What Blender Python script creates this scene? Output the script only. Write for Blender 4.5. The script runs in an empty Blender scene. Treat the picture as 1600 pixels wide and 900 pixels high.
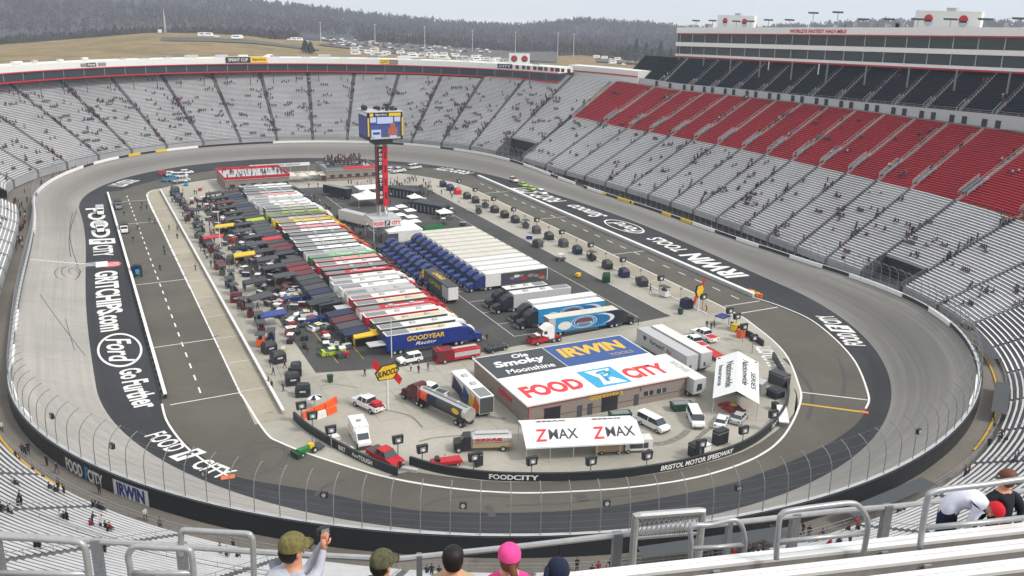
import bpy, math, random
import numpy as np
from mathutils import Vector, Matrix
random.seed(7)
C = bpy.context.scene.collection
sc = bpy.context.scene
R_ = math.radians
# ------------------------------------------------------------------ camera
CAM = (-77.394, -236.326, 65.729); YAW, PITCH, ROLL = 0.458363502, 0.306449327, 0.0223539805; FPX = 1413.09
Fv = Vector((math.sin(YAW)*math.cos(PITCH), math.cos(YAW)*math.cos(PITCH), -math.sin(PITCH)))
R0 = Vector((math.cos(YAW), -math.sin(YAW), 0)); U0 = R0.cross(Fv)
Rv = R0*math.cos(ROLL)+U0*math.sin(ROLL); Uv = -R0*math.sin(ROLL)+U0*math.cos(ROLL)
cd = bpy.data.cameras.new('camera'); cam = bpy.data.objects.new('camera', cd); C.objects.link(cam)
cd.sensor_width = 36; cd.lens = FPX/1600*36; cd.clip_start = .3; cd.clip_end = 20000
m3 = Matrix((Rv, Uv, -Fv)).transposed(); cam.matrix_world = Matrix.Translation(CAM) @ m3.to_4x4()
sc.camera = cam
# ------------------------------------------------------------------ light: thin overcast
SUN_EL, SUN_AZ = R_(46), R_(142)       # azimuth clockwise from +y
w = bpy.data.worlds.new('World'); sc.world = w; w.use_nodes = True
nt = w.node_tree; nt.nodes.clear()
out = nt.nodes.new('ShaderNodeOutputWorld'); bg1 = nt.nodes.new('ShaderNodeBackground'); bg2 = nt.nodes.new('ShaderNodeBackground')
sky = nt.nodes.new('ShaderNodeTexSky'); sky.sky_type = 'NISHITA'; sky.sun_disc = False
sky.sun_elevation = SUN_EL; sky.sun_rotation = SUN_AZ; sky.dust_density = 4; sky.air_density = .8
nt.links.new(sky.outputs[0], bg1.inputs[0]); bg1.inputs[1].default_value = .05
# cloud layer: a pale sheet, slightly mottled, over the blue
tc = nt.nodes.new('ShaderNodeTexCoord'); ns = nt.nodes.new('ShaderNodeTexNoise'); ns.inputs['Scale'].default_value = 2.2; ns.inputs['Detail'].default_value = 4
mp = nt.nodes.new('ShaderNodeMapping'); mp.inputs['Scale'].default_value = (1, 1, 4)
cr = nt.nodes.new('ShaderNodeValToRGB'); cr.color_ramp.elements[0].position = .3; cr.color_ramp.elements[1].position = .75
cr.color_ramp.elements[0].color = (.86, .88, .86, 1); cr.color_ramp.elements[1].color = (1, .99, .95, 1)
nt.links.new(tc.outputs['Generated'], mp.inputs[0]); nt.links.new(mp.outputs[0], ns.inputs[0]); nt.links.new(ns.outputs[0], cr.inputs[0])
nt.links.new(cr.outputs[0], bg2.inputs[0]); bg2.inputs[1].default_value = 1.0
add = nt.nodes.new('ShaderNodeAddShader'); nt.links.new(bg1.outputs[0], add.inputs[0]); nt.links.new(bg2.outputs[0], add.inputs[1])
nt.links.new(add.outputs[0], out.inputs[0])
sd = bpy.data.lights.new('sun', 'SUN'); so = bpy.data.objects.new('sun', sd); C.objects.link(so)
sd.energy = 2.5; sd.angle = R_(11); sd.color = (1, .96, .9)
dirv = Vector((math.sin(SUN_AZ)*math.cos(SUN_EL), math.cos(SUN_AZ)*math.cos(SUN_EL), math.sin(SUN_EL)))
so.rotation_euler = dirv.to_track_quat('Z', 'Y').to_euler()
sc.view_settings.view_transform = 'Standard'; sc.view_settings.look = 'None'; sc.view_settings.exposure = -0.08; sc.view_settings.gamma = 1
sc.render.engine = 'CYCLES'

# ------------------------------------------------------------------ helpers
def ray(px, py): return Fv + Rv*((px-800)/FPX) - Uv*((py-450)/FPX)
def G(px, py, z=0.0):                 # point of the place seen at a photo pixel, at height z
    d = ray(px, py); t = (z-CAM[2])/d.z
    return Vector(CAM)+d*t
MATS = {}
def mat(name, col, rough=.7, metal=0., var=.12, scale=3., emit=None, spec=.4, coord='Object', bump=0.):
    if name in MATS: return MATS[name]
    m = bpy.data.materials.new(name); m.use_nodes = True; n = m.node_tree; b = n.nodes['Principled BSDF']
    b.inputs['Roughness'].default_value = rough; b.inputs['Metallic'].default_value = metal
    b.inputs['Specular IOR Level'].default_value = spec
    col = tuple(col[:3])
    if var > 0:
        t = n.nodes.new('ShaderNodeTexCoord'); no = n.nodes.new('ShaderNodeTexNoise'); no.inputs['Scale'].default_value = scale
        no.inputs['Detail'].default_value = 5; no.inputs['Roughness'].default_value = .65
        r = n.nodes.new('ShaderNodeValToRGB'); r.color_ramp.elements[0].position = .3; r.color_ramp.elements[1].position = .7
        r.color_ramp.elements[0].color = (*[c*(1-var) for c in col], 1); r.color_ramp.elements[1].color = (*[min(1, c*(1+var)) for c in col], 1)
        n.links.new(t.outputs[coord], no.inputs[0]); n.links.new(no.outputs[0], r.inputs[0]); n.links.new(r.outputs[0], b.inputs['Base Color'])
        if bump:
            bu = n.nodes.new('ShaderNodeBump'); bu.inputs['Strength'].default_value = bump; n.links.new(no.outputs[0], bu.inputs['Height']); n.links.new(bu.outputs[0], b.inputs['Normal'])
    else: b.inputs['Base Color'].default_value = (*col, 1)
    if emit: b.inputs['Emission Color'].default_value = (*col, 1); b.inputs['Emission Strength'].default_value = emit
    MATS[name] = m; return m
def rgb(r, g, b): return tuple((c/255/12.92 if c/255 <= .04045 else ((c/255+.055)/1.055)**2.4) for c in (r, g, b))
def M(name): return MATS[name]
def tag(o, label=None, cat=None, group=None, kind=None):
    if label: o['label'] = label
    if cat: o['category'] = cat
    if group: o['group'] = group
    if kind: o['kind'] = kind
    return o
def link(o, parent=None):
    C.objects.link(o)
    if parent is not None: o.parent = parent
    return o
def empty(name, loc=(0, 0, 0), rz=0, label=None, cat=None, group=None):
    o = bpy.data.objects.new(name, None); C.objects.link(o); o.location = loc; o.rotation_euler = (0, 0, rz); o.empty_display_size = .2
    return tag(o, label, cat, group)
class MB:
    def __init__(s): s.v = []; s.f = []; s.mi = []; s.uv = None; s.sm = False
    def add(s, vs, fs, mi=0):
        o = len(s.v); s.v += [tuple(v) for v in vs]; s.f += [tuple(i+o for i in f) for f in fs]; s.mi += [mi]*len(fs); return s
    def box(s, x0, x1, y0, y1, z0, z1, mi=0, T=None, top=None):
        vs = [Vector(p) for p in ((x0, y0, z0), (x1, y0, z0), (x1, y1, z0), (x0, y1, z0), (x0, y0, z1), (x1, y0, z1), (x1, y1, z1), (x0, y1, z1))]
        if T is not None: vs = [T @ v for v in vs]
        fs = [(0, 3, 2, 1), (4, 5, 6, 7), (0, 1, 5, 4), (1, 2, 6, 5), (2, 3, 7, 6), (3, 0, 4, 7)]
        s.add(vs, fs, mi)
        if top is not None: s.mi[-5] = top
        return s
    def prism(s, poly, y0, y1, mi=0, T=None, mis=None):       # poly in x,z extruded along y
        n = len(poly); vs = [Vector((x, y0, z)) for x, z in poly]+[Vector((x, y1, z)) for x, z in poly]
        if T is not None: vs = [T @ v for v in vs]
        fs = [tuple(range(n)), tuple(range(2*n-1, n-1, -1))]+[(i, i+n, (i+1) % n+n, (i+1) % n) for i in range(n)]
        k = len(s.mi); s.add(vs, fs, mi)
        if mis:
            for i, m_ in mis.items(): s.mi[k+2+i] = m_
        return s
    def tube(s, pts, r, n=6, mi=0, r2=None, cap=True):
        pts = [Vector(p) for p in pts]; rings = []
        for i, p in enumerate(pts):
            d = (pts[min(i+1, len(pts)-1)]-pts[max(i-1, 0)])
            d = d.normalized() if d.length > 1e-9 else Vector((0, 0, 1))
            a = d.orthogonal().normalized() if i == 0 else (a-d*a.dot(d)).normalized()
            b = d.cross(a); rr = r if r2 is None else r+(r2-r)*i/max(1, len(pts)-1)
            rings.append([p+(a*math.cos(2*math.pi*k/n)+b*math.sin(2*math.pi*k/n))*rr for k in range(n)])
        vs = [v for q in rings for v in q]; fs = []
        for i in range(len(pts)-1):
            for k in range(n): fs.append((i*n+k, i*n+(k+1) % n, (i+1)*n+(k+1) % n, (i+1)*n+k))
        if cap: fs += [tuple(reversed(range(n))), tuple((len(pts)-1)*n+k for k in range(n))]
        return s.add(vs, fs, mi)
    def cyl(s, c, r, h, axis='z', n=12, mi=0, r2=None):
        c = Vector(c); ax = {'x': Vector((1, 0, 0)), 'y': Vector((0, 1, 0)), 'z': Vector((0, 0, 1))}[axis]
        return s.tube([c, c+ax*h], r, n, mi, r2)
    def ball(s, c, rx, ry, rz, n=8, m=6, mi=0):
        vs = [(c[0], c[1], c[2]-rz)]
        for j in range(1, m):
            t = -math.pi/2+math.pi*j/m
            for k in range(n): vs.append((c[0]+rx*math.cos(t)*math.cos(2*math.pi*k/n), c[1]+ry*math.cos(t)*math.sin(2*math.pi*k/n), c[2]+rz*math.sin(t)))
        vs.append((c[0], c[1], c[2]+rz)); fs = []
        for k in range(n): fs.append((0, 1+(k+1) % n, 1+k)); fs.append((len(vs)-1, len(vs)-1-n+k, len(vs)-1-n+(k+1) % n))
        for j in range(m-2):
            for k in range(n): a = 1+j*n; fs.append((a+k, a+(k+1) % n, a+n+(k+1) % n, a+n+k))
        return s.add(vs, fs, mi)
    def build(s, name, mats, parent=None, loc=None, rz=0, smooth=False):
        me = bpy.data.meshes.new(name); me.from_pydata(s.v, [], s.f)
        if not isinstance(mats, (list, tuple)): mats = [mats]
        for m_ in mats: me.materials.append(m_)
        if len(mats) > 1: me.polygons.foreach_set('material_index', s.mi)
        if smooth: me.polygons.foreach_set('use_smooth', [True]*len(me.polygons))
        if s.uv is not None:
            ul = me.uv_layers.new(name='UVMap'); lv = np.zeros(len(me.loops), dtype=np.int32); me.loops.foreach_get('vertex_index', lv)
            ul.data.foreach_set('uv', np.asarray(s.uv, dtype=np.float32)[lv].ravel())
        me.update(); o = bpy.data.objects.new(name, me); link(o, parent)
        if loc is not None: o.location = loc
        if rz: o.rotation_euler = (0, 0, rz)
        return o
def copy_tree(o, parent=None):
    c = o.copy(); C.objects.link(c)
    if parent is not None: c.parent = parent
    for ch in list(o.children): copy_tree(ch, c)
    return c
# text turned into mesh faces, mapped by a function (x right, y up) -> point
_tx = {}
def text_geo(body, bold=.0, shear=0., width=None, height=1.0, res=3):
    cu = bpy.data.curves.new('t', 'FONT'); cu.body = body; cu.offset = bold; cu.shear = shear; cu.resolution_u = res; cu.fill_mode = 'FRONT'; cu.align_x = 'CENTER'
    ob = bpy.data.objects.new('t', cu); C.objects.link(ob)
    dg = bpy.context.evaluated_depsgraph_get(); me = bpy.data.meshes.new_from_object(ob.evaluated_get(dg))
    vs = np.array([v.co[:] for v in me.vertices]); fs = [tuple(p.vertices) for p in me.polygons]
    bpy.data.objects.remove(ob); bpy.data.curves.remove(cu); bpy.data.meshes.remove(me)
    mn = vs.min(0); mx = vs.max(0); vs = vs-(mn+mx)/2; sz = mx-mn
    sy = height/sz[1]; sx = sy if width is None else width/sz[0]
    return [(v[0]*sx, v[1]*sy) for v in vs], fs
def lettering(body, fn, m, parent, bold=.02, shear=0., width=None, height=1.0, name='lettering', sub=0):
    vs, fs = text_geo(body, bold, shear, width, height)
    mb = MB(); mb.add([fn(x, y) for x, y in vs], fs); return mb.build(name, m, parent)
def plane_fn(o, u, v, off=.02):
    o = Vector(o); u = Vector(u).normalized(); v = Vector(v).normalized(); n = u.cross(v)*off
    return lambda x, y: o+u*x+v*y+n
def ordinal(i):
    w = ['first', 'second', 'third', 'fourth', 'fifth', 'sixth', 'seventh', 'eighth', 'ninth', 'tenth', 'eleventh', 'twelfth', 'thirteenth', 'fourteenth', 'fifteenth', 'sixteenth', 'seventeenth', 'eighteenth', 'nineteenth']
    if i < 19: return w[i]
    t = (i+1)//10; r = (i+1) % 10; tens = ['', '', 'twent', 'thirt', 'fort', 'fift', 'sixt', 'sevent', 'eight', 'ninet'][t]
    return tens+('ieth' if r == 0 else 'y-'+w[r-1])

# ------------------------------------------------------------------ materials
mat('white_paint', (.80, .80, .79), .5); mat('off_white', (.68, .68, .66), .6); mat('roof_cream', (.60, .58, .50), .6, var=.12, scale=.6)
mat('black_paint', (.02, .022, .026), .45, var=.2); mat('dark_grey', (.06, .065, .07), .6); mat('mid_grey', (.22, .23, .24), .6); mat('light_grey', (.45, .46, .47), .6)
mat('galvanised', (.42, .43, .45), .42, .75, .15, 8); mat('emblem_dark', (.03, .03, .035), .6); mat('aluminium', (.72, .73, .75), .38, .55, .12, 2.5); mat('rubber', (.02, .02, .02), .85)
mat('glass_dark', (.028, .045, .055), .12, 0, 0, spec=.7); mat('red_paint', rgb(186, 28, 38), .45); mat('maroon', rgb(86, 26, 34), .45); mat('dark_red', rgb(120, 20, 28), .5)
mat('blue_paint', rgb(30, 52, 128), .4); mat('navy', rgb(22, 32, 66), .5); mat('yellow_paint', rgb(226, 186, 30), .5); mat('lime', rgb(168, 196, 40), .5); mat('hi_vis', rgb(205, 225, 40), .7)
mat('green_paint', rgb(30, 120, 62), .5); mat('dark_green', rgb(26, 66, 44), .6); mat('orange', rgb(226, 92, 34), .5); mat('tan', rgb(170, 150, 120), .7); mat('brick_tan', rgb(136, 126, 118), .8)
mat('sky_blue', rgb(40, 140, 190), .5); mat('silver_tank', (.62, .62, .60), .25, .8, .08); mat('pink', rgb(226, 70, 140), .8); mat('skin', rgb(196, 140, 112), .6, var=.05)
mat('denim', rgb(50, 60, 86), .85); mat('khaki', rgb(160, 142, 112), .85); mat('hair_brown', rgb(54, 36, 28), .7, var=.3, scale=60); mat('hair_dark', rgb(24, 20, 20), .6, var=.3, scale=60)
mat('canopy_white', (.80, .81, .81), .7, var=.05); mat('line_white', (.74, .74, .72), .7, var=.1, scale=2); mat('line_yellow', rgb(200, 160, 50), .7); mat('line_orange', rgb(214, 110, 60), .7)
mat('purple', rgb(80, 60, 130), .6); mat('concrete_wall', (.36, .355, .34), .85, var=.18, scale=1.5)
for i, c in enumerate([(30, 30, 34), (46, 46, 52), (38, 44, 62), (90, 92, 98), (150, 32, 38), (60, 52, 46), (190, 190, 188), (36, 56, 92), (70, 74, 70)]): mat('cloth_%d' % i, rgb(*c), .9, var=0)
# ------------------------------------------------------------------ oval frame
RR, LL = 77.5, 74.0; SS = 4*LL+2*math.pi*RR; PR = math.pi*RR
COEF = [-0.056, 0.195, -0.857, 1.55, 0.068, 0.304, 2.269, -1.539, 0.176]
def dfun(s):
    t = 2*math.pi*s/SS; r = COEF[0]
    for k in range(1, 5): r += COEF[2*k-1]*math.cos(k*t)+COEF[2*k]*math.sin(k*t)
    return r
def frame(s):                          # base point and outward normal of the stadium curve
    s = s % SS
    if s < 2*LL: return RR, s-LL, 1., 0.
    s -= 2*LL
    if s < PR: a = s/RR; return RR*math.cos(a), LL+RR*math.sin(a), math.cos(a), math.sin(a)
    s -= PR
    if s < 2*LL: return -RR, LL-s, -1., 0.
    s -= 2*LL; a = math.pi+s/RR; return RR*math.cos(a), -LL+RR*math.sin(a), math.cos(a), math.sin(a)
def P(s, off, z=0., d=True):
    x, y, nx, ny = frame(s); o = off+(dfun(s) if d else 0)
    return Vector((x+nx*o, y+ny*o, z))
def toS(p):
    x, y = p[0], p[1]
    if -LL <= y <= LL: s, o = (y+LL, x-RR) if x > 0 else (2*LL+PR+(LL-y), -x-RR)
    elif y > LL: a = math.atan2(y-LL, x); s, o = 2*LL+a*RR, math.hypot(x, y-LL)-RR
    else: a = math.atan2(-(y+LL), -x); s, o = 4*LL+PR+a*RR, math.hypot(x, y+LL)-RR
    return s, o-dfun(s)
def table(tb):
    xs = [a for a, b in tb]; ys = [b for a, b in tb]
    xs2 = [xs[-1]-SS]+xs+[xs[0]+SS]; ys2 = [ys[-1]]+ys+[ys[0]]
    return lambda s: float(np.interp(s % SS, xs2, ys2))
wz_raw = table([(0, 3.0), (14, 2.5), (40, 1.3), (70, .9), (110, .9), (145, 2.4), (173, 4.6), (215, 5.2), (250, 4.8), (290, 4.5), (330, 4.6), (355, 3.6), (375, 3.0), (400, 2.6), (450, 2.5), (500, 3.0), (540, 4.0), (560, 5.0), (590, 6.4), (615, 7.1), (650, 7.6), (690, 7.8), (725, 7.5), (746, 6.4), (767, 4.2), (776, 3.5)])
def wz(s): return sum(wz_raw(s+k*6) for k in range(-2, 3))/5
# ------------------------------------------------------------------ surface materials (procedural, in track coordinates where needed)
def surf_mat(name, base, dark, groove=0., streak=.0, joint=0., rough=.85, spots=None, hi=None):
    m = bpy.data.materials.new(name); m.use_nodes = True; n = m.node_tree; b = n.nodes['Principled BSDF']; b.inputs['Roughness'].default_value = rough
    b.inputs['Specular IOR Level'].default_value = .15
    def N(t, **k):
        x = n.nodes.new(t)
        for a, v in k.items(): setattr(x, a, v)
        return x
    def noise(src, scale, sc3=(1, 1, 1), det=4, rg=.6):
        mp_ = N('ShaderNodeMapping'); mp_.inputs['Scale'].default_value = sc3; no = N('ShaderNodeTexNoise'); no.inputs['Scale'].default_value = scale
        no.inputs['Detail'].default_value = det; no.inputs['Roughness'].default_value = rg
        n.links.new(src, mp_.inputs[0]); n.links.new(mp_.outputs[0], no.inputs[0]); return no.outputs[0]
    def ramp(src, p0, p1, c0=0., c1=1.):
        r = N('ShaderNodeMapRange'); r.inputs[1].default_value = p0; r.inputs[2].default_value = p1; r.inputs[3].default_value = c0; r.inputs[4].default_value = c1
        n.links.new(src, r.inputs[0]); return r.outputs[0]
    def mix(f, a, c):
        x = N('ShaderNodeMix', data_type='RGBA')
        if isinstance(f, float): x.inputs[0].default_value = f
        else: n.links.new(f, x.inputs[0])
        for i, q in ((6, a), (7, c)):
            if isinstance(q, tuple): x.inputs[i].default_value = (*q, 1)
            else: n.links.new(q, x.inputs[i])
        return x.outputs[2]
    def mul(a, k):
        x = N('ShaderNodeMath', operation='MULTIPLY'); n.links.new(a, x.inputs[0])
        if isinstance(k, float): x.inputs[1].default_value = k
        else: n.links.new(k, x.inputs[1])
        return x.outputs[0]
    g = N('ShaderNodeNewGeometry').outputs['Position']; uv = N('ShaderNodeUVMap').outputs[0]
    c = mix(ramp(noise(g, .05, det=6), .38, .62), base, dark)
    c = mix(mul(ramp(noise(g, .9, det=8, rg=.75), .3, .7), .35), c, tuple(x*.75 for x in dark))
    if streak: c = mix(mul(ramp(noise(uv, 1.0, (.012, 1.1, 1), 6), .42, .68), streak), c, tuple(x*.55 for x in dark))
    if groove:      # rubber in the racing line; the concrete also darkens from left to right
        sx = N('ShaderNodeSeparateXYZ'); n.links.new(uv, sx.inputs[0])
        v = N('ShaderNodeMath', operation='SUBTRACT'); n.links.new(sx.outputs[1], v.inputs[0]); v.inputs[1].default_value = 5.5
        v2 = N('ShaderNodeMath', operation='ABSOLUTE'); n.links.new(v.outputs[0], v2.inputs[0])
        band = ramp(v2.outputs[0], 5.5, 1.0)
        ss = N('ShaderNodeSeparateXYZ'); n.links.new(g, ss.inputs[0])
        ay = N('ShaderNodeMath', operation='ADD'); n.links.new(ss.outputs[0], ay.inputs[0])
        yy = mul(ss.outputs[1], .55); n.links.new(yy, ay.inputs[1])
        turn = ramp(ay.outputs[0], -85., 10.)
        c = mix(mul(turn, .75), c, tuple(x*.62 for x in dark)); c = mix(mul(mul(band, turn), groove), c, tuple(x*.42 for x in dark)); c = mix(mul(mul(ramp(noise(uv, 1.0, (.02, 1.6, 1), 5), .45, .6), turn), .4), c, tuple(x*.35 for x in dark))
    if joint:
        sx = N('ShaderNodeSeparateXYZ'); n.links.new(uv, sx.inputs[0])
        fr = N('ShaderNodeMath', operation='PINGPONG'); n.links.new(sx.outputs[0], fr.inputs[0]); fr.inputs[1].default_value = joint
        c = mix(mul(ramp(fr.outputs[0], .12, .02), .35), c, tuple(x*.45 for x in dark))
        fr2 = N('ShaderNodeMath', operation='PINGPONG'); n.links.new(sx.outputs[1], fr2.inputs[0]); fr2.inputs[1].default_value = 3.1
        c = mix(mul(ramp(fr2.outputs[0], .10, .02), .25), c, tuple(x*.45 for x in dark))
    if spots: c = mix(mul(ramp(noise(g, .35, det=6, rg=.7), .60, .72), .8), c, spots)
    if hi: c = mix(mul(ramp(noise(g, .12, det=5, rg=.7), .55, .7), .6), c, hi)
    n.links.new(c, b.inputs['Base Color']); MATS[name] = m; return m
surf_mat('track_concrete', (.43, .41, .375), (.35, .34, .32), groove=.75, streak=.30, joint=6.)
surf_mat('apron_asphalt', (.056, .058, .064), (.042, .044, .049), streak=.4)
surf_mat('pit_asphalt', (.145, .136, .114), (.108, .101, .087), streak=.35)
surf_mat('garage_asphalt', (.095, .094, .090), (.066, .066, .064), streak=.0, spots=(.04, .04, .04))
surf_mat('infield_concrete', (.45, .43, .375), (.34, .325, .28), spots=(.24, .235, .21))
surf_mat('pitbox_concrete', (.42, .385, .31), (.31, .28, .22), spots=(.15, .135, .11))
surf_mat('walkway_concrete', (.21, .19, .165), (.15, .138, .12), spots=(.10, .09, .08))
surf_mat('field_grass', (.30, .205, .11), (.17, .145, .07), hi=(.38, .26, .155))
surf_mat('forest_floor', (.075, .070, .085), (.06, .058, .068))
surf_mat('lot_asphalt', (.13, .125, .12), (.10, .098, .095), hi=(.20, .17, .13))
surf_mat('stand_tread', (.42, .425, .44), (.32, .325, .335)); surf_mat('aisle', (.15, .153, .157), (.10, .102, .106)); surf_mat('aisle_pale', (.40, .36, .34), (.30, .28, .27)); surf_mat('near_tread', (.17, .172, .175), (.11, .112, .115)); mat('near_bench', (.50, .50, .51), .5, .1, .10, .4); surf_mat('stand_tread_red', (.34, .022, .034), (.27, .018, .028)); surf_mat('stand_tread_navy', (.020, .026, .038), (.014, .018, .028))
mat('bench_silver', (.80, .80, .81), .5, .0, .07, .12); mat('bench_red', (.54, .034, .05), .5, 0, .1, .3); mat('bench_navy', (.035, .045, .062), .5, 0, .2, .3)
def sheet(name, rings, m, uvs=None, closed=False, kind='structure', parent=None):
    """rings: list of equal-length point lists -> quad sheet"""
    mb = MB(); n = len(rings[0]); k = len(rings); mb.v = [tuple(p) for r in rings for p in r]
    for i in range(k-1):
        for j in range(n if closed else n-1): a = i*n+j; b = i*n+(j+1) % n; mb.f.append((a, b, b+n, a+n))
    mb.mi = [0]*len(mb.f)
    if uvs is not None: mb.uv = uvs
    o = mb.build(name, m, parent, smooth=False)
    if kind and parent is None: o['kind'] = kind
    return o
def srange(s0, s1, step): n = max(1, int(round((s1-s0)/step))); return [s0+(s1-s0)*i/n for i in range(n+1)]
def ring_strip(name, s0, s1, offs, m, step=3., parent=None, kind='structure'):
    """offs: list of (off(s), z(s)) callables or numbers"""
    ss = srange(s0, s1, step); cl = False
    f = lambda a, s: a(s) if callable(a) else a
    rings = [[P(s, f(o, s), f(z, s)) for s in ss] for o, z in offs]
    uv = [(s, f(o, s)) for o, z in offs for s in ss]
    return sheet(name, rings, m, uv, cl, kind, parent)
def poly_sheet(name, pts, z, m, parent=None):
    mb = MB(); mb.add([(p[0], p[1], z) for p in pts], [tuple(range(len(pts)))]); o = mb.build(name, m, parent)
    if o.data.polygons[0].normal.z < 0: o.data.flip_normals()
    if parent is None: o['kind'] = 'structure'
    return o
# ------------------------------------------------------------------ terrain
TX = [-600, 0, 130, 250, 330, 400, 500, 600, 700, 800, 900, 1000, 1100, 1350, 1600, 2200]
TD = [(250, [165]*16), (450, [118]*16), (600, [100, 96, 95, 94, 94, 93, 95, 100, 102, 105, 108, 112, 118, 120, 125, 125]),
      (850, [80, 71, 61, 51, 52, 57, 72, 84, 90, 97, 100, 104, 112, 112, 112, 112]),
      (1050, [84, 75, 66, 58, 58, 60, 64, 72, 80, 89, 86, 98, 100, 100, 100, 100]),
      (1500, [60, 55, 50, 47, 48, 50, 55, 63, 69, 74, 78, 84, 84, 84, 84, 84]),
      (2000, [0, 4, 10, 18, 24, 30, 38, 48, 56, 60, 62, 66, 68, 66, 66, 66]),
      (2600, [-80, -52, -38, -20, -6, 8, 20, 31, 42, 46, 37, 44, 54, 40, 43, 47]),
      (3400, [-50, -20, -5, 12, 26, 38, 48, 58, 66, 68, 60, 62, 66, 54, 50, 60]), (5000, [10, 14, 24, 30, 36, 42, 46, 50, 54, 56, 50, 52, 54, 46, 44, 50])]
def terr(az, D):
    a = max(-1.1, min(.95, az)); px = 800+1413*math.tan(a)
    def zat(i):
        y = float(np.interp(px, TX, TD[i][1])); d = ray(px, y); return CAM[2]+d.z/math.hypot(d.x, d.y)*TD[i][0]
    if D <= TD[0][0]: return max(zat(0)-(TD[0][0]-D)*.1, -8)
    for i in range(len(TD)-1):
        if D <= TD[i+1][0]:
            t = (D-TD[i][0])/(TD[i+1][0]-TD[i][0]); t = t*t*(3-2*t); return zat(i)*(1-t)+zat(i+1)*t
    return zat(len(TD)-1)
def TP(px, D, dz=0.):                  # point on the terrain in the direction of a bearing, D metres out
    a = math.atan((px-800)/1413.); d = YAW+a
    return Vector((CAM[0]+math.sin(d)*D, CAM[1]+math.cos(d)*D, terr(a, D)+dz))
rings = []; azs = [-math.pi+2*math.pi*i/720 for i in range(720)]
Ds = [30, 80, 140, 200, 250, 300, 350, 400, 450, 520, 600, 680, 760, 850, 950, 1050, 1200, 1350, 1500, 1700, 2000, 2300, 2600, 3000, 3400, 4000, 5000]
for D in Ds:
    r = []
    for az in azs:
        z = terr(az, D); x = CAM[0]+math.sin(YAW+az)*D; y = CAM[1]+math.cos(YAW+az)*D
        s, o = toS((x, y))
        if o < 95: z = -3.0
        elif o < 150: z = -3+(z+3)*(o-95)/55
        r.append((x, y, z))
    rings.append(r)
sheet('terrain', rings, M('field_grass'), None, True)
# roads and lots on the hillside
def patch(name, px0, px1, D0, D1, m, dz=.5, n=14, k=5):
    r = [[TP(px0(t) + (px1(t)-px0(t))*j/n, D0+(D1-D0)*t, dz) for j in range(n+1)] for t in [i/k for i in range(k+1)]]
    return sheet(name, r, m)
patch('car_park', lambda t: 498+40*t, lambda t: 860, 860, 1200, M('lot_asphalt'), .6, 30, 10)
patch('access_road', lambda t: 262, lambda t: 500, 748, 785, M('lot_asphalt'), .5, 24, 5)
patch('car_park_far', lambda t: 920, lambda t: 1060, 900, 1020, M('lot_asphalt'), .5, 12, 4)
# ------------------------------------------------------------------ oval surfaces
rings = [[P(s, -RR*.999, -.004) for s in srange(0, SS, 3)[:-1]], ]
base = []
ss = srange(0, SS, 3)[:-1]
pts0 = [P(s, .0, 0) for s in ss]
cen = [Vector((0, max(-74, min(74, p.y)), 0)) for p in pts0]
sheet('apron', [cen, pts0], M('apron_asphalt'), [(s, -40.) for s in ss]+[(s, 0.) for s in ss], True)
sheet('race_track', [[P(s, 12.5*f, wz(s)*f+.004) for s in ss] for f in (0, .25, .5, .75, 1)], M('track_concrete'), [(s, 12.5*f) for f in (0, .25, .5, .75, 1) for s in ss], True)
ring_strip('walkway', 0, SS, [(12.9, lambda s: wz(s)-1.9), (24, lambda s: wz(s)-1.6)], M('walkway_concrete'))
# pit-road asphalt: ring between L2 and L3
def GP(l, z=0): return [G(x, y, z) for x, y in l]
def smooth(pts, n=6):
    out = []; k = len(pts)
    for i in range(k-1):
        p0 = pts[max(i-1, 0)]; p1 = pts[i]; p2 = pts[i+1]; p3 = pts[min(i+2, k-1)]
        for j in range(n):
            t = j/n; out.append(.5*((2*p1)+(p2-p0)*t+(2*p0-5*p1+4*p2-p3)*t*t+(3*p1-p0-3*p2+p3)*t**3))
    out.append(pts[-1]); return out
V2 = lambda l: [Vector((x, y, 0)) for x, y in l]
L2 = smooth(V2([(-68.3, -86), (-67.5, -98), (-64, -110), (-61.3, -115.9), (-51.5, -124.7), (-44.5, -131.8), (-37.2, -136.8), (-21.1, -143.4), (-1.6, -146.1), (10.7, -145.4), (26.5, -142.2), (40.2, -136), (52, -124), (60, -111), (64.8, -98.1), (65.4, -86.8), (64.8, -80), (64.8, -30), (64.8, 30), (64.6, 80), (61, 96), (52, 112), (38, 126), (20, 134), (0, 136.5), (-20, 134), (-40, 126), (-54, 114), (-63, 103), (-67.4, 95), (-67.6, 30), (-68, -30)]))
mb = MB(); pitz = .004
poly_sheet('pit_road', L2, pitz, M('pit_asphalt'))
L3 = smooth(V2([(-55.6, -87.5), (-54.7, -103.3), (-53.2, -108.0), (-49.0, -115.0), (-42.0, -124.3), (-34.8, -130.9), (-27.1, -135.8), (-18.6, -139.1), (-9.5, -141.6), (0.9, -142.8), (11.6, -141.5), (21.0, -137.4), (32.2, -128.9), (37.9, -122.3), (46.6, -108.8), (51.4, -94.5), (53.2, -82), (53.5, -40), (53.5, 20), (53.3, 66), (49, 84), (40, 100), (26, 112), (8, 118), (-14, 118), (-34, 112), (-48, 103), (-55.4, 92), (-55.9, 40), (-55.8, -22)]))
poly_sheet('infield', L3, .008, M('infield_concrete'))
poly_sheet('near_asphalt', smooth(V2([(-41.5, -124.4), (-34.8, -130.6), (-27.1, -135.5), (-18.6, -138.9), (-9.5, -141.4), (0.9, -142.6), (11.6, -141.3), (21.0, -137.2), (31.9, -128.9), (36, -123), (30, -130.5), (20.3, -135.9), (11.1, -139.2), (1, -139.8), (-7.7, -139.1), (-20.6, -135.4), (-29.7, -130.9), (-38, -124.3)]), 2), .012, M('pit_asphalt'))
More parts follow.
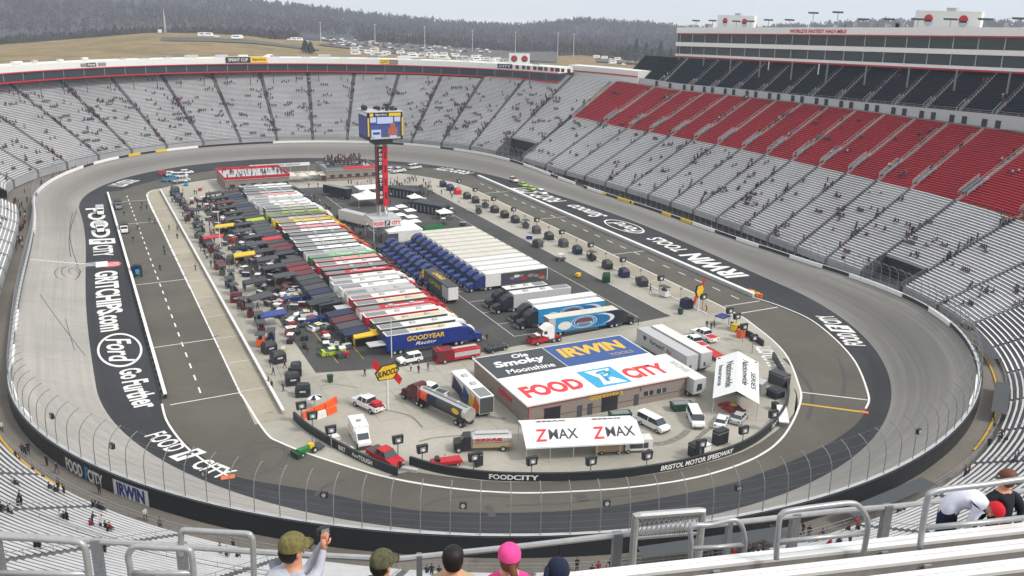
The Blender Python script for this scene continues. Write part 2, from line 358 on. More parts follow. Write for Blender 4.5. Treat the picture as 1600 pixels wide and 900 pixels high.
for nm, x0, x1, y0, y1 in (('pit_box_left', -55.7, -50.6, -100, 96), ('pit_box_right', 46.7, 53.3, -84, 64)):
    poly_sheet(nm, [(x0, y0), (x1, y0), (x1, y1), (x0, y1)], .012, M('pitbox_concrete'))
poly_sheet('garage_area', [(-41.5, -83), (-27, -86.5), (0, -85), (38.2, -81.9), (38.4, 76), (20, 84), (-31, 88), (-41.5, 60)], .016, M('garage_asphalt'))
poly_sheet('corner_asphalt', V2([(46.8, -109.2), (51.2, -95), (52.6, -85.5), (50.3, -85.6), (42, -101), (38.6, -104.5)]), .017, M('apron_asphalt')) if False else None
# painted lines
lines = MB()
def line(mb, pts, w_, z=.024, mi=0):
    for a, b in zip(pts[:-1], pts[1:]):
        a = Vector(a); b = Vector(b); d = (b-a); d.z = 0; d.normalize(); n = Vector((-d.y, d.x, 0))*w_/2
        mb.add([(a-n).to_tuple()[:2]+(z,), (b-n).to_tuple()[:2]+(z,), (b+n).to_tuple()[:2]+(z,), (a+n).to_tuple()[:2]+(z,)], [(0, 1, 2, 3)], mi)
k0 = min(range(len(L2)), key=lambda i: (L2[i]-Vector((61.5, -108, 0))).length)
line(lines, L3, .35); line(lines, smooth(V2([(-68.4, -86), (-68.3, -93.7), (-66.7, -103.3), (-64.1, -111.2), (-62.2, -115.4)])), .35)
line(lines, smooth(V2([(64.7, -78), (66.2, -86.8), (65.3, -98.1), (57.5, -116.0), (46.5, -130.7), (41.2, -135.2)])), .35)
line(lines, V2([(-55.8, 92), (-55.7, -88)]), .3, .028)
line(lines, [G(1253, 613), G(1355, 625)], .3); line(lines, [G(1155, 490), G(1215, 480)], .3, .026)
line(lines, [G(1252, 631), G(1356, 645)], .6, .028, 1)
line(lines, [G(1345, 643), G(1357, 645)], 1.0, .03, 2)
line(lines, [G(345, 747), G(367, 744)], 1.2, .03, 2)
for y in range(-84, 92, 6): line(lines, V2([(-61.9, y), (-61.9, y+2.6)]), .28)
for y in range(-78, 72, 7): line(lines, V2([(60.5, y), (60.5, y+3.)]), .28)
for y in (-87, -58.5, -14.5, 50, 83): line(lines, V2([(-67.2, y), (-55.8, y+.5)]), .25)
for y in (-33, 12, 55, -81): line(lines, V2([(53.8, y), (64.2, y)]), .25)
for y in range(-86, 80, 14): line(lines, V2([(46.9, y), (53.2, y)]), .12, .03); line(lines, V2([(-50.8, y), (-55.5, y)]), .12, .03)
for x in (-36.5, -31.5, 38.2, 31, -5.5, 0.5): line(lines, V2([(x, -80), (x, 70)]), .12, .03, 1 if x < 0 else 0)
for y in range(-80, 70, 8): line(lines, V2([(0.5, y), (6.5, y)]), .12, .034)
for s in (18,): line(lines, [P(s, .3), P(s, .4)], .3)
lo = lines.build('painted_line', [M('line_white'), M('line_yellow'), M('line_orange')]); lo['kind'] = 'structure'
# start / finish line on the banked concrete (left straight)
def trackpt(s, off, lift=.02): f = off/12.5; return P(s, off, wz(s)*f+.004+lift)
mb = MB(); s_fin = toS(G(133, 412))[0]
for k in range(10):
    for e in (0, 1):
        a, b = k*1.2+.2, k*1.2+.8; q = s_fin+(e*.5 if k % 2 else e*.5)
        o_ = .6*e; mb.add([trackpt(q, a+o_), trackpt(q+.45, a+o_), trackpt(q+.45, b+o_), trackpt(q, b+o_)], [(0, 1, 2, 3)])
fo = mb.build('finish_line', M('line_white')); fo['kind'] = 'structure'
# skid marks on the track: dark rubber loops
mb = MB(); mat('skid', (.075, .073, .07), .85); mat('joint', (.27, .255, .22), .9)
def skid(pts, w_=.28):
    v = []
    for i, (s, o) in enumerate(pts):
        v += [trackpt(s, o-w_/2, .012), trackpt(s, o+w_/2, .012)]
    mb.add(v, [(2*i, 2*i+2, 2*i+3, 2*i+1) for i in range(len(pts)-1)])
s_a = toS(G(110, 330))[0]
skid([(s_a+t*3, .8+3.2*math.sin(t/20*2.2)) for t in range(21)], .22)
skid([(s_a+5+t*3.2, 1.6+2.2*math.sin(t/20*2.8+.3)) for t in range(21)], .2)
for (cs, co, rs, ro) in ((s_fin+9, 3.2, 5.5, 2.0), (s_fin+8, 2.4, 3.0, 1.3), (s_fin+11, 4, 6, 2.6)):
    v = [];
    for i in range(33):
        a = 2*math.pi*i/32*.9; v.append((cs+rs*math.cos(a), co+ro*math.sin(a)))
    vv = []
    for (s, o) in v: vv += [trackpt(s, max(.1, o-.1), .012), trackpt(s, max(.3, o+.1), .012)]
    mb.add(vv, [(2*i, 2*i+2, 2*i+3, 2*i+1) for i in range(32)])
skid([(s_fin+30+t*2, 9-t*.42) for t in range(20)], .15)
skid([(s_fin+46+t*1.5, 4.0-t*.1) for t in range(14)], .12)
ko = mb.build('skid_mark', M('skid')); ko['kind'] = 'structure'
mb = MB()
def gskid(px, w_=.3):
    pts = smooth([G(x, y) for x, y in px], 6); line(mb, pts, w_, .018)
gskid([(345, 745), (375, 720), (420, 700), (445, 705), (430, 730), (390, 745)], .25); gskid([(380, 700), (420, 690), (450, 705), (440, 730)], .2)
gskid([(492, 775), (505, 762), (520, 755), (540, 750)], .5); gskid([(660, 795), (680, 782), (740, 775), (800, 776)], .3)
gskid([(760, 790), (765, 795), (770, 808)], 1.0); gskid([(905, 772), (912, 783)], 1.6); gskid([(790, 790), (880, 787), (950, 778), (1020, 768)], .35)
gskid([(1225, 560), (1255, 590), (1270, 620), (1262, 655)], .7); gskid([(1310, 560), (1320, 590), (1316, 620)], .6)
for t in range(26):
    y = -84+t*6.6+random.uniform(-1, 1); x = random.uniform(-57.6, -56.2); line(mb, [Vector((x, y, 0)), Vector((x+random.uniform(.8, 2.2), y+random.uniform(.5, 1.6), 0))], .3, .03)
ko = mb.build('rubber_mark', M('skid')); ko['kind'] = 'structure'
mb = MB(); inside = lambda x, y: toS((x, y))[1] < -27.5 and y < -83 and x < 46 and x > -50
for a_ in np.arange(-48, 48, 5.5):
    for b_ in np.arange(-140, -82, 2.75):
        if inside(a_, b_) and inside(a_, b_+2.75): line(mb, [Vector((a_, b_, 0)), Vector((a_, b_+2.75, 0))], .10, .021)
for b_ in np.arange(-140, -82, 5.5):
    for a_ in np.arange(-48, 46, 2.75):
        if inside(a_, b_) and inside(a_+2.75, b_): line(mb, [Vector((a_, b_, 0)), Vector((a_+2.75, b_, 0))], .10, .0225)
jo = mb.build('slab_joint', M('joint')); jo['kind'] = 'structure'
mb = MB(); gs = lambda px, w_: line(mb, smooth([G(x, y) for x, y in px], 6), w_, .026)
gs([(655, 690), (680, 684), (720, 680), (745, 672)], .35); gs([(500, 604), (520, 600), (560, 606)], .2); gs([(440, 606), (455, 615), (470, 612)], .25); gs([(1000, 690), (1030, 694), (1060, 684), (1075, 672)], 1.2); gs([(1085, 690), (1100, 676), (1112, 668)], .8); gs([(745, 640), (760, 650), (790, 655)], .9); gs([(380, 450), (410, 520), (440, 590)], .15); gs([(600, 640), (640, 650), (660, 668)], .4)
ko2 = mb.build('oil_stain', mat('stain', (.20, .19, .165), .8, var=.4, scale=1.5)); ko2['kind'] = 'structure'
# ------------------------------------------------------------------ painted words on the apron
APR = bpy.data.objects['apron']
def sloc(p): return toS(G(*p))[0]
def paint(body, px0, px1, off, h, m='line_white', bold=.03, shear=0., name='lettering', z=.03):
    s0, o0 = toS(G(*px0)); s1, o1 = toS(G(*px1)); c = (s0+s1)/2; oc = (o0+o1)/2 if off is None else off; w_ = abs(s1-s0)
    return lettering(body, lambda x, y: P(c+x, oc-y, z), M(m), APR, bold, shear, w_, h, name)
def s_of(px, py): return toS(G(px, py))
def paint_oval(c0, so, ro, rs, m='line_white', t=.45, z=.03):
    mb = MB(); n = 40; vs = []
    for i in range(n):
        a = 2*math.pi*i/n
        for r in (1, 1-t/ro*.9): vs.append(P(c0+rs*math.cos(a)*r, so+ro*math.sin(a)*r, z))
    mb.add(vs, [(2*i, (2*i+2) % (2*n), (2*i+3) % (2*n), 2*i+1) for i in range(n)]); return mb.build('painted_ring', M(m), APR)
def pflag(px0, px1, off, h):           # boxed F mark between the words
    s0 = s_of(*px0)[0]; s1 = s_of(*px1)[0]; mb = MB()
    mb.add([P(s0-.5, off+h/2, .03), P(s1-.5, off+h/2, .03), P(s1+.5, off-h/2, .03), P(s0+.5, off-h/2, .03)], [(0, 1, 2, 3)]); mb.build('painted_panel', M('line_white'), APR)
    lettering('F', lambda x, y: P((s0+s1)/2+x, off-y, .036), M('apron_asphalt'), APR, .05, .2, abs(s1-s0)*.5, h*.72)
oL = s_of(148, 400)[1]
paint('FOOD', (148, 325), (150, 372), -4.2, 5.0); pflag((150, 374), (150, 382), -4.2, 6.6); paint('CITY', (150, 384), (152, 401), -4.2, 5.0)
# twin shields
for cc, m in (((144, 413), 'navy'), ((174, 413), 'red_paint')):
    s, o = s_of(*cc); mb = MB(); mb.add([P(s+3.0*math.cos(a), o+2.4*math.sin(a), .03) for a in [2*math.pi*i/20 for i in range(20)]], [tuple(range(20))]); mb.build('painted_panel', M(m), APR)
    s2 = MB()
    for q in (-1.2, 0, 1.2): s2.add([P(s+q-.22, o-1.9, .036), P(s+q+.22, o-1.9, .036), P(s+q+.22, o+1.9, .036), P(s+q-.22, o+1.9, .036)], [(0, 1, 2, 3)])
    s2.build('painted_panel', M('line_white'), APR)
s, o = s_of(159, 413); mb = MB(); mb.add([P(s-2.6, o-1.4, .04), P(s+2.6, o-1.4, .04), P(s+2.6, o+1.4, .04), P(s-2.6, o+1.4, .04)], [(0, 1, 2, 3)]); mb.build('painted_panel', M('line_white'), APR)
paint('GRITCHIPS', (160, 424), (172, 490), -4.6, 5.2, bold=.035); paint('.com', (160, 491), (168, 518), -4.0, 3.6, bold=.03)
s0 = s_of(182, 521)[0]; s1 = s_of(182, 575)[0]; paint_oval((s0+s1)/2, -5.1, 4.0, abs(s1-s0)/2)
paint('Ford', (182, 528), (182, 568), -5.1, 4.6, bold=.02, shear=.35)
paint('Go', (188, 578), (188, 594), -6.0, 3.8, bold=.03); paint('Further', (190, 597), (196, 645), -6.3, 4.4, bold=.03)
paint('FOOD', (218, 684), (255, 712), -3.4, 3.2, bold=.02, shear=.1); pflag((264, 716), (277, 724), -3.4, 4.4); paint('CITY', (292, 730), (344, 751), -3.0, 3.2, bold=.02, shear=.1)
paint('FOOD', (1358, 541), (1334, 521), -3.4, 4.2, bold=.035); pflag((1332, 519), (1318, 508), -3.4, 5.0); paint('CITY', (1316, 506), (1294, 493), -3.4, 4.2, bold=.035)
paint('IRWIN', (1150, 434), (1072, 397), -6.3, 7.0, bold=.04, shear=.1); paint('TOOLS', (1060, 393), (1006, 373), -6.3, 5.0, bold=.03, shear=.1)
s0 = s_of(988, 366)[0]; s1 = s_of(931, 345)[0]; paint_oval((s0+s1)/2, -6.6, 4.3, abs(s1-s0)/2); paint('Ford', (982, 364), (937, 349), -6.6, 5., bold=.02, shear=.35)
paint('Sunoco', (927, 340), (871, 322), -6.4, 6.0, bold=.02, shear=.3); paint('FOOD CITY', (862, 316), (800, 293), -6.2, 6.8, bold=.03, shear=.1)
paint('FOOD CITY', (741, 270), (695, 260), -4.6, 6.0, bold=.03); paint('FOOD CITY', (203, 281), (163, 291), -5.0, 6.5, bold=.03)
def gtext(body, a, b, h, m='line_white', z=.03, flip=1, bold=.03):
    a = G(*a); b = G(*b); u = (b-a).normalized(); v = Vector((-u.y, u.x, 0))*flip; c = (a+b)/2
    return lettering(body, lambda x, y: c+u*x+v*y+Vector((0, 0, z)), M(m), APR, bold, 0, (b-a).length, h)
gtext('FOOD CITY', (1214, 573), (1190, 540), 3.4)
# ------------------------------------------------------------------ outer wall, catch fence
WALL = empty('outer_wall', P(700, 13, 5), 0, 'long low black concrete wall round the outside of the whole race track', 'wall')
def sweep(mb, s0, s1, prof, step=3., mi=0, mis=None):      # prof: list of (off, dz over wall foot) closed loop
    ss = srange(s0, s1, step); n = len(prof); vs = []
    for s in ss:
        z = wz(s); vs += [P(s, o, z+dz) for o, dz in prof]
    fs = [(i*n+k, i*n+(k+1) % n, (i+1)*n+(k+1) % n, (i+1)*n+k) for i in range(len(ss)-1) for k in range(n)]
    b = len(mb.mi); mb.add(vs, fs+[tuple(range(n)), tuple((len(ss)-1)*n+k for k in range(n))], mi)
    if mis:
        for i in range(len(ss)-1):
            for k, m_ in mis.items(): mb.mi[b+i*n+k] = m_
def wpart(name, s0, s1, prof, mats, mis=None, par=WALL):
    mb = MB(); sweep(mb, s0, s1, prof, 2.5, 0, mis)
    mb.v = [tuple(Vector(v)-par.location) for v in mb.v]; return mb.build(name, mats, par)
wpart('wall_base', -66, 120, [(12.5, -1.8), (12.5, .85), (13.0, .85), (13.0, -1.8)], [M('black_paint'), M('light_grey')], {1: 1})
wpart('wall_base', 132, 717, [(12.5, -1.8), (12.5, .85), (13.0, .85), (13.0, -1.8)], [M('black_paint'), M('light_grey')], {1: 1})
wpart('wall_backing', -150, 20, [(13.03, -2.6), (13.03, .80), (13.25, .80), (13.25, -2.6)], [M('black_paint')])
wpart('wall_backing', 480, 632.9, [(13.03, -2.6), (13.03, .80), (13.25, .80), (13.25, -2.6)], [M('black_paint')])
def pan(px0, px1, m, h=.95):
    s0 = toS(G(*px0, 4))[0]; s1 = toS(G(*px1, 4))[0]
    if s0 > s1: s0, s1 = s1, s0
    z0 = wz((s0+s1)/2); s0 = toS(G(*px0, z0))[0]; s1 = toS(G(*px1, z0))[0]; s0, s1 = min(s0, s1), max(s0, s1)
    wpart('barrier_panel', s0, s1, [(12.2, .02), (12.2, h), (12.53, h), (12.53, .02)], [M(m)])
for a, b in (((45, 365), (57, 312)), ((60, 303), (93, 277)), ((96, 276), (120, 263)), ((138, 256), (176, 247)), ((252, 235), (298, 228)), ((425, 222), (584, 222)), ((635, 225), (690, 231)), ((716, 234), (795, 249)), ((822, 262), (848, 271)), ((850, 272), (861, 276)), ((875, 282), (895, 290)), ((917, 297), (938, 305)), ((1070, 351), (1105, 364)), ((1140, 374), (1180, 387)), ((1233, 402), (1287, 421)), ((1322, 431), (1380, 455)), ((1368, 450), (1414, 468)), ((1454, 487), (1492, 516)), ((1528, 594), (1514, 642)), ((20, 490), (18, 522)), ((15, 545), (16, 575)), ((19, 603), (30, 635)), ((34, 645), (48, 664))): pan(a, b, 'white_paint')
for a, b in (((195, 244), (214, 241)), ((235, 237), (252, 234)), ((938, 304), (942, 306)), ((958, 312), (975, 318)), ((1024, 335), (1034, 340)), ((1052, 345), (1070, 351)), ((980, 319), (982, 320))): pan(a, b, 'yellow_paint')
def backtext(body, a, b, h, m, z=None, bold=.04, panel=None):
    s0 = toS(G(*a, 5))[0]; s1 = toS(G(*b, 5))[0]; z0 = wz((s0+s1)/2)-.7; s0 = toS(G(*a, z0))[0]; s1 = toS(G(*b, z0))[0]; c = (s0+s1)/2
    if panel:
        mb = MB(); vs = []
        for s in srange(c-abs(s1-s0)/2-.6, c+abs(s1-s0)/2+.6, 1.5): vs += [P(s, 13.27, wz(s)-.85-h*.6)-WALL.location, P(s, 13.27, wz(s)-.85+h*.6)-WALL.location]
        mb.add(vs, [(2*i, 2*i+2, 2*i+3, 2*i+1) for i in range(len(vs)//2-1)]); mb.build('painted_panel', M(panel), WALL)
    lettering(body, lambda x, y: P(c+x, 13.29, wz(c+x)-.85+y)-WALL.location, M(m), WALL, bold, 0, abs(s1-s0), h)
backtext('FOOD', (98, 722), (120, 740), 1.9, 'off_white'); backtext('F', (122, 742), (126, 746), 2.2, 'sky_blue'); backtext('CITY', (128, 743), (150, 757), 1.9, 'off_white')
backtext('IRWIN', (177, 762), (222, 780), 1.9, 'blue_paint', panel='off_white', bold=.05)
FEN = empty('catch_fence', P(650, 13, 7), 0, 'tall steel catch fence on the outer track wall, its posts bent inward', 'fence')
def post_pts(s):
    z = wz(s)+.6; q = [(12.8, 0), (12.75, 3.0), (12.55, 4.2), (12.1, 5.0), (11.4, 5.6), (10.6, 5.9)]
    return [P(s, o, z+dz)-FEN.location for o, dz in q]
npost = 268
def infence(s): return not (119 < s % SS < 133)
near = [i for i in range(npost) if 545 < i*SS/npost < 783 or i*SS/npost < 10]
far = MB()
for i in range(npost):
    s = i*SS/npost
    if not infence(s): continue
    if i in near[:98]: MB().tube(post_pts(s), .06, 5).build('post', M('mid_grey'), FEN)
    else: far.tube(post_pts(s), .055, 4, cap=False)
tag(far.build('far_posts', M('galvanised'), FEN), kind='stuff')
for zz, oo in ((.25, 12.8), (1.0, 12.79), (1.8, 12.78), (2.6, 12.76), (3.4, 12.7), (4.4, 12.45), (5.2, 11.9), (5.85, 10.75)):
    for a, b in ((133, SS+119),):
        MB().tube([P(s, oo, wz(s)+.6+zz)-FEN.location for s in srange(a, b, 2.6)], .012, 3, cap=False).build('cable', M('galvanised'), FEN)
# loudspeakers hung on the fence
for i, (x, y) in enumerate([(81, 678), (176, 724), (318, 767), (505, 797), (725, 815), (947, 811), (1150, 787), (1316, 748), (1434, 698)]):
    s = min((a for a in np.arange(545, 783, .5)), key=lambda a: abs((lambda c: (c-Vector(CAM)).dot(Rv)/(c-Vector(CAM)).dot(Fv)*FPX+800)(P(a, 12.4, wz(a)+3.2))-x))
    e = empty('loudspeaker', P(s, 12.35, wz(s)+4.3), math.atan2(frame(s)[3], frame(s)[2]), 'small black loudspeaker box on the catch fence post, %s from the left' % ordinal(i), 'loudspeaker', 'loudspeakers on the near catch fence')
    mb = MB(); mb.box(-.25, .15, -.4, .4, -.35, .35).build('cabinet', M('black_paint'), e); MB().cyl((.15, 0, 0), .26, .06, 'x', 10).build('horn', M('light_grey'), e)
# inner pit-road walls on both straights, white-capped
def low_wall(x0, y0, y1, label, h=.95, m0='black_paint', m1='white_paint', t=.45):
    e = empty('pit_road_wall', (x0, (y0+y1)/2, 0), 0, label, 'wall'); n = int(abs(y1-y0)/3.2)
    mb = MB()
    mb.box(-t/2, t/2, y0-e.location.y, y1-e.location.y, -.1, h-.22); mb.build('wall_base', M(m0), e)
    MB().box(-t/2-.06, t/2+.06, y0-e.location.y, y1-e.location.y, h-.2, h).build('wall_cap', M(m1), e)
    return e
lw = low_wall(-67.6, -84, 97, 'long low wall with dark face and white cap between left pit road and painted apron')
for i in range(58):
    y = -84+i*3.1; MB().box(-.5, -.26, y-6.5-.35, y-6.5+.35, 0, .7).build('buttress', M('dark_grey'), lw)
rw = low_wall(64.9, -78, 84, 'long low white wall between right pit road and the painted words on the apron', m0='light_grey', t=.9)
low_wall(-50.7, -98, 97, 'low off-white concrete pit wall in front of the left row of pit carts', .8, 'concrete_wall', 'off_white', .4)
# no wall cap on the right pit boxes: thin kerb
kb = MB().box(46.35, 46.65, -84, 60, 0, .22).build('pit_kerb', M('off_white')); kb['kind'] = 'structure'
# curved black wall round the near end of the infield
IW = empty('infield_wall', (0, -139, 0), 0, 'black curved concrete wall with white lettering around the near end of the infield', 'wall')
def pwall(pts, h, m, parent, t=.4, name='wall_run'):
    pts = smooth([Vector((x, y, 0)) for x, y in pts], 5); mb = MB(); vs = []
    for i, p in enumerate(pts):
        d = (pts[min(i+1, len(pts)-1)]-pts[max(i-1, 0)]).normalized(); n = Vector((-d.y, d.x, 0))*t/2
        for q, z in ((-n, 0), (-n, h), (n, h), (n, 0)): vs.append(p+q+Vector((0, 0, z))-parent.location)
    fs = [(i*4+k, i*4+(k+1) % 4, (i+1)*4+(k+1) % 4, (i+1)*4+k) for i in range(len(pts)-1) for k in range(4)]
    mb.add(vs, fs+[(0, 1, 2, 3), tuple(len(vs)-4+k for k in range(4))]); mb.build(name, m, parent); return pts
IWH = 1.35
WA = pwall([(-49.5, -100.6), (-48.6, -105.5), (-46.2, -112.5), (-43.2, -119.6), (-40.2, -124.8)], IWH, M('black_paint'), IW)
WB = pwall([(-37.4, -122.4), (-34.0, -126.8), (-28.5, -131.2), (-20.6, -135.1), (-14, -137.4), (-7.7, -138.8), (1.0, -139.5), (11.1, -138.6), (20.3, -135.0), (28.8, -129.2), (35.5, -121.8), (40, -114.5), (42.2, -110.5)], IWH, M('black_paint'), IW)
WC = pwall([(44.6, -104.8), (45.4, -101), (45.6, -97.5), (46.0, -93)], IWH, M('black_paint'), IW)
MB().box(-.3, .3, -2.2, 2.2, 0, .5, T=Matrix.Translation(Vector((-38.8, -123.6, 0))-IW.location) @ Matrix.Rotation(R_(48), 4, 'Z')).build('wall_gate', M('light_grey'), IW)
def walltext(run, body, a, b, h, m='white_paint', bold=.03, shear=0., z0=.66):
    A = G(*a, z0); B = G(*b, z0)
    cum = [0]
    for p, q in zip(run[:-1], run[1:]): cum.append(cum[-1]+(q-p).length)
    near_ = lambda X: cum[min(range(len(run)), key=lambda i: (run[i].xy-X.xy).length)]
    u0, u1 = near_(A), near_(B); c = (u0+u1)/2
    def f(x, y):
        u = c+x; i = max(0, min(len(cum)-2, int(np.searchsorted(cum, u))-1)); t = (u-cum[i])/(cum[i+1]-cum[i]); p = run[i].lerp(run[i+1], t)
        d = (run[i+1]-run[i]).normalized(); n = Vector((d.y, -d.x, 0)); return p+n*.225+Vector((0, 0, z0+y))-IW.location
    lettering(body, f, M(m), IW, bold, shear, abs(u1-u0), h)
walltext(WB, 'FOOD', (758, 747), (796, 749), .8); walltext(WB, 'F', (799, 749), (807, 749), .95, 'sky_blue'); walltext(WB, 'CITY', (810, 749), (841, 750), .8)
walltext(WB, 'BRISTOL MOTOR SPEEDWAY', (1029, 737), (1158, 706), .82, shear=.15)
walltext(WA, 'BUILT', (522, 701), (534, 708), .75); walltext(WA, 'Ford', (538, 710), (549, 716), .6, 'off_white', shear=.3); walltext(WA, 'TOUGH', (552, 717), (569, 727), .75)
walltext(WB, 'FOOD CITY', (1218, 668), (1234, 650), .7)
# ------------------------------------------------------------------ grandstands
PITCH = .8
zb = table([(0, 3.3), (74, 3.3), (148, 3.6), (170, 5.0), (195, 6.2), (250, 6.0), (330, 5.6), (372, 4.4), (400, 4.0), (480, 4.0), (540, 4.8), (590, 6.0), (640, 6.6), (700, 6.6), (745, 5.6), (770, 4.2)])
def tilt(s):
    s = (s+SS/2) % SS-SS/2; return float(np.interp(s, [-60, -10, 74, 166, 200], [2.4, 2.2, 1.0, -1.0, 0]))
def off0(s):
    return float(np.interp(s % SS, [0, 148, 200, 330, 368, 392, 420, 540, 590, 700, 783], [19.5, 19.5, 20, 20, 24, 17, 16.5, 17, 18, 17, 19.0]))
slp = table([(0, .577), (390, .577), (480, .5), (560, .42), (715, .42), (765, .52)])
def Z(s, off, slope=None):
    slope = slp(s) if slope is None else slope
    return zb(s)+slope*(off-off0(s))+tilt(s)*(off-19.5)/51.5
def terrace(parent, s0, s1, o0, rows, zf, seat, tread, gap=.65, nseg=2, bh=.43, name='seat_section', pitch=PITCH, riser_foot=1.6, aisle='aisle'):
    """one block of rows between two aisles: stepped treads and the benches on them"""
    L0 = parent.location; om = (o0(s0) if callable(o0) else o0)+rows*pitch*.5; g0 = gap/(1+(om/RR if abs(frame(s0)[1]) > LL else 0)); ss = [s0, s0+g0]+[s0+(s1-s0)*i/nseg for i in range(1, nseg)]+[s1-g0, s1]; nseg += 2; ns = nseg+1
    t = MB(); b = MB()
    for k in range(rows+1):
        for s in ss:
            o = (o0(s) if callable(o0) else o0)+k*pitch; za = zf(s, o); zl = zf(s, o-pitch) if k else za-riser_foot
            t.v.append(tuple(P(s, o, zl)-L0)); t.v.append(tuple(P(s, o, za)-L0))
    for k in range(rows+1):
        for j in range(nseg):
            a = (k*ns+j)*2; am = 1 if j in (0, nseg-1) else 0; t.f.append((a, a+2, a+3, a+1)); t.mi.append(am)
            if k < rows: c = ((k+1)*ns+j)*2; t.f.append((a+1, a+3, c+2, c)); t.mi.append(am)
    for k in range(rows):
        q = []
        for j, s in enumerate(ss[1:-1]):
            o = (o0(s) if callable(o0) else o0)+k*pitch; s_ = s; z = zf(s, o)+bh
            q += [P(s_, o+.36, z-.07)-L0, P(s_, o+.36, z)-L0, P(s_, o+.66, z)-L0, P(s_, o+.66, z-.07)-L0]
        n0 = len(b.v); b.v += [tuple(v) for v in q]
        for j in range(nseg-2):
            for e in range(3): a = n0+j*4+e; b.f.append((a, a+4, a+5, a+1)); b.mi.append(0)
    to = t.build(name, [tread, M(aisle)], parent); b.build('benches', seat, to); return to
def aisle_rail(parent, s, o0, o1, zf, m='light_grey', h=.95, step=3.2):
    L0 = parent.location; mb = MB(); o = o0; pts = []
    while o <= o1: pts.append(P(s, o, zf(s, o)+h)-L0); mb.tube([P(s, o, zf(s, o))-L0, pts[-1]], .03, 4); o += step
    if len(pts) > 1: mb.tube(pts, .035, 4, cap=False)
    mb.build('handrail', M(m), parent)
def front_rail(parent, s0, s1, off, zf, m='galvanised', h=1.1, step=2.2, name='front_railing'):
    L0 = parent.location; mb = MB(); ss = srange(s0, s1, step); f = off if callable(off) else (lambda s: off)
    for hh in (h, h*.55): mb.tube([P(s, f(s), zf(s)+hh)-L0 for s in ss], .035, 4, cap=False)
    for s in ss: mb.tube([P(s, f(s), zf(s))-L0, P(s, f(s), zf(s)+h)-L0], .03, 4)
    mb.build(name, M(m), parent)
S_HOLE = toS(G(1405, 425, 5))[0]
if S_HOLE > 400: S_HOLE -= SS
def hole(par, a, b, k_):
    L0 = par.location; mb = MB(); sl = srange(a+.3, b-.3, 3)
    f = lambda s, o, z: P(s, o, z)-L0
    o1 = lambda s: off0(s)+k_*PITCH-.12; zt_ = lambda s: Z(s, off0(s)+k_*PITCH)-.25; zw = lambda s: wz(s)-1.5
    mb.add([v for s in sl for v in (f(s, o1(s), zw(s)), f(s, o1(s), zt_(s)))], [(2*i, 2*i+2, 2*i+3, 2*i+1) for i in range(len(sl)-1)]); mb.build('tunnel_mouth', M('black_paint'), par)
    for s, t in ((a+.1, .3), (b-.4, .3)):
        m2 = MB(); m2.add([f(s, off0(s)-.2, zw(s)), f(s, o1(s), zw(s)), f(s, o1(s), zt_(s)+.9), f(s, off0(s)-.2, zb(s)+.9), f(s+t, off0(s)-.2, zw(s)), f(s+t, o1(s), zw(s)), f(s+t, o1(s), zt_(s)+.9), f(s+t, off0(s)-.2, zb(s)+.9)], [(0, 1, 2, 3), (4, 5, 6, 7), (3, 2, 6, 7), (0, 3, 7, 4), (0, 1, 5, 4)]); m2.build('tunnel_wall', M('dark_grey'), par)
    m3 = MB(); m3.add([f(s, off0(s)+o_, zw(s)+.15) for s in (a+.3, b-.3) for o_ in (-.5, k_*PITCH)], [(0, 1, 3, 2)]); m3.build('tunnel_floor', M('dark_grey'), par)
    m4 = MB(); m4.tube([f(s, o1(s), zt_(s)+1.1) for s in (a+.4, b-.4)], .06, 5); m4.build('tunnel_rail', M('light_grey'), par)
SEC = []    # (s0, s1, o0func, rows, zf) for placing spectators
# right-hand grandstand: silver below, red above, navy upper deck
GR = empty('lower_grandstand', (100, 20, 3), 0, 'lower stand along the right straight, silver benches below a broad band of red benches', 'grandstand')
GD = empty('upper_grandstand', (151, 20, 34), 0, 'upper deck of dark navy benches above the red benches on the right', 'grandstand')
rs = [166-12.25*i for i in range(18)]
o_red = lambda s: 46.7
for a, b in zip(rs[1:], rs[:-1]):
    rows1 = 34
    k_ = 8 if a < S_HOLE < b else 0
    terrace(GR, a, b, lambda s: off0(s)+k_*PITCH, int(round((46.7-19.5)/PITCH))-k_, lambda s, o: Z(s, o), M('bench_silver'), M('stand_tread'), riser_foot=6 if k_ else 1.6)
    if k_: hole(GR, a, b, k_)
    SEC.append((a, b, (lambda s: off0(s)+6.4) if k_ else off0, 25 if k_ else 33, lambda s, o: Z(s, o), 'right'))
    if a > -50:
        terrace(GR, a, b, o_red, 31, lambda s, o: Z(s, o), M('bench_red'), M('stand_tread_red'), riser_foot=.4, aisle='aisle_pale')
        SEC.append((a, b, o_red, 30, lambda s, o: Z(s, o), 'red'))
        aisle_rail(GR, b, 47.5, 71, lambda s, o: Z(s, o), step=3.4)
        # stair opening at the foot of the red block
        L0 = GR.location; mb = MB()
        for q in (-.9, .9): mb.tube([P(b+q, 48.2, Z(b, 48.2)+1.15)-L0, P(b+q, 54.5, Z(b, 54.5)+1.1)-L0], .06, 4); mb.tube([P(b+q, 48.2, Z(b, 48.2)+.6)-L0, P(b+q, 54.5, Z(b, 54.5)+.55)-L0], .05, 4)
        for o in (48.2, 50.3, 52.4, 54.5):
            for q in (-.9, .9): mb.tube([P(b+q, o, Z(b, o))-L0, P(b+q, o, Z(b, o)+1.15)-L0], .05, 4)
        mb.add([P(b-.85, 48.6, Z(b, 48.6)+.50)-L0, P(b+.85, 48.6, Z(b, 48.6)+.50)-L0, P(b+.85, 54, Z(b, 54)+.50)-L0, P(b-.85, 54, Z(b, 54)+.50)-L0], [(0, 1, 2, 3)], 1)
        mb.build('stair_opening', [M('light_grey'), M('dark_grey')], GR)
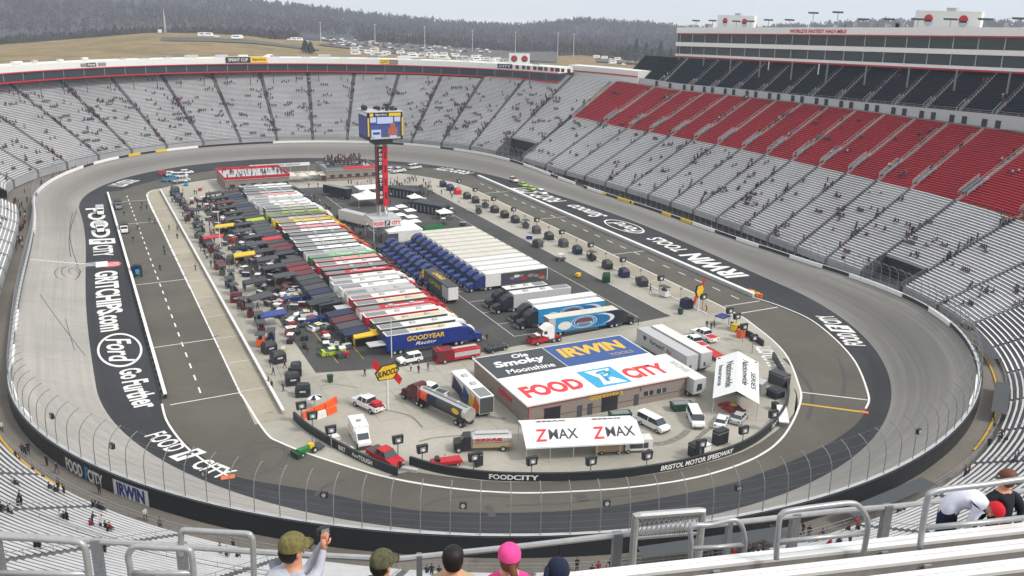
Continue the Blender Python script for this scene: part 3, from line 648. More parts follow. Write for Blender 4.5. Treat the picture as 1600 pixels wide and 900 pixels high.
front_rail(GR, -50, 166, lambda s: off0(s)-.3, lambda s: zb(s)-.2, step=2.6)
# concourse wall with doorways between red block and upper deck
ZT = lambda s: Z(s, 71.6)
mb = MB(); sl = srange(-40, 166, 4)
L0 = GR.location
mb.add([v for s in sl for v in (P(s, 71.5, ZT(s))-L0, P(s, 74.4, ZT(s))-L0)], [(2*i, 2*i+2, 2*i+3, 2*i+1) for i in range(len(sl)-1)], 0); mb.build('concourse_floor', M('walkway_concrete'), GR)
zdk = lambda s: float(np.interp(s, [-4, 38, 96, 168], [38.5, 36.9, 34.9, 33.0]))+.6
mb = MB(); mb.add([v for s in sl for v in (P(s, 74.4, ZT(s)-.2)-L0, P(s, 74.4, max(zdk(s)+.3, ZT(s)+2.4))-L0)], [(2*i, 2*i+2, 2*i+3, 2*i+1) for i in range(len(sl)-1)], 0); mb.build('concourse_wall', M('light_grey'), GR)
for i, s in enumerate(np.arange(-36, 164, 5.6)):
    MB().box(0, .1, -.8, .8, 0, 2.1).build('doorway', M('black_paint'), GR, loc=P(s+(i % 2)*1.2, 74.2, ZT(s)+.02)-L0)
ds = lambda s, o: zdk(s)+(o-75.2)*(float(np.interp(s, [-10, 168], [.80, .78])))
for a, b in zip(rs[1:], rs[:-1]):
    if a < -50: continue
    terrace(GD, a, b, 75.2, 17, ds, M('bench_navy'), M('stand_tread_navy'), riser_foot=1.2, nseg=1, aisle='aisle_pale', gap=.35)
    SEC.append((a, b, lambda s: 75.2, 16, ds, 'deck')); aisle_rail(GD, b, 75.5, 88.4, ds, 'galvanised')
    mb = MB(); L1 = GD.location
    for q in (-.7, .7): mb.tube([P(b+q, 75.2, ds(b, 75.2)+1.2)-L1, P(b+q, 78.2, ds(b, 78.2)+1.1)-L1], .07, 4); mb.tube([P(b+q, 75.2, ds(b, 75.2))-L1, P(b+q, 75.2, ds(b, 75.2)+1.2)-L1], .07, 4); mb.tube([P(b+q, 78.2, ds(b, 78.2))-L1, P(b+q, 78.2, ds(b, 78.2)+1.1)-L1], .07, 4)
    mb.build('stair_rail', M('light_grey'), GD)
front_rail(GD, -40, 166, 75.0, lambda s: zdk(s), step=4, m='light_grey')
# suite tower over the deck (built straight, level falls slightly to the far end)
ST = empty('suite_tower', (166, 20, 47), 0, 'long two-storey glass suite building with white bands along the top of the right stand', 'building')
ys = np.linspace(99, -125, 29)
def zl(z0, z1): return lambda y: z0+(z1-z0)*(98-y)/(98+64)
def xs_(y): return 165+0*y
def hbar(name, x0, x1, za, zb_, m, parent=ST):
    mb = MB(); vs = []
    for y in ys: vs += [Vector((x0, y, za(y)))-parent.location, Vector((x0, y, zb_(y)))-parent.location, Vector((x1, y, zb_(y)))-parent.location, Vector((x1, y, za(y)))-parent.location]
    n = len(ys); mb.add(vs, [(i*4+k, i*4+(k+1) % 4, (i+1)*4+(k+1) % 4, (i+1)*4+k) for i in range(n-1) for k in range(4)]+[(0, 1, 2, 3), tuple(4*(n-1)+k for k in range(4))]); return mb.build(name, m, parent)
hbar('red_trim', 164.8, 167, zl(44.3, 49.5), zl(44.75, 49.95), M('red_paint')); hbar('balcony_band', 164.9, 180, zl(44.8, 50.0), zl(45.7, 50.9), M('white_paint'))
hbar('window_band', 165.8, 179, zl(45.75, 50.95), zl(48.9, 54.2), M('glass_dark')); hbar('floor_band', 164.9, 180, zl(48.95, 54.25), zl(50.6, 55.7), M('white_paint'))
hbar('window_band', 165.8, 179, zl(50.65, 55.75), zl(54.0, 59.2), M('glass_dark')); hbar('red_trim', 164.8, 167, zl(54.05, 59.25), zl(54.35, 59.6), M('red_paint'))
hbar('roof_fascia', 164.9, 181, zl(54.4, 59.65), zl(56.7, 62.0), M('white_paint'))
hbar('rear_wall', 180.2, 181, zl(20, 20), zl(54.3, 59.5), M('mid_grey'))
for y in np.arange(97, -125, -8.6):
    for za, zb_ in ((zl(45.75, 50.95), zl(48.9, 54.2)), (zl(50.65, 55.75), zl(54.0, 59.2))): MB().box(165.55, 165.8, y-.12, y+.12, za(y), zb_(y)).build('mullion', M('light_grey'), ST).matrix_world = Matrix.Translation((0, 0, 0)) if False else Matrix.Identity(4)
for o in list(ST.children):
    if o.name.startswith('mullion'): o.location = -ST.location
for i, y in enumerate(np.arange(90, -125, -17.2)):
    z1 = zl(44.3, 49.5)(y); s_ = y+74; x = 160.5; MB().box(x-.2, x+.2, y-.2, y+.2, ds(s_, 82), z1+.6).build('column', M('mid_grey'), ST, loc=-ST.location)
for yy in (38, 12): MB().box(164.2, 164.5, yy-.18, yy+.18, zl(44.3, 49.5)(yy)-3.6, zl(44.3, 49.5)(yy)).build('white_pipe', M('white_paint'), ST, loc=-ST.location)
def on_tower(px, py, X=164.85): d = ray(px, py); t = (X-CAM[0])/d.x; return Vector(CAM)+d*t
a = on_tower(1234, 48.5); b = on_tower(1323, 49.0); u = (b-a)
lettering("WORLD'S FASTEST HALF-MILE", plane_fn((a+b)/2-ST.location, u, (0, 0, 1), .05), M('red_paint'), ST, .03, .15, u.length, 1.3)
# logo boards and lamp heads on the tower roof
for i, (x0, x1, yt, yb, lab) in enumerate(((1120, 1177, 23, 44, 'smaller white board with two round red-topped logos at the far end of the suite roof'), (1427, 1530, 16, 45, 'larger white board with two round red-topped logos on the suite roof above the nearer end'))):
    A = on_tower(x0, yb, 174); B = on_tower(x1, yb+1, 174); T_ = on_tower(x0, yt, 174); h = T_.z-A.z; c = (A+B)/2; L = (B-A).length
    e = empty('logo_board', (174, c.y, min(A.z, B.z)-1), 0, lab, 'sign', 'logo boards on the suite roof'); MB().box(0, 1.2, -L/2, L/2, 0, h+1).build('board', M('off_white'), e)
    MB().box(0, 1.4, -L*.12, L*.02, h+1, h+1+h*.17).build('vent_box', M('light_grey'), e)
    for q in (-.28, .25):
        r = h*.32; n = 20
        def disc(rr, x, a0=0, a1=2*math.pi, m='red_paint', nm='round_logo', dz=0):
            mb = MB(); pts = [(-x, -L*q+rr*math.cos(a0+(a1-a0)*k/n), (h+1)*.56+rr*math.sin(a0+(a1-a0)*k/n)+dz) for k in range(n+1)]; mb.add(pts, [tuple(range(n+1))]); return mb.build(nm, M(m), e)
        disc(r*1.08, .02, m='off_white'); disc(r, .04, .1, math.pi-.1); disc(r*.98, .05, math.pi+.2, 2*math.pi-.2, 'light_grey'); MB().box(-.08, -.06, -L*q-r*.75, -L*q+r*.75, (h+1)*.50, (h+1)*.60).build('logo_bar', M('navy'), e)
lampspots = [(1087, 44, 33), (1113, 44, 33), (1150, 44, 34), (1172, 44, 34), (1200, 43, 32), (1233, 43, 32), (1269, 42, 21), (1307, 42, 20), (1348, 43, 31), (1388, 43, 31), (1433, 43, 31), (1484, 43, 31), (1538, 44, 31), (1592, 44, 30)]
for i, (x, yb, yt) in enumerate(lampspots):
    X = 170; A = on_tower(x, yb, X); B = on_tower(x, yt, X); hh = B.z-A.z+1
    e = empty('floodlight_mast', A-Vector((0, 0, 1)), 0, 'T-shaped floodlight mast on the suite roof, %s from the far end' % ordinal(i), 'floodlight', 'floodlight masts along the suite roof')
    MB().tube([(0, 0, 0), (0, 0, hh)], .12, 5).build('pole', M('mid_grey'), e); wd = 2.4
    mb = MB().box(-.1, .1, -wd, wd, hh-.1, hh+.08)
    for k in range(6): mb.box(-.35, .2, -wd+.2+k*.85, -wd+.7+k*.85, hh+.08, hh+.5)
    mb.build('lamp_head', M('dark_grey'), e)
for i, (x, w_, h_) in enumerate([(1082, 1.6, .8), (1107, 2.4, 1.1), (1330, 3.4, 1.6), (1357, 3, 1.3), (1370, 2, 1.0), (1380, 3, 1), (1406, 3.2, 1.0), (1405, 1.5, 1), (1565, 3, 1), (1320, 1.5, .9), (1290, 9, .7)]):
    A = on_tower(x, 43, 168); MB().box(-1, 1, -w_/2, w_/2, -1, h_+.3).build('roof_unit', M('mid_grey'), ST, loc=A-ST.location)
# far turn grandstand
GF = empty('far_grandstand', (0, 170, 6), 0, 'curved silver grandstand wrapping the far turn, with a glass suite level over its top rows', 'grandstand')
zF = lambda s, o: Z(s, o, .60)
fs_ = [166+12.4*i for i in range(18)]
oF = lambda s: off0(s)+(float(np.interp(s, [166, 171, 182, 184], [0, 8, 8, 0])) if False else 0)
for a, b in zip(fs_[:-1], fs_[1:]):
    k_ = 11 if a < 170 else 0
    terrace(GF, a, b, lambda s: off0(s)+k_*PITCH, (62 if a < 200 else 52)-k_, zF, M('bench_silver'), M('stand_tread'), riser_foot=7 if k_ else 2.6, gap=.8)
    if k_: hole(GF, a, b, k_)
    SEC.append((a, b, (lambda s: off0(s)+8.8) if k_ else off0, 36 if k_ else 48, zF, 'far'))
front_rail(GF, 166, fs_[-1], lambda s: off0(s)-.3, lambda s: zb(s)-.1, step=2.6)
sE = 372.
def fband(name, o, za, zb_, s0, s1, m, depth=3., parent=GF):
    mb = MB(); sl = srange(s0, s1, 3.1); vs = []
    za_ = za if callable(za) else (lambda s: za); zc_ = zb_ if callable(zb_) else (lambda s: zb_)
    for s in sl: vs += [P(s, o, za_(s), False)-parent.location, P(s, o, zc_(s), False)-parent.location, P(s, o+depth, zc_(s), False)-parent.location, P(s, o+depth, za_(s), False)-parent.location]
    n = len(sl); mb.add(vs, [(i*4+k, i*4+(k+1) % 4, (i+1)*4+(k+1) % 4, (i+1)*4+k) for i in range(n-1) for k in range(4)]+[(0, 1, 2, 3), tuple(4*(n-1)+k for k in range(4))]); return mb.build(name, M(m), parent)
SUI = empty('suite_ring', (0, 210, 33), 0, 'curved glass suite level with white roof band over the top of the far turn stand', 'building')
s0_, s1_ = 180, 440
fband('red_trim', 56.6, 31.6, 32.1, s0_, s1_, 'red_paint', 2, SUI); fband('window_band', 57.2, 32.12, 35.2, s0_, s1_, 'glass_dark', 9, SUI); fband('red_trim', 56.6, 35.22, 35.6, s0_, s1_, 'red_paint', 2, SUI)
fband('roof_fascia', 56.8, 35.62, 38.1, s0_, s1_, 'off_white', 11, SUI); fband('rear_wall', 68, 3, 35.6, s0_, s1_, 'mid_grey', .6, SUI)
# lower, set-back piece of roof at the right end
fband('end_wall', 69, 30.5, 38.6, 160, 182, 'off_white', 8, SUI); fband('red_trim', 68.7, 36.0, 36.5, 160, 180, 'red_paint', .25, SUI)
for s in np.arange(184, 440, 5.3): MB().box(-.1, 0, -.12, .12, 32.15, 35.2).build('mullion', M('mid_grey'), SUI, loc=P(s, 57.15, 0, False)-SUI.location, rz=math.atan2(frame(s)[3], frame(s)[2]))
for i, s in enumerate(np.arange(188, 400, 6.2)):
    o = 54.0; MB().box(-.15, .15, -.15, .15, zF(s, o)-.2, 31.7).build('column', M('dark_grey'), SUI, loc=P(s, o, 0, False)-SUI.location)
def on_ring(px, py, o=56.7):
    best = None
    for s in np.arange(166, 440, .5):
        c = P(s, o, 0, False); d = ray(px, py); t = (c.xy-Vector(CAM).xy).length/math.hypot(d.x, d.y); q = Vector(CAM)+d*t; e = (q.xy-c.xy).length
        if best is None or e < best[0]: best = (e, s, q.z)
    return best[1], best[2]
def ring_sign(x0, x1, z0, z1, m, txt=None, tm='white_paint', out=.25, name='roof_sign', lab=None, cat='sign', shear=0.):
    sa = on_ring(x0, 97)[0]; sb = on_ring(x1, 97)[0]; sa, sb = min(sa, sb), max(sa, sb)
    e = empty(name, P((sa+sb)/2, 56.5, z0, False), 0, lab, cat)
    mb = MB(); vs = []
    for s in srange(sa, sb, 2): vs += [P(s, 56.8-out, z0, False)-e.location, P(s, 56.8-out, z1, False)-e.location, P(s, 56.75, z1, False)-e.location, P(s, 56.75, z0, False)-e.location]
    n = len(vs)//4; mb.add(vs, [(i*4+k, i*4+(k+1) % 4, (i+1)*4+(k+1) % 4, (i+1)*4+k) for i in range(n-1) for k in range(4)]+[(0, 1, 2, 3), tuple(4*(n-1)+k for k in range(4))]); mb.build('board', M(m), e)
    if txt: lettering(txt, lambda x, y: P((sa+sb)/2-x, 56.75-out, (z0+z1)/2+y, False)-e.location, M(tm), e, .02, shear, (sb-sa)*.8, (z1-z0)*.55)
    return e
ring_sign(125, 134, 36.2, 37.5, 'mid_grey', lab='dark rectangular board left of the oval sign on the far roof band')
ring_sign(136, 150, 36.1, 37.6, 'dark_grey', 'Ford', 'white_paint', lab='small oval car maker sign on the far roof band', shear=.3)
ring_sign(152, 165, 36.2, 37.5, 'mid_grey', lab='dark rectangular board right of the oval sign on the far roof band')
ring_sign(352, 392, 36.0, 38.6, 'black_paint', 'SPRINT CUP', 'off_white', lab='black sign with white words on the roof band above the left of the far turn'); ring_sign(392, 419, 36.0, 38.6, 'yellow_paint', 'Sprint', 'black_paint', lab='yellow sign next to the black one on the far roof band')
ring_sign(595, 608, 35.9, 38.1, 'yellow_paint', 'CAT', 'dark_grey', lab='small yellow sign on the far roof band behind the scoreboard tower'); ring_sign(608, 621, 35.9, 38.1, 'brick_tan', lab='small brown board beside the yellow sign on the far roof band')
ring_sign(778, 800, 36.2, 38.2, 'navy', 'CITY', 'off_white', lab='dark blue board on the far roof band under the square logo board')
for i in range(10):
    x = 806+i*8.9; ring_sign(x, x+5.6, 36.3, 37.9, 'dark_grey' if i % 3 else 'dark_red', lab='square dark panel on the far roof band, %s from the left in the row' % ordinal(i))
e = empty('square_logo_board', P(on_ring(805, 97)[0], 60, 38.1, False), 0, 'white square board with round red and black logo standing on the far roof', 'sign'); e.rotation_euler[2] = math.atan2(CAM[0]-e.location.x, -(CAM[1]-e.location.y))
MB().box(-4.8, 4.8, -.3, .3, 0, 5.0).build('board', M('off_white'), e)
for q in (-2.4, 2.4):
    MB().cyl((q, -.36, 2.5), 1.5, .06, 'y', 16).build('round_logo', M('dark_grey'), e); MB().cyl((q, -.42, 2.8), 1.0, .06, 'y', 16).build('round_logo', M('red_paint'), e)
random.seed(3)
for i in range(34):
    s = 190+i*6.5+random.uniform(-2, 2); w_ = random.uniform(1, 3); rz = math.atan2(frame(s)[3], frame(s)[2]); hh = random.uniform(.6, 1.6)
    mb = MB().box(-.8, .8, -w_, w_, hh*.4, hh); mb.tube([(0, -w_*.6, 0), (0, -w_*.6, hh)], .1, 4); mb.tube([(0, w_*.6, 0), (0, w_*.6, hh)], .1, 4)
    mb.build('roof_unit', M(random.choice(['light_grey', 'off_white', 'mid_grey'])), SUI, loc=P(s, 62, 38.1, False)-SUI.location, rz=rz)
# left stand (only its foot shows) and the near stand that carries the camera
GL = empty('left_grandstand', (-100, 0, 4), 0, 'silver grandstand along the left straight, only its lowest rows in view', 'grandstand')
ls = [396+12.2*i for i in range(12)]
for a, b in zip(ls[:-1], ls[1:]): terrace(GL, a, b, off0, 28, lambda s, o: Z(s, o), M('bench_silver'), M('stand_tread')); SEC.append((a, b, off0, 16, lambda s, o: Z(s, o), 'left'))
front_rail(GL, 396, ls[-1], lambda s: off0(s)-.3, lambda s: zb(s)-.1)
GN = empty('near_grandstand', (-20, -170, 6), 0, 'silver lower grandstand of the near turn, seen from above across the bottom of the view', 'grandstand')
nsx = [ls[-1]+12.1*i for i in range(19)]
nend = SS+rs[-1]
nsx = [ls[-1]+(nend-ls[-1])*i/19 for i in range(20)]
for a, b in zip(nsx[:-1], nsx[1:]):
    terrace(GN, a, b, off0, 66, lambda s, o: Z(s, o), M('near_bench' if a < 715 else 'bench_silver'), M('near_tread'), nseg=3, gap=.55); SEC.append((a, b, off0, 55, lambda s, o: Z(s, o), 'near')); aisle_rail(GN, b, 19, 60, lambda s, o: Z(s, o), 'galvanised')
front_rail(GN, ls[-1], nend, lambda s: off0(s)-.3, lambda s: zb(s)-.1)
front_rail(GN, 575, 650, lambda s: off0(s)+9.7, lambda s: Z(s, off0(s)+9), h=1.1, name='cross_railing')
for s0, s1 in ((640, 655), (663, 676), (700, 712), (722, 735)):
    L0 = GN.location; mb = MB(); o = 19.5
    mb.add([P(s0, o-4.2, zb(s0)+1.1)-L0, P(s1, o-4.2, zb(s1)+1.1)-L0, P(s1, o-2.0, zb(s1)+1.1)-L0, P(s0, o-2.0, zb(s0)+1.1)-L0], [(0, 1, 2, 3)]); mb.build('camera_deck', M('dark_grey'), GN)
# yellow line painted along the walkway behind the wall
mb = MB(); sl = srange(toS(G(0, 640, 5))[0], toS(G(137, 738, 5))[0], 2)
mb.add([v for s in sl for v in (P(s, 16.2, wz(s)-1.7+.05), P(s, 16.55, wz(s)-1.7+.05))], [(2*i, 2*i+2, 2*i+3, 2*i+1) for i in range(len(sl)-1)])
sl = srange(690, 752, 2); mb.add([v for s in sl for v in (P(s, 15.6, wz(s)-1.7+.05), P(s, 15.9, wz(s)-1.7+.05))], [(2*i, 2*i+2, 2*i+3, 2*i+1) for i in range(len(sl)-1)])
yl = mb.build('yellow_line', M('line_yellow')); yl['kind'] = 'structure'
# ------------------------------------------------------------------ vehicles
def wheel_mesh():
    mb = MB().cyl((0, -.14, 0), .5, .28, 'y', 12); mb.cyl((0, -.16, 0), .27, .32, 'y', 8, 1); return mb
_wm = {}
def wheel(parent, x, y, r=.5, w_=.3):
    k = (round(r, 2), round(w_, 2))
    if k not in _wm:
        mb = MB().cyl((0, -w_/2, 0), r, w_, 'y', 12, 0); mb.cyl((0, -w_/2-.02, 0), r*.52, w_+.04, 'y', 8, 1)
        o = mb.build('wheel', [M('rubber'), M('light_grey')], parent); _wm[k] = o.data
    else: o = bpy.data.objects.new('wheel', _wm[k]); link(o, parent)
    o.location = (x, y, r); return o
def tractor_parts(e, x0, m, sleeper=True, m2=None):
    """road tractor, nose towards +x, rear at x0"""
    ch = MB().box(x0-.4, x0+6.1, -.45, .45, .55, .95); ch.box(x0+1.7, x0+2.9, -1.2, 1.2, .45, .95); ch.build('chassis', M('dark_grey'), e)
    s0 = x0+1.5
    MB().prism([(s0, .95), (s0, 3.5), (s0+.5, 3.75), (s0+1.3, 3.7), (s0+2.5, 2.9), (s0+2.75, 2.1), (s0+2.8, .8)] if sleeper else [(s0+1, .95), (s0+1, 2.8), (s0+1.2, 2.95), (s0+2.4, 2.85), (s0+2.75, 2.1), (s0+2.8, .8)], -1.15, 1.15).build('cab', M(m), e)
    MB().prism([(s0+2.78, .75), (s0+2.78, 2.08), (s0+4.3, 1.75), (s0+4.55, 1.5), (s0+4.55, .75)], -.82, .82).build('hood', M(m2 or m), e)
    MB().prism([(s0+2.42, 2.9), (s0+2.56, 2.93), (s0+2.84, 2.14), (s0+2.72, 2.1)], -1.0, 1.0).build('windshield', M('glass_dark'), e)
    MB().box(s0+1.6, s0+2.35, -1.17, 1.17, 2.1, 2.75).build('side_window', M('glass_dark'), e)
    MB().box(s0+4.5, s0+4.75, -1.15, 1.15, .45, .85).build('bumper', M('galvanised'), e)
    for y in (-.98, .98):
        MB().prism([(s0+3.0, .9), (s0+3.1, 1.35), (s0+4.1, 1.3), (s0+4.35, .9)], y-.2, y+.2).build('fender', M(m2 or m), e); wheel(e, s0+3.65, y, .5, .3)
        for x in (x0+.3, x0+1.5): wheel(e, x, y*.95, .5, .5)
        MB().cyl((s0-.12, y, .9), .09, 2.8, 'z', 6).build('exhaust_stack', M('galvanised'), e)
def trailer_parts(e, L, roof, side, H=4.1, rear=None, deck=True, skirt='dark_grey', stripe=None):
    """trailer from x=0 (rear doors) to x=L"""
    b = MB(); b.box(0, L, -1.3, 1.3, .95, H); b.build('trailer_body', M(side), e)
    MB().box(-.03, L+.03, -1.33, 1.33, H, H+.06).build('roof', M(roof), e)
    if deck:
        MB().box(.3, L*.30, -1.05, 1.05, H+.06, H+.12).build('roof_deck', M('mid_grey'), e)
        for x in (L*.42, L*.72): MB().box(x, x+1.0, -.45, .45, H+.06, H+.36).build('air_conditioner', M('light_grey'), e)
    MB().box(L*.22, L*.72, -1.2, 1.2, .35, .95).build('belly_box', M(skirt), e)
    MB().box(-.05, 0, -1.22, 1.22, 1.05, H-.1).build('rear_door', M(rear or side), e)
    if stripe:
        for y in (-1.325, 1.3): MB().box(L*.05, L*.95, y, y+.025, 1.4, 2.2).build('side_stripe', M(stripe), e)
    for x in (1.6, 2.8):
        for y in (-1.0, 1.0): wheel(e, x, y, .5, .5)
def hauler(x, y, rz, roof, side, cab, label, group, L=15.8, H=4.1, tractor=True, cat='hauler truck', name='team_hauler', **k):
    e = empty(name, (x, y, 0), rz, label, cat, group); trailer_parts(e, L, roof, side, H, **k)
    if tractor: tractor_parts(e, L-1.6, cab)
    return e
LH = [('off_white', 'blue_paint', 'blue_paint', 'blue hauler with pale roof and yellow lettering, nearest in the left row'),
('off_white', 'dark_grey', 'white_paint', 0), ('roof_cream', 'dark_grey', 'white_paint', 0), ('white_paint', 'red_paint', 'white_paint', 0), ('red_paint', 'off_white', 'red_paint', 0), ('roof_cream', 'dark_grey', 'red_paint', 0),
('off_white', 'red_paint', 'red_paint', 0), ('light_grey', 'off_white', 'black_paint', 0), ('white_paint', 'off_white', 'red_paint', 0), ('white_paint', 'light_grey', 'black_paint', 0), ('off_white', 'off_white', 'white_paint', 0),
('red_paint', 'black_paint', 'red_paint', 0), ('mid_grey', 'black_paint', 'black_paint', 0), ('off_white', 'red_paint', 'black_paint', 0), ('pink_roof', 'dark_red', 'dark_red', 0), ('green_roof', 'green_paint', 'green_paint', 0), ('light_grey', 'off_white', 'white_paint', 0),
('white_paint', 'black_paint', 'white_paint', 0), ('light_grey', 'dark_grey', 'black_paint', 0), ('white_paint', 'black_paint', 'orange', 0), ('off_white', 'dark_grey', 'orange', 0), ('mid_grey', 'black_paint', 'black_paint', 0), ('white_paint', 'black_paint', 'red_paint', 0),
('pink_roof', 'dark_red', 'red_paint', 0), ('white_paint', 'dark_red', 'yellow_paint', 0), ('yellow_paint', 'black_paint', 'yellow_paint', 0), ('roof_cream', 'yellow_paint', 'yellow_paint', 0), ('mid_grey', 'black_paint', 'dark_red', 0), ('lime', 'lime', 'lime', 0),
('light_grey', 'dark_grey', 'white_paint', 0), ('roof_cream', 'dark_grey', 'white_paint', 0), ('off_white', 'light_grey', 'white_paint', 0), ('white_paint', 'light_grey', 'white_paint', 0), ('light_grey', 'off_white', 'white_paint', 0), ('white_paint', 'off_white', 'navy', 0),
('pink_roof', 'off_white', 'white_paint', 0), ('light_grey', 'black_paint', 'white_paint', 0), ('mid_grey', 'dark_grey', 'black_paint', 0), ('off_white', 'dark_grey', 'dark_grey', 0), ('white_paint', 'dark_grey', 'black_paint', 0)]
mat('pink_roof', rgb(214, 150, 150), .6); mat('green_roof', rgb(120, 176, 128), .6)
cn = dict(off_white='off-white', white_paint='white', roof_cream='cream', red_paint='red', light_grey='light grey', mid_grey='grey', dark_grey='dark grey', black_paint='black', blue_paint='blue', navy='navy', pink_roof='pale red', green_roof='pale green', yellow_paint='yellow', lime='lime green', green_paint='green', dark_red='dark red', orange='orange')
random.seed(11)
for i, (rf, sd_, cb, lab) in enumerate(LH):
    y = -80.4+i*3.97-1.3+(2.6 if i == 0 else 1.3)-1.3; y = -79.1+i*3.96
    lab = lab or '%s-roofed hauler with %s cab, %s from the near end of the left row' % (cn[rf], cn[cb], ordinal(i))
    e = hauler(-27.0+(random.uniform(-.7, .7) if i else 0), y, random.uniform(-.006, .006), rf, sd_, cb, lab, 'team haulers parked side by side in the long left row', rear=None, stripe=random.choice([None, 'white_paint', 'red_paint', 'navy']) if i else None)
    if i % 3 != 1: MB().box(-3.4, -.1, -1.25, 1.25, 2.35, 2.5).build('tailgate', M('dark_grey' if i % 2 else 'light_grey'), e)
    if i == 0:
        lettering('GOODYEAR', plane_fn((8.0, -1.33, 3.0), (1, 0, 0), (0, 0, 1), .03), M('yellow_paint'), e, .03, .1, 7.8, 1.0)
        lettering('Racing', plane_fn((8.0, -1.33, 1.75), (1, 0, 0), (0, 0, 1), .03), M('off_white'), e, .02, .35, 4.4, .9)
        lettering('GOODYEAR', plane_fn((8.6, -.1, 4.17), (1, 0, 0), (0, 1, 0), .3), M('yellow_paint'), e, .03, .1, 7.4, .95)
    elif rf in ('yellow_paint', 'lime', 'green_roof', 'red_paint', 'roof_cream'):
        MB().box(6, 14.6, -.28, .28, 4.165, 4.17).build('roof_marking', M('off_white' if rf != 'roof_cream' else 'yellow_paint'), e)
# right block of white-roofed haulers, blue cabs facing left
mat('truck_blue', rgb(36, 56, 112), .4, var=.25, scale=.4)
for i in range(12):
    y = -48.6+i*3.86
    rfc = ['white_paint', 'white_paint', 'off_white', 'off_white', 'roof_cream', 'roof_cream', 'roof_cream', 'roof_cream', 'roof_cream', 'roof_cream', 'roof_cream', 'roof_cream'][i]
    e = hauler(24.2, y, math.pi, rfc, 'off_white', 'truck_blue', 'white hauler with blue cab, %s from the near end of the right block' % ordinal(i) if i else 'white hauler with blue cab and pictures along its side, nearest of the right block', 'white haulers with blue cabs in the right block', L=16.6, deck=False, rear='dark_grey', tractor=(True))
    if i == 0:
        MB().box(.2, 12.6, 1.3, 1.33, 1.0, 3.9).build('picture_panel', M('dark_grey'), e)
        random.seed(5)
        for k in range(12):
            x = random.uniform(1, 11.5); z = random.uniform(1.4, 3.3); mb = MB(); q = [(x+random.uniform(.4, 1.2)*math.cos(a), 1.345+k*.002, z+random.uniform(.2, .55)*math.sin(a)) for a in [2*math.pi*j/7 for j in range(7)]]
            mb.add(q, [tuple(range(7))]).build('picture_patch', M(random.choice(['brick_tan', 'off_white', 'purple', 'red_paint', 'mid_grey'])), e)
        # front wall
# second rank of blue tractors parked nose-left in front of the first rank
for i in range(10):
    e = empty('road_tractor', (-1.4, -44.6+i*3.9+1.2, 0), math.pi, 'blue tractor without trailer, %s from the near end of the rank beside the lane' % ordinal(i), 'road tractor', 'blue road tractors without trailers')
    tractor_parts(e, -2.2, 'truck_blue')
for e in [o for o in C.objects if o.name.startswith('road_tractor')]: pass
e = hauler(-3.2, -56.0, math.pi/2, 'dark_grey', 'dark_grey', 'yellow_paint', 'dark hauler with yellow cab standing alone between the two blocks of trucks', None, L=15.4, deck=False, rear='off_white')
lettering('SPRINT', plane_fn((9, 0, 4.17), (1, 0, 0), (0, 1, 0), .03), M('yellow_paint'), e, .03, 0, 6, 1.2); lettering('CUP SERIES', plane_fn((8, 1.3, 2.6), (-1, 0, 0), (0, 0, 1), .03), M('lime'), e, .02, .2, 7, 1.0)
MB().box(0, 3.6, 1.305, 1.33, 1.0, 3.9).build('side_panel', M('light_grey'), e)
MR = [(-62.4, 7.0, 10.5, 'off_white', 'dark_grey', 'black_paint', 'short black bodied hauler with white roof and black cab, nearest the picture-sided truck'), (-66.3, 7.0, 14.5, 'off_white', 'light_grey', 'black_paint', 'white-roofed silver hauler with black cab in the middle of the yard'), (-73.4, 8.0, 16, 'white_paint', 'off_white', 'black_paint', 'cream-roofed hauler with black sleeper cab behind the blue oval hauler'), (-77.4, 7.4, 16.2, 'white_paint', 'sky_blue', 'black_paint', 'white-roofed hauler with blue swirl sides and big oval, farther of the two'), ]
for y, x0, L, rf, sd_, cb, lab in MR:
    e = hauler(x0+L, y+1.3, math.pi, rf, sd_, cb, lab, 'haulers with cabs to the left in the middle of the yard', L=L, deck=(y > -70), rear='dark_grey')
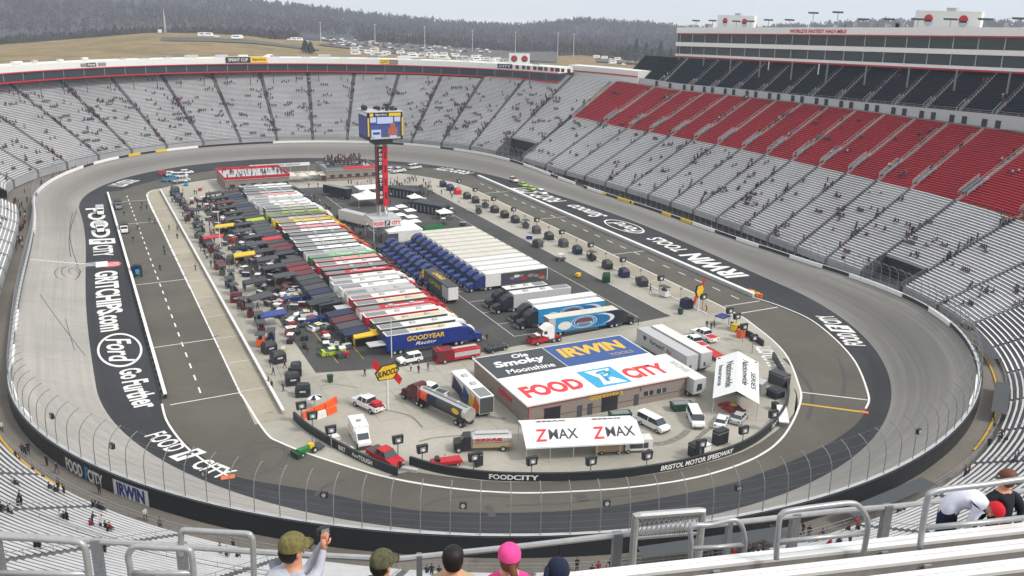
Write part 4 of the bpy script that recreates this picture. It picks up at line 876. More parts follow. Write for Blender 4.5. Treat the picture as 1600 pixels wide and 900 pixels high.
def swirl(e, y, L, flip):
    """light swirl and oval emblem with a dark board on the side of a trailer (side at local y)"""
    sg = 1 if y > 0 else -1
    def el(cx, cz, rx, rz, m, nm, k, r0=0):
        mb = MB(); n = 28; yy = y+sg*(.03+.004*k)
        if r0: mb.add([v for i in range(n) for v in ((cx+rx*math.cos(2*math.pi*i/n), yy, cz+rz*math.sin(2*math.pi*i/n)), (cx+rx*r0*math.cos(2*math.pi*i/n), yy, cz+rz*r0*math.sin(2*math.pi*i/n)))], [(2*i, (2*i+2) % (2*n), (2*i+3) % (2*n), 2*i+1) for i in range(n)])
        else: mb.add([(cx+rx*math.cos(2*math.pi*i/n), yy, cz+rz*math.sin(2*math.pi*i/n)) for i in range(n)], [tuple(range(n))])
        mb.build(nm, M(m), e)
    cx = L*.5*1.0; el(cx-flip*4.2, 2.6, 3.2, 1.15, 'off_white', 'side_swirl', 0); el(cx-flip*3.2, 2.5, 3.2, 1.15, 'blue_mid', 'side_swirl', 1)
    el(cx+flip*4.6, 2.2, 1.6, .9, 'off_white', 'side_swirl', 1)
    el(cx, 2.5, 3.1, 1.3, 'off_white', 'oval_emblem', 2); el(cx, 2.5, 2.9, 1.2, 'blue_mid', 'oval_emblem', 3); el(cx, 2.5, 2.5, 1.05, 'off_white', 'oval_emblem', 4, .93)
    MB().box(cx-1.8, cx+1.8, min(y+sg*.05, y+sg*.07), max(y+sg*.05, y+sg*.07), 2.5, 3.2).build('emblem_board', M('dark_grey'), e); MB().box(cx-1.7, cx+1.9, min(y+sg*.05, y+sg*.07), max(y+sg*.05, y+sg*.07), 1.95, 2.4).build('emblem_board', M('light_grey'), e)
    lettering('RACING', plane_fn((cx, y+sg*.075, 2.85), (-sg, 0, 0), (0, 0, 1), 0.004), M('red_paint'), e, .03, .1, 2.8, .42)
    lettering('SERIES', plane_fn((cx, y+sg*.075, 2.17), (-sg, 0, 0), (0, 0, 1), 0.004), M('blue_paint'), e, .03, .1, 2.8, .3)
mat('blue_mid', rgb(24, 104, 160), .4)
swirl(e, 1.3, 16.2, 1)
e = hauler(6.6, -82.3, 0, 'roof_cream', 'sky_blue', 'black_paint', 'blue swirl hauler with big oval emblem and black cab facing right, nearer of the two', None, L=16.6, deck=False, rear='mid_grey'); swirl(e, -1.3, 16.6, -1)
MB().box(-.02, 1.5, -1.325, -1.3, 1, 4).build('side_panel', M('light_grey'), e); MB().box(13.6, 16.6, -1.325, -1.3, 1, 4).build('side_panel', M('navy'), e)
e = empty('road_tractor', (7.3, -85.2, 0), math.pi, 'white aerodynamic road tractor parked behind the blue swirl hauler, nose to the left', 'road tractor'); tractor_parts(e, -.6, 'white_paint')
# plain vehicles -------------------------------------------------------------
def car(kind, p, rz, m, label, group=None, name=None, cat=None, **k):
    prof = dict(sedan=dict(L=4.8, W=1.8, body=[(-2.4, .35), (-2.4, .85), (-2.1, .98), (-1.5, 1.0), (1.0, .98), (2.2, .82), (2.4, .6), (2.4, .35)], cab=[(-1.75, 1.0), (-1.1, 1.42), (.35, 1.42), (1.15, .98)], wb=1.42, r=.33),
        race=dict(L=5.0, W=1.95, body=[(-2.5, .2), (-2.5, .95), (-2.3, 1.0), (-1.6, .95), (1.0, .85), (2.3, .65), (2.5, .45), (2.5, .12)], cab=[(-1.7, .95), (-.9, 1.3), (.3, 1.3), (1.2, .86)], wb=1.4, r=.35),
        suv=dict(L=4.8, W=1.9, body=[(-2.4, .45), (-2.4, 1.05), (-2.3, 1.15), (1.2, 1.15), (2.3, 1.0), (2.4, .7), (2.4, .45)], cab=[(-2.3, 1.15), (-2.05, 1.8), (.3, 1.8), (1.15, 1.15)], wb=1.45, r=.38),
        pickup=dict(L=5.9, W=2.0, body=[(-2.95, .55), (-2.95, 1.15), (-1.0, 1.15), (-.95, 1.25), (1.3, 1.25), (2.8, 1.12), (2.95, .8), (2.95, .5)], cab=[(-.95, 1.25), (-.75, 1.9), (.8, 1.9), (1.45, 1.25)], wb=1.8, r=.42),
        van=dict(L=5.9, W=2.05, body=[(-2.95, .45), (-2.95, 1.3), (2.0, 1.3), (2.8, 1.15), (2.95, .8), (2.95, .45)], cab=[(-2.95, 1.3), (-2.85, 2.1), (1.2, 2.1), (2.05, 1.3)], wb=1.8, r=.38))[kind]
    e = empty(name or dict(sedan='parked_car', race='race_car', suv='suv', pickup='pickup_truck', van='passenger_van')[kind], p, rz, label, cat or dict(sedan='car', race='race car', suv='car', pickup='pickup truck', van='van')[kind], group)
    W = prof['W']/2; mb = MB().prism(prof['body'], -W, W)
    MB_ = mb.build('body', M(m), e)
    c = prof['cab']; xc = sum(x for x, z in c)/4; zt = c[1][1]
    r = MB(); q = W-.04; t = W-.22; n = 4
    vs = [Vector((c[0][0], -q, c[0][1])), Vector((c[1][0], -t, zt-.02)), Vector((c[2][0], -t, zt-.02)), Vector((c[3][0], -q, c[3][1])), Vector((c[0][0], q, c[0][1])), Vector((c[1][0], t, zt-.02)), Vector((c[2][0], t, zt-.02)), Vector((c[3][0], q, c[3][1]))]
    r.add(vs, [(0, 1, 2, 3), (7, 6, 5, 4), (0, 4, 5, 1), (2, 6, 7, 3), (1, 5, 6, 2)]); r.build('window', M('glass_dark'), e)
    rf = MB().box(c[1][0]-.06, c[2][0]+.06, -t-.02, t+.02, zt-.03, zt+.03)
    rf.build('roof', M(k.get('roofm', m)), e)
    if kind in ('van', 'pickup', 'sedan', 'suv'):
        pl = MB()
        for y in (-1, 1):
            for x0 in ((c[0][0]+c[1][0])/2+.05, (c[1][0]*.4+c[2][0]*.6)):
                pl.add([(x0, y*(q+.005), c[0][1]), (x0+.12, y*(q+.005), c[0][1]), (x0+.12, y*(t+.01), zt), (x0, y*(t+.01), zt)], [(0, 1, 2, 3)])
        pl.build('pillar', M(m), e)
    for x in (-prof['wb'], prof['wb']):
        for y in (-W+.1, W-.1): wheel(e, x, y, prof['r'], .26)
    L = prof['L']/2
    if kind == 'pickup': e.scale = (1.12, 1.15, 1.18)
    if kind != 'race':
        for y in (-W*.72, W*.72):
            MB().box(L-.06, L+.02, y-.2, y+.2, .68, .86).build('headlight', M('light_grey'), e); MB().box(-L-.02, -L+.02, y-.16, y+.16, .75, .95).build('tail_light', M('dark_red'), e)
        MB().box(L-.02, L+.06, -W*.9, W*.9, .38, .6).build('bumper', M('dark_grey'), e)
    else:
        MB().box(-2.62, -2.3, -W*.9, W*.9, 1.0, 1.14).build('spoiler', M('black_paint'), e); MB().box(-.9, .2, -.5, .5, 1.335, 1.345).build('roof_number', M(k.get('num', 'yellow_paint')), e)
    if kind == 'pickup': MB().box(-2.85, -1.02, -W+.12, W-.12, 1.16, 1.17).build('bed', M(k.get('bed', 'dark_grey')), e)
    return e
def heading(a, b): a = G(*a); b = G(*b); return math.atan2(b.y-a.y, b.x-a.x)
car('van', G(1020, 668), heading((1000, 655), (1045, 678)), 'white_paint', 'long white passenger van parked right of the white and red canopy')
v2 = car('van', G(1086, 660), heading((1078, 640), (1092, 672)), 'white_paint', 'white passenger van with its side door open, facing the camera'); MB().box(.8, 1.9, 1.05, 1.1, .5, 2.0, T=Matrix.Rotation(0, 4, 'Z')).build('open_door', M('white_paint'), v2); v2.children[-1].rotation_euler = (0, 0, .0)
car('sedan', G(1127, 663), heading((1123, 672), (1133, 650)), 'white_paint', 'white sedan parked in front of the white peaked tent'); car('sedan', G(1155, 657), heading((1149, 662), (1163, 647)), 'light_grey', 'silver sedan parked right beside the white sedan')
p = car('pickup', G(575, 638), heading((598, 645), (560, 627)), 'white_paint', 'white tow pickup with red winch gear on its bed'); MB().box(-2.6, -1.4, -.6, .6, 1.2, 1.7).build('winch', M('red_paint'), p); MB().tube([(-2.9, 0, 1.2), (-3.8, 0, 1.6)], .12, 5).build('tow_boom', M('red_paint'), p)
car('pickup', G(672, 618), heading((693, 625), (650, 612)), 'white_paint', 'white pickup with an empty black bed beside the tanker')
p = car('pickup', G(602, 722), heading((580, 708), (620, 732)), 'red_paint', 'red pickup truck standing at the opening in the black wall')
p = car('pickup', G(1100, 530), heading((1118, 540), (1085, 524)), 'white_paint', 'farther white pickup with red gear on its bed, right of the parked trailers', name='pickup_truck', bed='red_paint')
p = car('pickup', G(1085, 541), heading((1103, 552), (1072, 533)), 'white_paint', 'nearer white pickup with red bed cover beside the white trailers', bed='red_paint')
tr = empty('flatbed_trailer', G(1112, 556), heading((1125, 560), (1100, 545)), 'red flatbed tow trailer behind the white pickups', 'trailer'); MB().box(-3.4, 3.2, -1.2, 1.2, .7, .85).build('deck', M('red_paint'), tr); [wheel(tr, x, y, .38, .25) for x in (-.5, .5) for y in (-1.1, 1.1)]; MB().tube([(3.2, 0, .7), (4.4, 0, .6)], .08, 5).build('hitch', M('dark_grey'), tr)
p = car('pickup', G(848, 535)+Vector((0, 0, 0)), heading((830, 540), (868, 532)), 'red_paint', 'red tow truck with an open back beside the white road tractor', cat='tow truck', name='tow_truck'); MB().box(-2.8, -1.2, -.8, .8, 1.2, 1.6).build('tool_bed', M('maroon'), p)
# safety cars on the right apron
for (x, y, kd, m, l) in ((803, 284, 'suv', 'off_white', 'white official car, farthest of the four parked on the painted apron'), (817, 291, 'sedan', 'lime', 'yellow pace car behind the white official car on the apron'), (830, 297, 'sedan', 'lime', 'yellow pace car in front of the white off-roader on the apron'), (847, 304, 'suv', 'white_paint', 'white off-roader, nearest of the four parked on the painted apron')):
    g = G(x, y); car(kd, g, -math.pi/2, m, l, 'official cars lined up on the right apron')
MB().box(-.6, .5, -.6, .6, 1.84, 1.92).build('light_bar', M('orange'), [o for o in C.objects if o.name.startswith('suv')][0])
# ambulance
a = empty('ambulance', G(563, 688), heading((556, 668), (572, 700)), 'white box ambulance with a roof vent parked behind the black wall', 'ambulance')
MB().box(-3.2, 1.0, -1.2, 1.2, .55, 2.95).build('box_body', M('white_paint'), a); MB().prism([(1.0, .5), (1.0, 2.3), (1.9, 2.25), (2.6, 1.35), (3.5, 1.2), (3.6, .5)], -1.0, 1.0).build('cab', M('white_paint'), a)
MB().prism([(1.95, 2.15), (2.05, 2.2), (2.66, 1.42), (2.56, 1.36)], -.85, .85).build('windshield', M('glass_dark'), a); MB().box(-1.2, -.6, -.35, .35, 2.95, 3.08).build('roof_vent', M('mid_grey'), a); MB().box(-3.23, .9, -1.22, 1.22, 1.3, 1.5).build('side_stripe', M('orange'), a)
[wheel(a, x, y, .42, .28) for x in (-2.2, 2.7) for y in (-1.0, 1.0)]; MB().box(3.55, 3.7, -.95, .95, .45, .8).build('bumper', M('dark_grey'), a)
# tanker semi
t = empty('fuel_tanker', G(735, 668), heading((735, 668), (640, 622)), 'long polished tanker with orange and blue flames on its side and maroon tractor', 'tanker')
mb = MB(); mb.tube([(0, 0, 2.3), (.3, 0, 2.3), (11.7, 0, 2.3), (12, 0, 2.3)], 1.18, 16).build('tank', M('silver_tank'), t)
mb = MB(); n = 24
for i, (x0, x1, m_) in enumerate(((1.0, 7.2, 'dark_grey'), (7.2, 9.6, 'navy'), (9.6, 11.2, 'orange'), (11.2, 11.9, 'red_paint'))):
    for sg in (-1, 1):
        q = MB(); vs = []
        for k in range(7): an = math.radians(-55+100*k/6); vs += [(x0, sg*1.2*math.cos(an), 2.3+1.2*math.sin(an)), (x1, sg*1.2*math.cos(an), 2.3+1.2*math.sin(an))]
        q.add(vs, [(2*k, 2*k+1, 2*k+3, 2*k+2) for k in range(6)]).build('side_graphic', M(m_), t)
MB().ball((2.4, 1.19, 2.4), .9, .05, .5).build('tank_emblem', M('yellow_paint'), t); MB().box(.5, 11.5, -.35, .35, 3.46, 3.52).build('catwalk', M('mid_grey'), t); MB().box(0, 11, -.5, .5, .8, 1.15).build('frame', M('dark_grey'), t)
for x in (3, 6, 9): MB().cyl((x, 0, 3.45), .3, .15, 'z', 10).build('hatch', M('light_grey'), t)
[wheel(t, x, y, .5, .5) for x in (1.0, 2.2) for y in (-1, 1)]; tractor_parts(t, 10.6, 'maroon')
# short delivery tanker
t = empty('fuel_truck', G(800, 700), heading((800, 700), (716, 703)), 'silver fuel truck with red lettering and dark cab behind the black wall', 'fuel truck')
mb = MB(); prof = [(1.0*math.cos(a_)*1.15, 1.95+.85*math.sin(a_)) for a_ in [2*math.pi*k/16 for k in range(16)]]
vs = [(x, y, z) for x in (0.2, 6.2) for y, z in prof]; mb.add(vs, [tuple(range(16)), tuple(range(31, 15, -1))]+[(k, (k+1) % 16, 16+(k+1) % 16, 16+k) for k in range(16)]); mb.build('tank', M('silver_tank'), t)
MB().box(0, 6.2, -1.16, 1.16, .8, 1.5).build('side_cabinet', M('tan'), t); MB().box(.6, 5.8, -.5, .5, 2.8, 2.9).build('catwalk', M('light_grey'), t)
lettering('QUICK-FUEL', plane_fn((3.7, 1.2, 2.1), (-1, 0, 0), (0, 0, 1), .04), M('red_paint'), t, .05, .25, 4.2, .7)
MB().prism([(6.4, .8), (6.4, 2.6), (7.5, 2.55), (7.9, 1.75), (9.0, 1.55), (9.1, .6), (6.4, .6)], -1.05, 1.05).build('cab', M('black_paint'), t); MB().prism([(7.5, 2.45), (7.6, 2.48), (7.97, 1.8), (7.87, 1.76)], -.9, .9).build('windshield', M('glass_dark'), t)
[wheel(t, x, y, .5, .4) for x in (1.5, 8.3) for y in (-.98, .98)]; MB().box(9.05, 9.2, -1, 1, .5, .85).build('bumper', M('galvanised'), t)
# fire engine
f = empty('fire_engine', G(714, 562), heading((745, 556), (685, 566)), 'red and silver fire engine in front of the blue hauler', 'fire engine')
MB().box(1.2, 4.6, -1.25, 1.25, .5, 2.7).build('cab', M('dark_red'), f); MB().box(-4.4, 1.1, -1.25, 1.25, .6, 2.3).build('rear_body', M('red_paint'), f); MB().box(-4.3, 1.0, -1.27, 1.27, 1.1, 2.0).build('locker_panel', M('light_grey'), f)
MB().box(4.55, 4.66, -1.1, 1.1, 1.5, 2.4).build('windshield', M('glass_dark'), f); MB().box(3.2, 4.2, -1.28, 1.28, 1.5, 2.3).build('side_window', M('glass_dark'), f); MB().box(3.6, 4.0, -1.0, 1.0, 2.7, 2.9).build('light_bar', M('red_paint'), f); MB().box(-4.0, 1.0, -.4, .4, 2.45, 2.55).build('ladder', M('light_grey'), f)
[wheel(f, x, y, .5, .35) for x in (-2.8, 3.0) for y in (-1.1, 1.1)]
# pale box truck with flames parked along the building
c0 = Vector((-20.6, -112.8, 0)); e = empty('display_trailer', c0, math.pi/2, 'white-roofed trailer with blue, yellow and orange flame sides beside the building', 'trailer'); trailer_parts(e, 12.2, 'white_paint', 'off_white', 3.9, rear='dark_grey', deck=True)
for x0, x1, m_ in ((.3, 2.8, 'orange'), (2.8, 4.6, 'yellow_paint'), (4.6, 7.5, 'blue_paint'), (7.5, 12, 'navy')):
    MB().prism([(x0, 1.0), (x0-.3, 2.6), (x1-.9, 3.6), (x1, 1.0)], 1.305, 1.33).build('flame_graphic', M(m_), e)
# freight trailers right of the building
for (x, y, L, lab, tx) in ((21.9, -111.3, 16.6, 'pale grey freight trailer with dark winged emblem and company name on its side', 'Forward Air'), (25.3, -111.1, 16.4, 'plain pale freight trailer standing to the right of the lettered one', None), (15.6+1.3, -120.2, 12.2, 'off-white office trailer tucked behind the corner of the building', None)):
    e = empty('freight_trailer', (x, y, 0), math.pi/2, lab, 'trailer', 'freight trailers right of the building'); trailer_parts(e, L, 'off_white' if not tx else 'light_grey', 'light_grey', 4.0 if L > 13 else 3.7, deck=False, rear='light_grey')
    if tx:
        lettering('Forward', plane_fn((9.6, 1.3, 2.9), (-1, 0, 0), (0, 0, 1), .03), M('black_paint'), e, .02, .1, 4.6, .9); lettering('Air', plane_fn((5.6, 1.3, 2.9), (-1, 0, 0), (0, 0, 1), .03), M('red_paint'), e, .02, .1, 1.7, .9)
        MB().prism([(13, 3.3), (14.4, 3.3), (13.9, 2.4), (13.5, 2.4)], 1.305, 1.33).build('emblem', M('black_paint'), e)
    if L < 13:
        MB().box(-.09, -.05, -.5, .5, 1.6, 2.8).build('window', M('glass_dark'), e)
        lettering('RACING', plane_fn((6, 0, 3.77), (-1, 0, 0), (0, -1, 0), .03), M('light_grey'), e, .02, 0, 5, 1.2)
    MB().box(-.07, -.05, .15, .6, 1.4, 2.2).build('door_mark', M('dark_grey'), e)
e = empty('freight_trailer', G(1192, 622), math.pi/2+.5, 'grey enclosed trailer parked beyond the white peaked tent', 'trailer'); trailer_parts(e, 7, 'light_grey', 'light_grey', 3.0, deck=False, rear='mid_grey')
for (x, y, lab) in ((1064, 640, 'green open-topped skip at the right corner of the building'), (968, 655, 'green open-topped skip in front of the long building wall')):
    e = empty('skip', G(x, y), R_(-15), lab, 'skip', 'green skips'); mb = MB()
    mb.prism([(-1.6, 0.1), (-1.9, 1.3), (1.9, 1.3), (1.6, .1)], -.9, .9); mb.build('bin', M('dark_green'), e); MB().box(-1.5, 1.5, -.7, .7, 1.31, 1.33).build('inside', M('mid_grey'), e)
# track service vehicles on the left pit road
def jet(px, py, rz, m, m2, lab):
    e = empty('service_truck', G(px, py), rz, lab, 'service truck', 'service trucks standing on the left pit road'); MB().box(-3.2, .6, -1.15, 1.15, .7, 2.3).build('load_box', M(m), e); MB().box(.8, 2.0, -1.0, 1.0, .5, 2.0).build('cab', M(m2), e); MB().prism([(2.0, .5), (2.0, 1.3), (3.0, 1.15), (3.1, .5)], -.9, .9).build('hood', M(m2), e)
    MB().box(1.9, 2.05, -.85, .85, 1.3, 1.9).build('windshield', M('glass_dark'), e); [wheel(e, x, y, .45, .3) for x in (-2.2, 2.2) for y in (-1, 1)]
jet(185, 325, -math.pi/2, 'black_paint', 'mid_grey', 'black box truck with grey cab, farther of two on the left pit road'); jet(194, 362, -math.pi/2, 'black_paint', 'off_white', 'black box truck with white cab, nearer of two on the left pit road')
jet(157, 334, -math.pi/2, 'light_grey', 'white_paint', 'white jet dryer truck on the painted apron, farther of two'); jet(157, 361, -math.pi/2, 'light_grey', 'white_paint', 'white jet dryer truck on the painted apron, nearer of two')
t = empty('tractor', G(215, 430), -math.pi/2, 'blue farm tractor with dark blower on the left pit road', 'tractor'); MB().box(-.6, 1.9, -.45, .45, .8, 1.5).build('hood', M('sky_blue'), t); MB().box(-1.6, .1, -.75, .75, 1.1, 2.5).build('cab', M('navy'), t); MB().box(-3.4, -1.8, -1.3, 1.3, .5, 1.9).build('blower', M('dark_grey'), t)
for x, y, r in ((-.9, -.95, .8), (-.9, .95, .8), (1.5, -.8, .5), (1.5, .8, .5)): wheel(t, x, y, r, .4)
t = empty('tractor', G(480, 708), R_(200), 'small green tractor with yellow seat crossing the white line on the near apron', 'tractor'); MB().box(-.2, 1.6, -.45, .45, .5, 1.1).build('hood', M('green_paint'), t); MB().box(-1.1, -.3, -.4, .4, .7, 1.4).build('seat', M('yellow_paint'), t); MB().box(1.6, 2.3, -1, 1, .2, .9).build('front_loader', M('dark_green'), t); MB().box(-2.6, -1.3, -.9, .9, .4, .7).build('cart', M('dark_grey'), t)
[MB().tube([(-1.3, y, .6), (-1.3, y, 2.0)], .05, 4).build('roll_bar', M('dark_grey'), t) for y in (-.5, .5)]; [wheel(t, x, y, r, .3) for x, y, r in ((-.9, -.7, .5), (-.9, .7, .5), (1.2, -.6, .35), (1.2, .6, .35))]
# orange energy absorber at the end of the right pit-road wall
e = empty('crash_cushion', G(1180, 462), -math.pi/2, 'orange and yellow crash barrels at the end of the white pit-road wall', 'crash cushion')
for i in range(5): MB().cyl(((i-2)*.95, 0, 0), .45, 1.0, 'z', 10).build('barrel', M('yellow_paint' if i % 2 else 'orange'), e)
MB().box(-2.4, 2.0, .3, .36, .5, .8).build('strap', M('line_orange'), e)
# ------------------------------------------------------------------ garage building with painted roof
B = empty('garage_building', (0, -118.3, 0), 0, 'low tan garage building with big painted advertisement panels on its flat roof', 'building')
BX0, BX1, BY0, BY1, BH = -15.8, 15.2, 0.0, 21.6, 3.55     # local y grows away from the camera
b = MB(); b.box(BX0, BX1, BY0, BY1, -.1, BH); b.build('wall', M('brick_tan'), B)
b = MB(); b.box(BX0-.25, BX1+.25, BY0-.25, BY1+.25, BH, BH+.28); b.build('roof', M('red_paint'), B)
b = MB(); b.box(BX0-.28, BX1+.28, BY0-.28, BY1+.28, BH+.12, BH+.34); b.build('roof_edge', M('off_white'), B)
zt = BH+.345
def panel(x0, x1, y0, y1, m, dz=0): mb = MB(); mb.add([(x0, y0, zt+dz), (x1, y0, zt+dz), (x1, y1, zt+dz), (x0, y1, zt+dz)], [(0, 1, 2, 3)]); mb.build('roof_panel', M(m), B)
mat('ad_blue', rgb(52, 84, 142), .6); mat('ad_grey', rgb(62, 68, 72), .6); mat('ad_red', rgb(214, 60, 66), .6); mat('ad_cyan', rgb(60, 160, 205), .6); mat('ad_gold', rgb(222, 176, 60), .6)
XM = -1.9; YM = 11.6
panel(BX0, BX1, BY0, YM, 'white_paint'); panel(BX0, XM-.08, YM, BY1, 'ad_grey', .004); panel(XM+.08, BX1, YM, BY1, 'ad_blue', .004)
rf = lambda cx, cy, dz=.02: plane_fn((cx, cy, zt), (1, 0, 0), (0, 1, 0), dz)
lettering('FOOD', rf(-8.9, 4.6), M('ad_red'), B, .05, 0, 11.2, 4.6); lettering('CITY', rf(9.8, 4.6), M('ad_red'), B, .05, 0, 8.6, 4.6)
panel(-1.9, 5.0, 1.4, 8.8, 'ad_cyan', .012); mb = MB(); mb.add([(-.2, 2.2, zt+.018), (4.4, 1.9, zt+.018), (2.6, 5.2, zt+.018), (4.4, 8.2, zt+.018), (-.6, 8.3, zt+.018), (.6, 5, zt+.018)], [(0, 1, 2, 3, 4, 5)]); mb.build('roof_mark', M('white_paint'), B)
mb = MB(); mb.tube([(x, y, zt+.03) for x, y in ((1.2, 6.8), (2.6, 7.1), (3.4, 6.0), (2.6, 5.0), (1.6, 4.4), (1.4, 3.2))], .35, 4); mb.build('roof_mark', M('ad_cyan'), B)
lettering('F', rf(1.9, 5.0, .05), M('ad_cyan'), B, .02, .2, 1.6, 3.0)
lettering('IRWIN', rf(6.4, 17.6), M('ad_gold'), B, .05, .1, 13.6, 4.4); lettering('TOOLS', rf(10.6, 13.6), M('tan'), B, .02, .1, 5, 1.2)
lettering('Ole', rf(-7.6, 19.8), M('white_paint'), B, .03, .15, 3.2, 1.8); lettering('Smoky', rf(-8.8, 16.9), M('white_paint'), B, .04, .15, 10.2, 3.4); lettering('Moonshine', rf(-8.4, 13.6), M('white_paint'), B, .02, .1, 9.4, 1.9)
# facade
for (x0, x1) in ((-12.8, -9.8), (1.3, -1.9)): 
    x0, x1 = min(x0, x1), max(x0, x1); e_ = MB().box(x0, x1, -.04, 0, -.05, 2.6).build('garage_door', M('black_paint'), B); MB().box(x0-.12, x1+.12, -.1, -.04, 2.6, 2.75).build('door_frame', M('maroon'), e_)
for x0 in (6.6, 9.3): w_ = MB().box(x0, x0+1.9, -.06, 0, 1.5, 2.3).build('window', M('glass_dark'), B); MB().box(x0+.9, x0+1.0, -.09, -.05, 1.5, 2.3).build('window_bar', M('off_white'), w_)
for x0 in (-4.6, -6.6, 4.6): MB().box(x0, x0+.95, -.05, 0, -.05, 2.1).build('door', M('dark_grey'), B)
MB().box(BX0, BX1, -.03, 0, 1.15, 1.22).build('wall_trim', M('maroon'), B); MB().box(BX0+.05, BX0+.2, -.07, 0, 0, BH).build('corner_trim', M('red_paint'), B)
lettering('GOODYEAR', plane_fn((-1.0, 0, 2.98), (1, 0, 0), (0, 0, 1), .06), M('yellow_paint'), B, .03, .1, 6.6, .75)
MB().box(BX0-.12, BX0-.02, 6, 11, 1.9, 2.6).build('side_sign', M('red_paint'), B)
for x0 in (1.6, 6.0): MB().box(x0-.15, x0+.15, -.3, 0, 2.9, 3.2).build('wall_light', M('mid_grey'), B)
# ------------------------------------------------------------------ canopies and tents
def tent(name, cx, cy, wx, wy, h, hp, label, group=None, rz=0, sides=False, m='canopy_white', legm='light_grey'):
    e = empty(name, (cx, cy, 0), rz, label, 'tent', group); mb = MB(); x, y = wx/2, wy/2
    if hp == 'gable': mb.add([(-x, -y, h), (x, -y, h), (x, y, h), (-x, y, h), (0, -y, h+1.6), (0, y, h+1.6)], [(0, 4, 5, 3), (1, 2, 5, 4), (0, 1, 4), (2, 3, 5)])
    else: mb.add([(-x, -y, h), (x, -y, h), (x, y, h), (-x, y, h), (-x*.45, -y*.45, h+hp*.35), (x*.45, -y*.45, h+hp*.35), (x*.45, y*.45, h+hp*.35), (-x*.45, y*.45, h+hp*.35), (0, 0, h+hp)], [(0, 1, 5, 4), (1, 2, 6, 5), (2, 3, 7, 6), (3, 0, 4, 7), (4, 5, 8), (5, 6, 8), (6, 7, 8), (7, 4, 8)])
    for a, c in (((-x, -y), (x, -y)), ((x, -y), (x, y)), ((x, y), (-x, y)), ((-x, y), (-x, -y))): mb.add([(*a, h-.25), (*c, h-.25), (*c, h), (*a, h)], [(0, 1, 2, 3)])
    mb.build('canopy', M(m), e)
    for a in (-x+.08, x-.08):
        for c in (-y+.08, y-.08): MB().tube([(a, c, 0), (a, c, h)], .05, 5).build('leg', M(legm), e)
    if sides: MB().box(-x+.05, x-.05, -y+.05, y-.05, 0, h-.2).build('side_wall', M('off_white'), e)
    return e
# sloped promotional canopy
e = empty('promotional_canopy', (-12, -129, 0), R_(-16.5), 'long white canopy with red and black lettering in front of the garage building', 'canopy')
a0 = G(822, 697, 3.0); a1 = G(1007, 688, 3.0); c0 = G(811, 665, 3.4); c1 = G(995, 659, 3.4)
u = (a1-a0).normalized(); L = (a1-a0).length; e.location = (a0.x, a0.y, 0); e.rotation_euler = (0, 0, math.atan2(u.y, u.x)); dpt = 6.6
mb = MB(); mb.add([(0, 0, 2.7), (L, 0, 2.7), (L, dpt*.72, 4.1), (0, dpt*.72, 4.1), (L, dpt*1.25, 3.2), (0, dpt*1.25, 3.2)], [(0, 1, 2, 3), (3, 2, 4, 5)]); mb.add([(0, 0, 2.45), (L, 0, 2.45), (L, 0, 2.7), (0, 0, 2.7)], [(0, 1, 2, 3)])
mb.build('canopy', M('canopy_white'), e)
sl_ = Vector((0, dpt*.72, 1.4))
for cx in (L*.27, L*.76):
    f_ = plane_fn(Vector((cx-2.2, dpt*.36, 3.4)), (1, 0, 0), sl_, .04); lettering('Z', f_, M('ad_red'), e, .02, .2, 2.1, 2.7)
    f_ = plane_fn(Vector((cx+1.2, dpt*.38, 3.44)), (1, 0, 0), sl_, .04); lettering('MAX', f_, M('dark_grey'), e, .015, .1, 4.6, 2.2)
    lettering('ZMAX', plane_fn(Vector((cx, dpt*1.0, 3.62)), (1, 0, 0), (0, 1, -.35), .06), M('dark_grey'), e, .04, .2, 5.2, 1.2)
for x in np.linspace(.1, L-.1, 6):
    for y in (.1, dpt*1.2): MB().tube([(x, y, 0), (x, y, 2.65)], .05, 5).build('leg', M('light_grey'), e)
e2 = empty('display_trailer', G(930, 712), e.rotation_euler[2], 'cream display trailer under the right end of the lettered canopy', 'trailer')
MB().box(0, 4.4, 0, 2, .5, 2.2).build('body', M('tan'), e2); MB().box(4.7, 9.0, 0, 2, .5, 2.3).build('body', M('off_white'), e2); MB().box(5.4, 8.3, -.04, 0, .9, 1.8).build('screen', M('dark_grey'), e2); [wheel(e2, x, y, .35, .22) for x in (1, 3.6, 5.2, 8.4) for y in (.1, 1.9)]
# peaked tent with dark lettering
e = empty('peaked_tent', (22.6, -124.6, 0), 0, 'white gabled tent with dark lettering on its roof standing at the right', 'tent')
PA, PB, PC, PD = G(1120, 622, 3.3), G(1180, 630, 3.3), G(1180, 562, 3.3), G(1124, 562, 3.3); ax = ((PD-PA)+(PC-PB)).normalized(); wv = Vector((ax.y, -ax.x, 0)); cc = (PA+PB+PC+PD)/4
Lx = ((PD-PA).length+(PC-PB).length)/2; Wx = 7.6; e.location = (cc.x, cc.y, 0); e.rotation_euler = (0, 0, math.atan2(-ax.x, ax.y)); Lh = Lx/2
mb = MB(); mb.add([(-Wx/2, -Lh, 3.2), (0, -Lh, 5.0), (Wx/2, -Lh, 3.2), (-Wx/2, Lh, 3.2), (0, Lh, 5.0), (Wx/2, Lh, 3.2)], [(0, 1, 4, 3), (1, 2, 5, 4)]); mb.build('canopy', M('canopy_white'), e)
MB().box(-Wx/2+.3, Wx/2-.3, Lh-1, Lh-.8, 0, 3.6).build('rear_wall', M('dark_grey'), e)
for y in (-Lh+.4, 0, Lh-.4):
    for x in (-Wx/2+.2, Wx/2-.2): MB().tube([(x, y, 0), (x, y, 3.2)], .07, 5).build('leg', M('light_grey'), e)
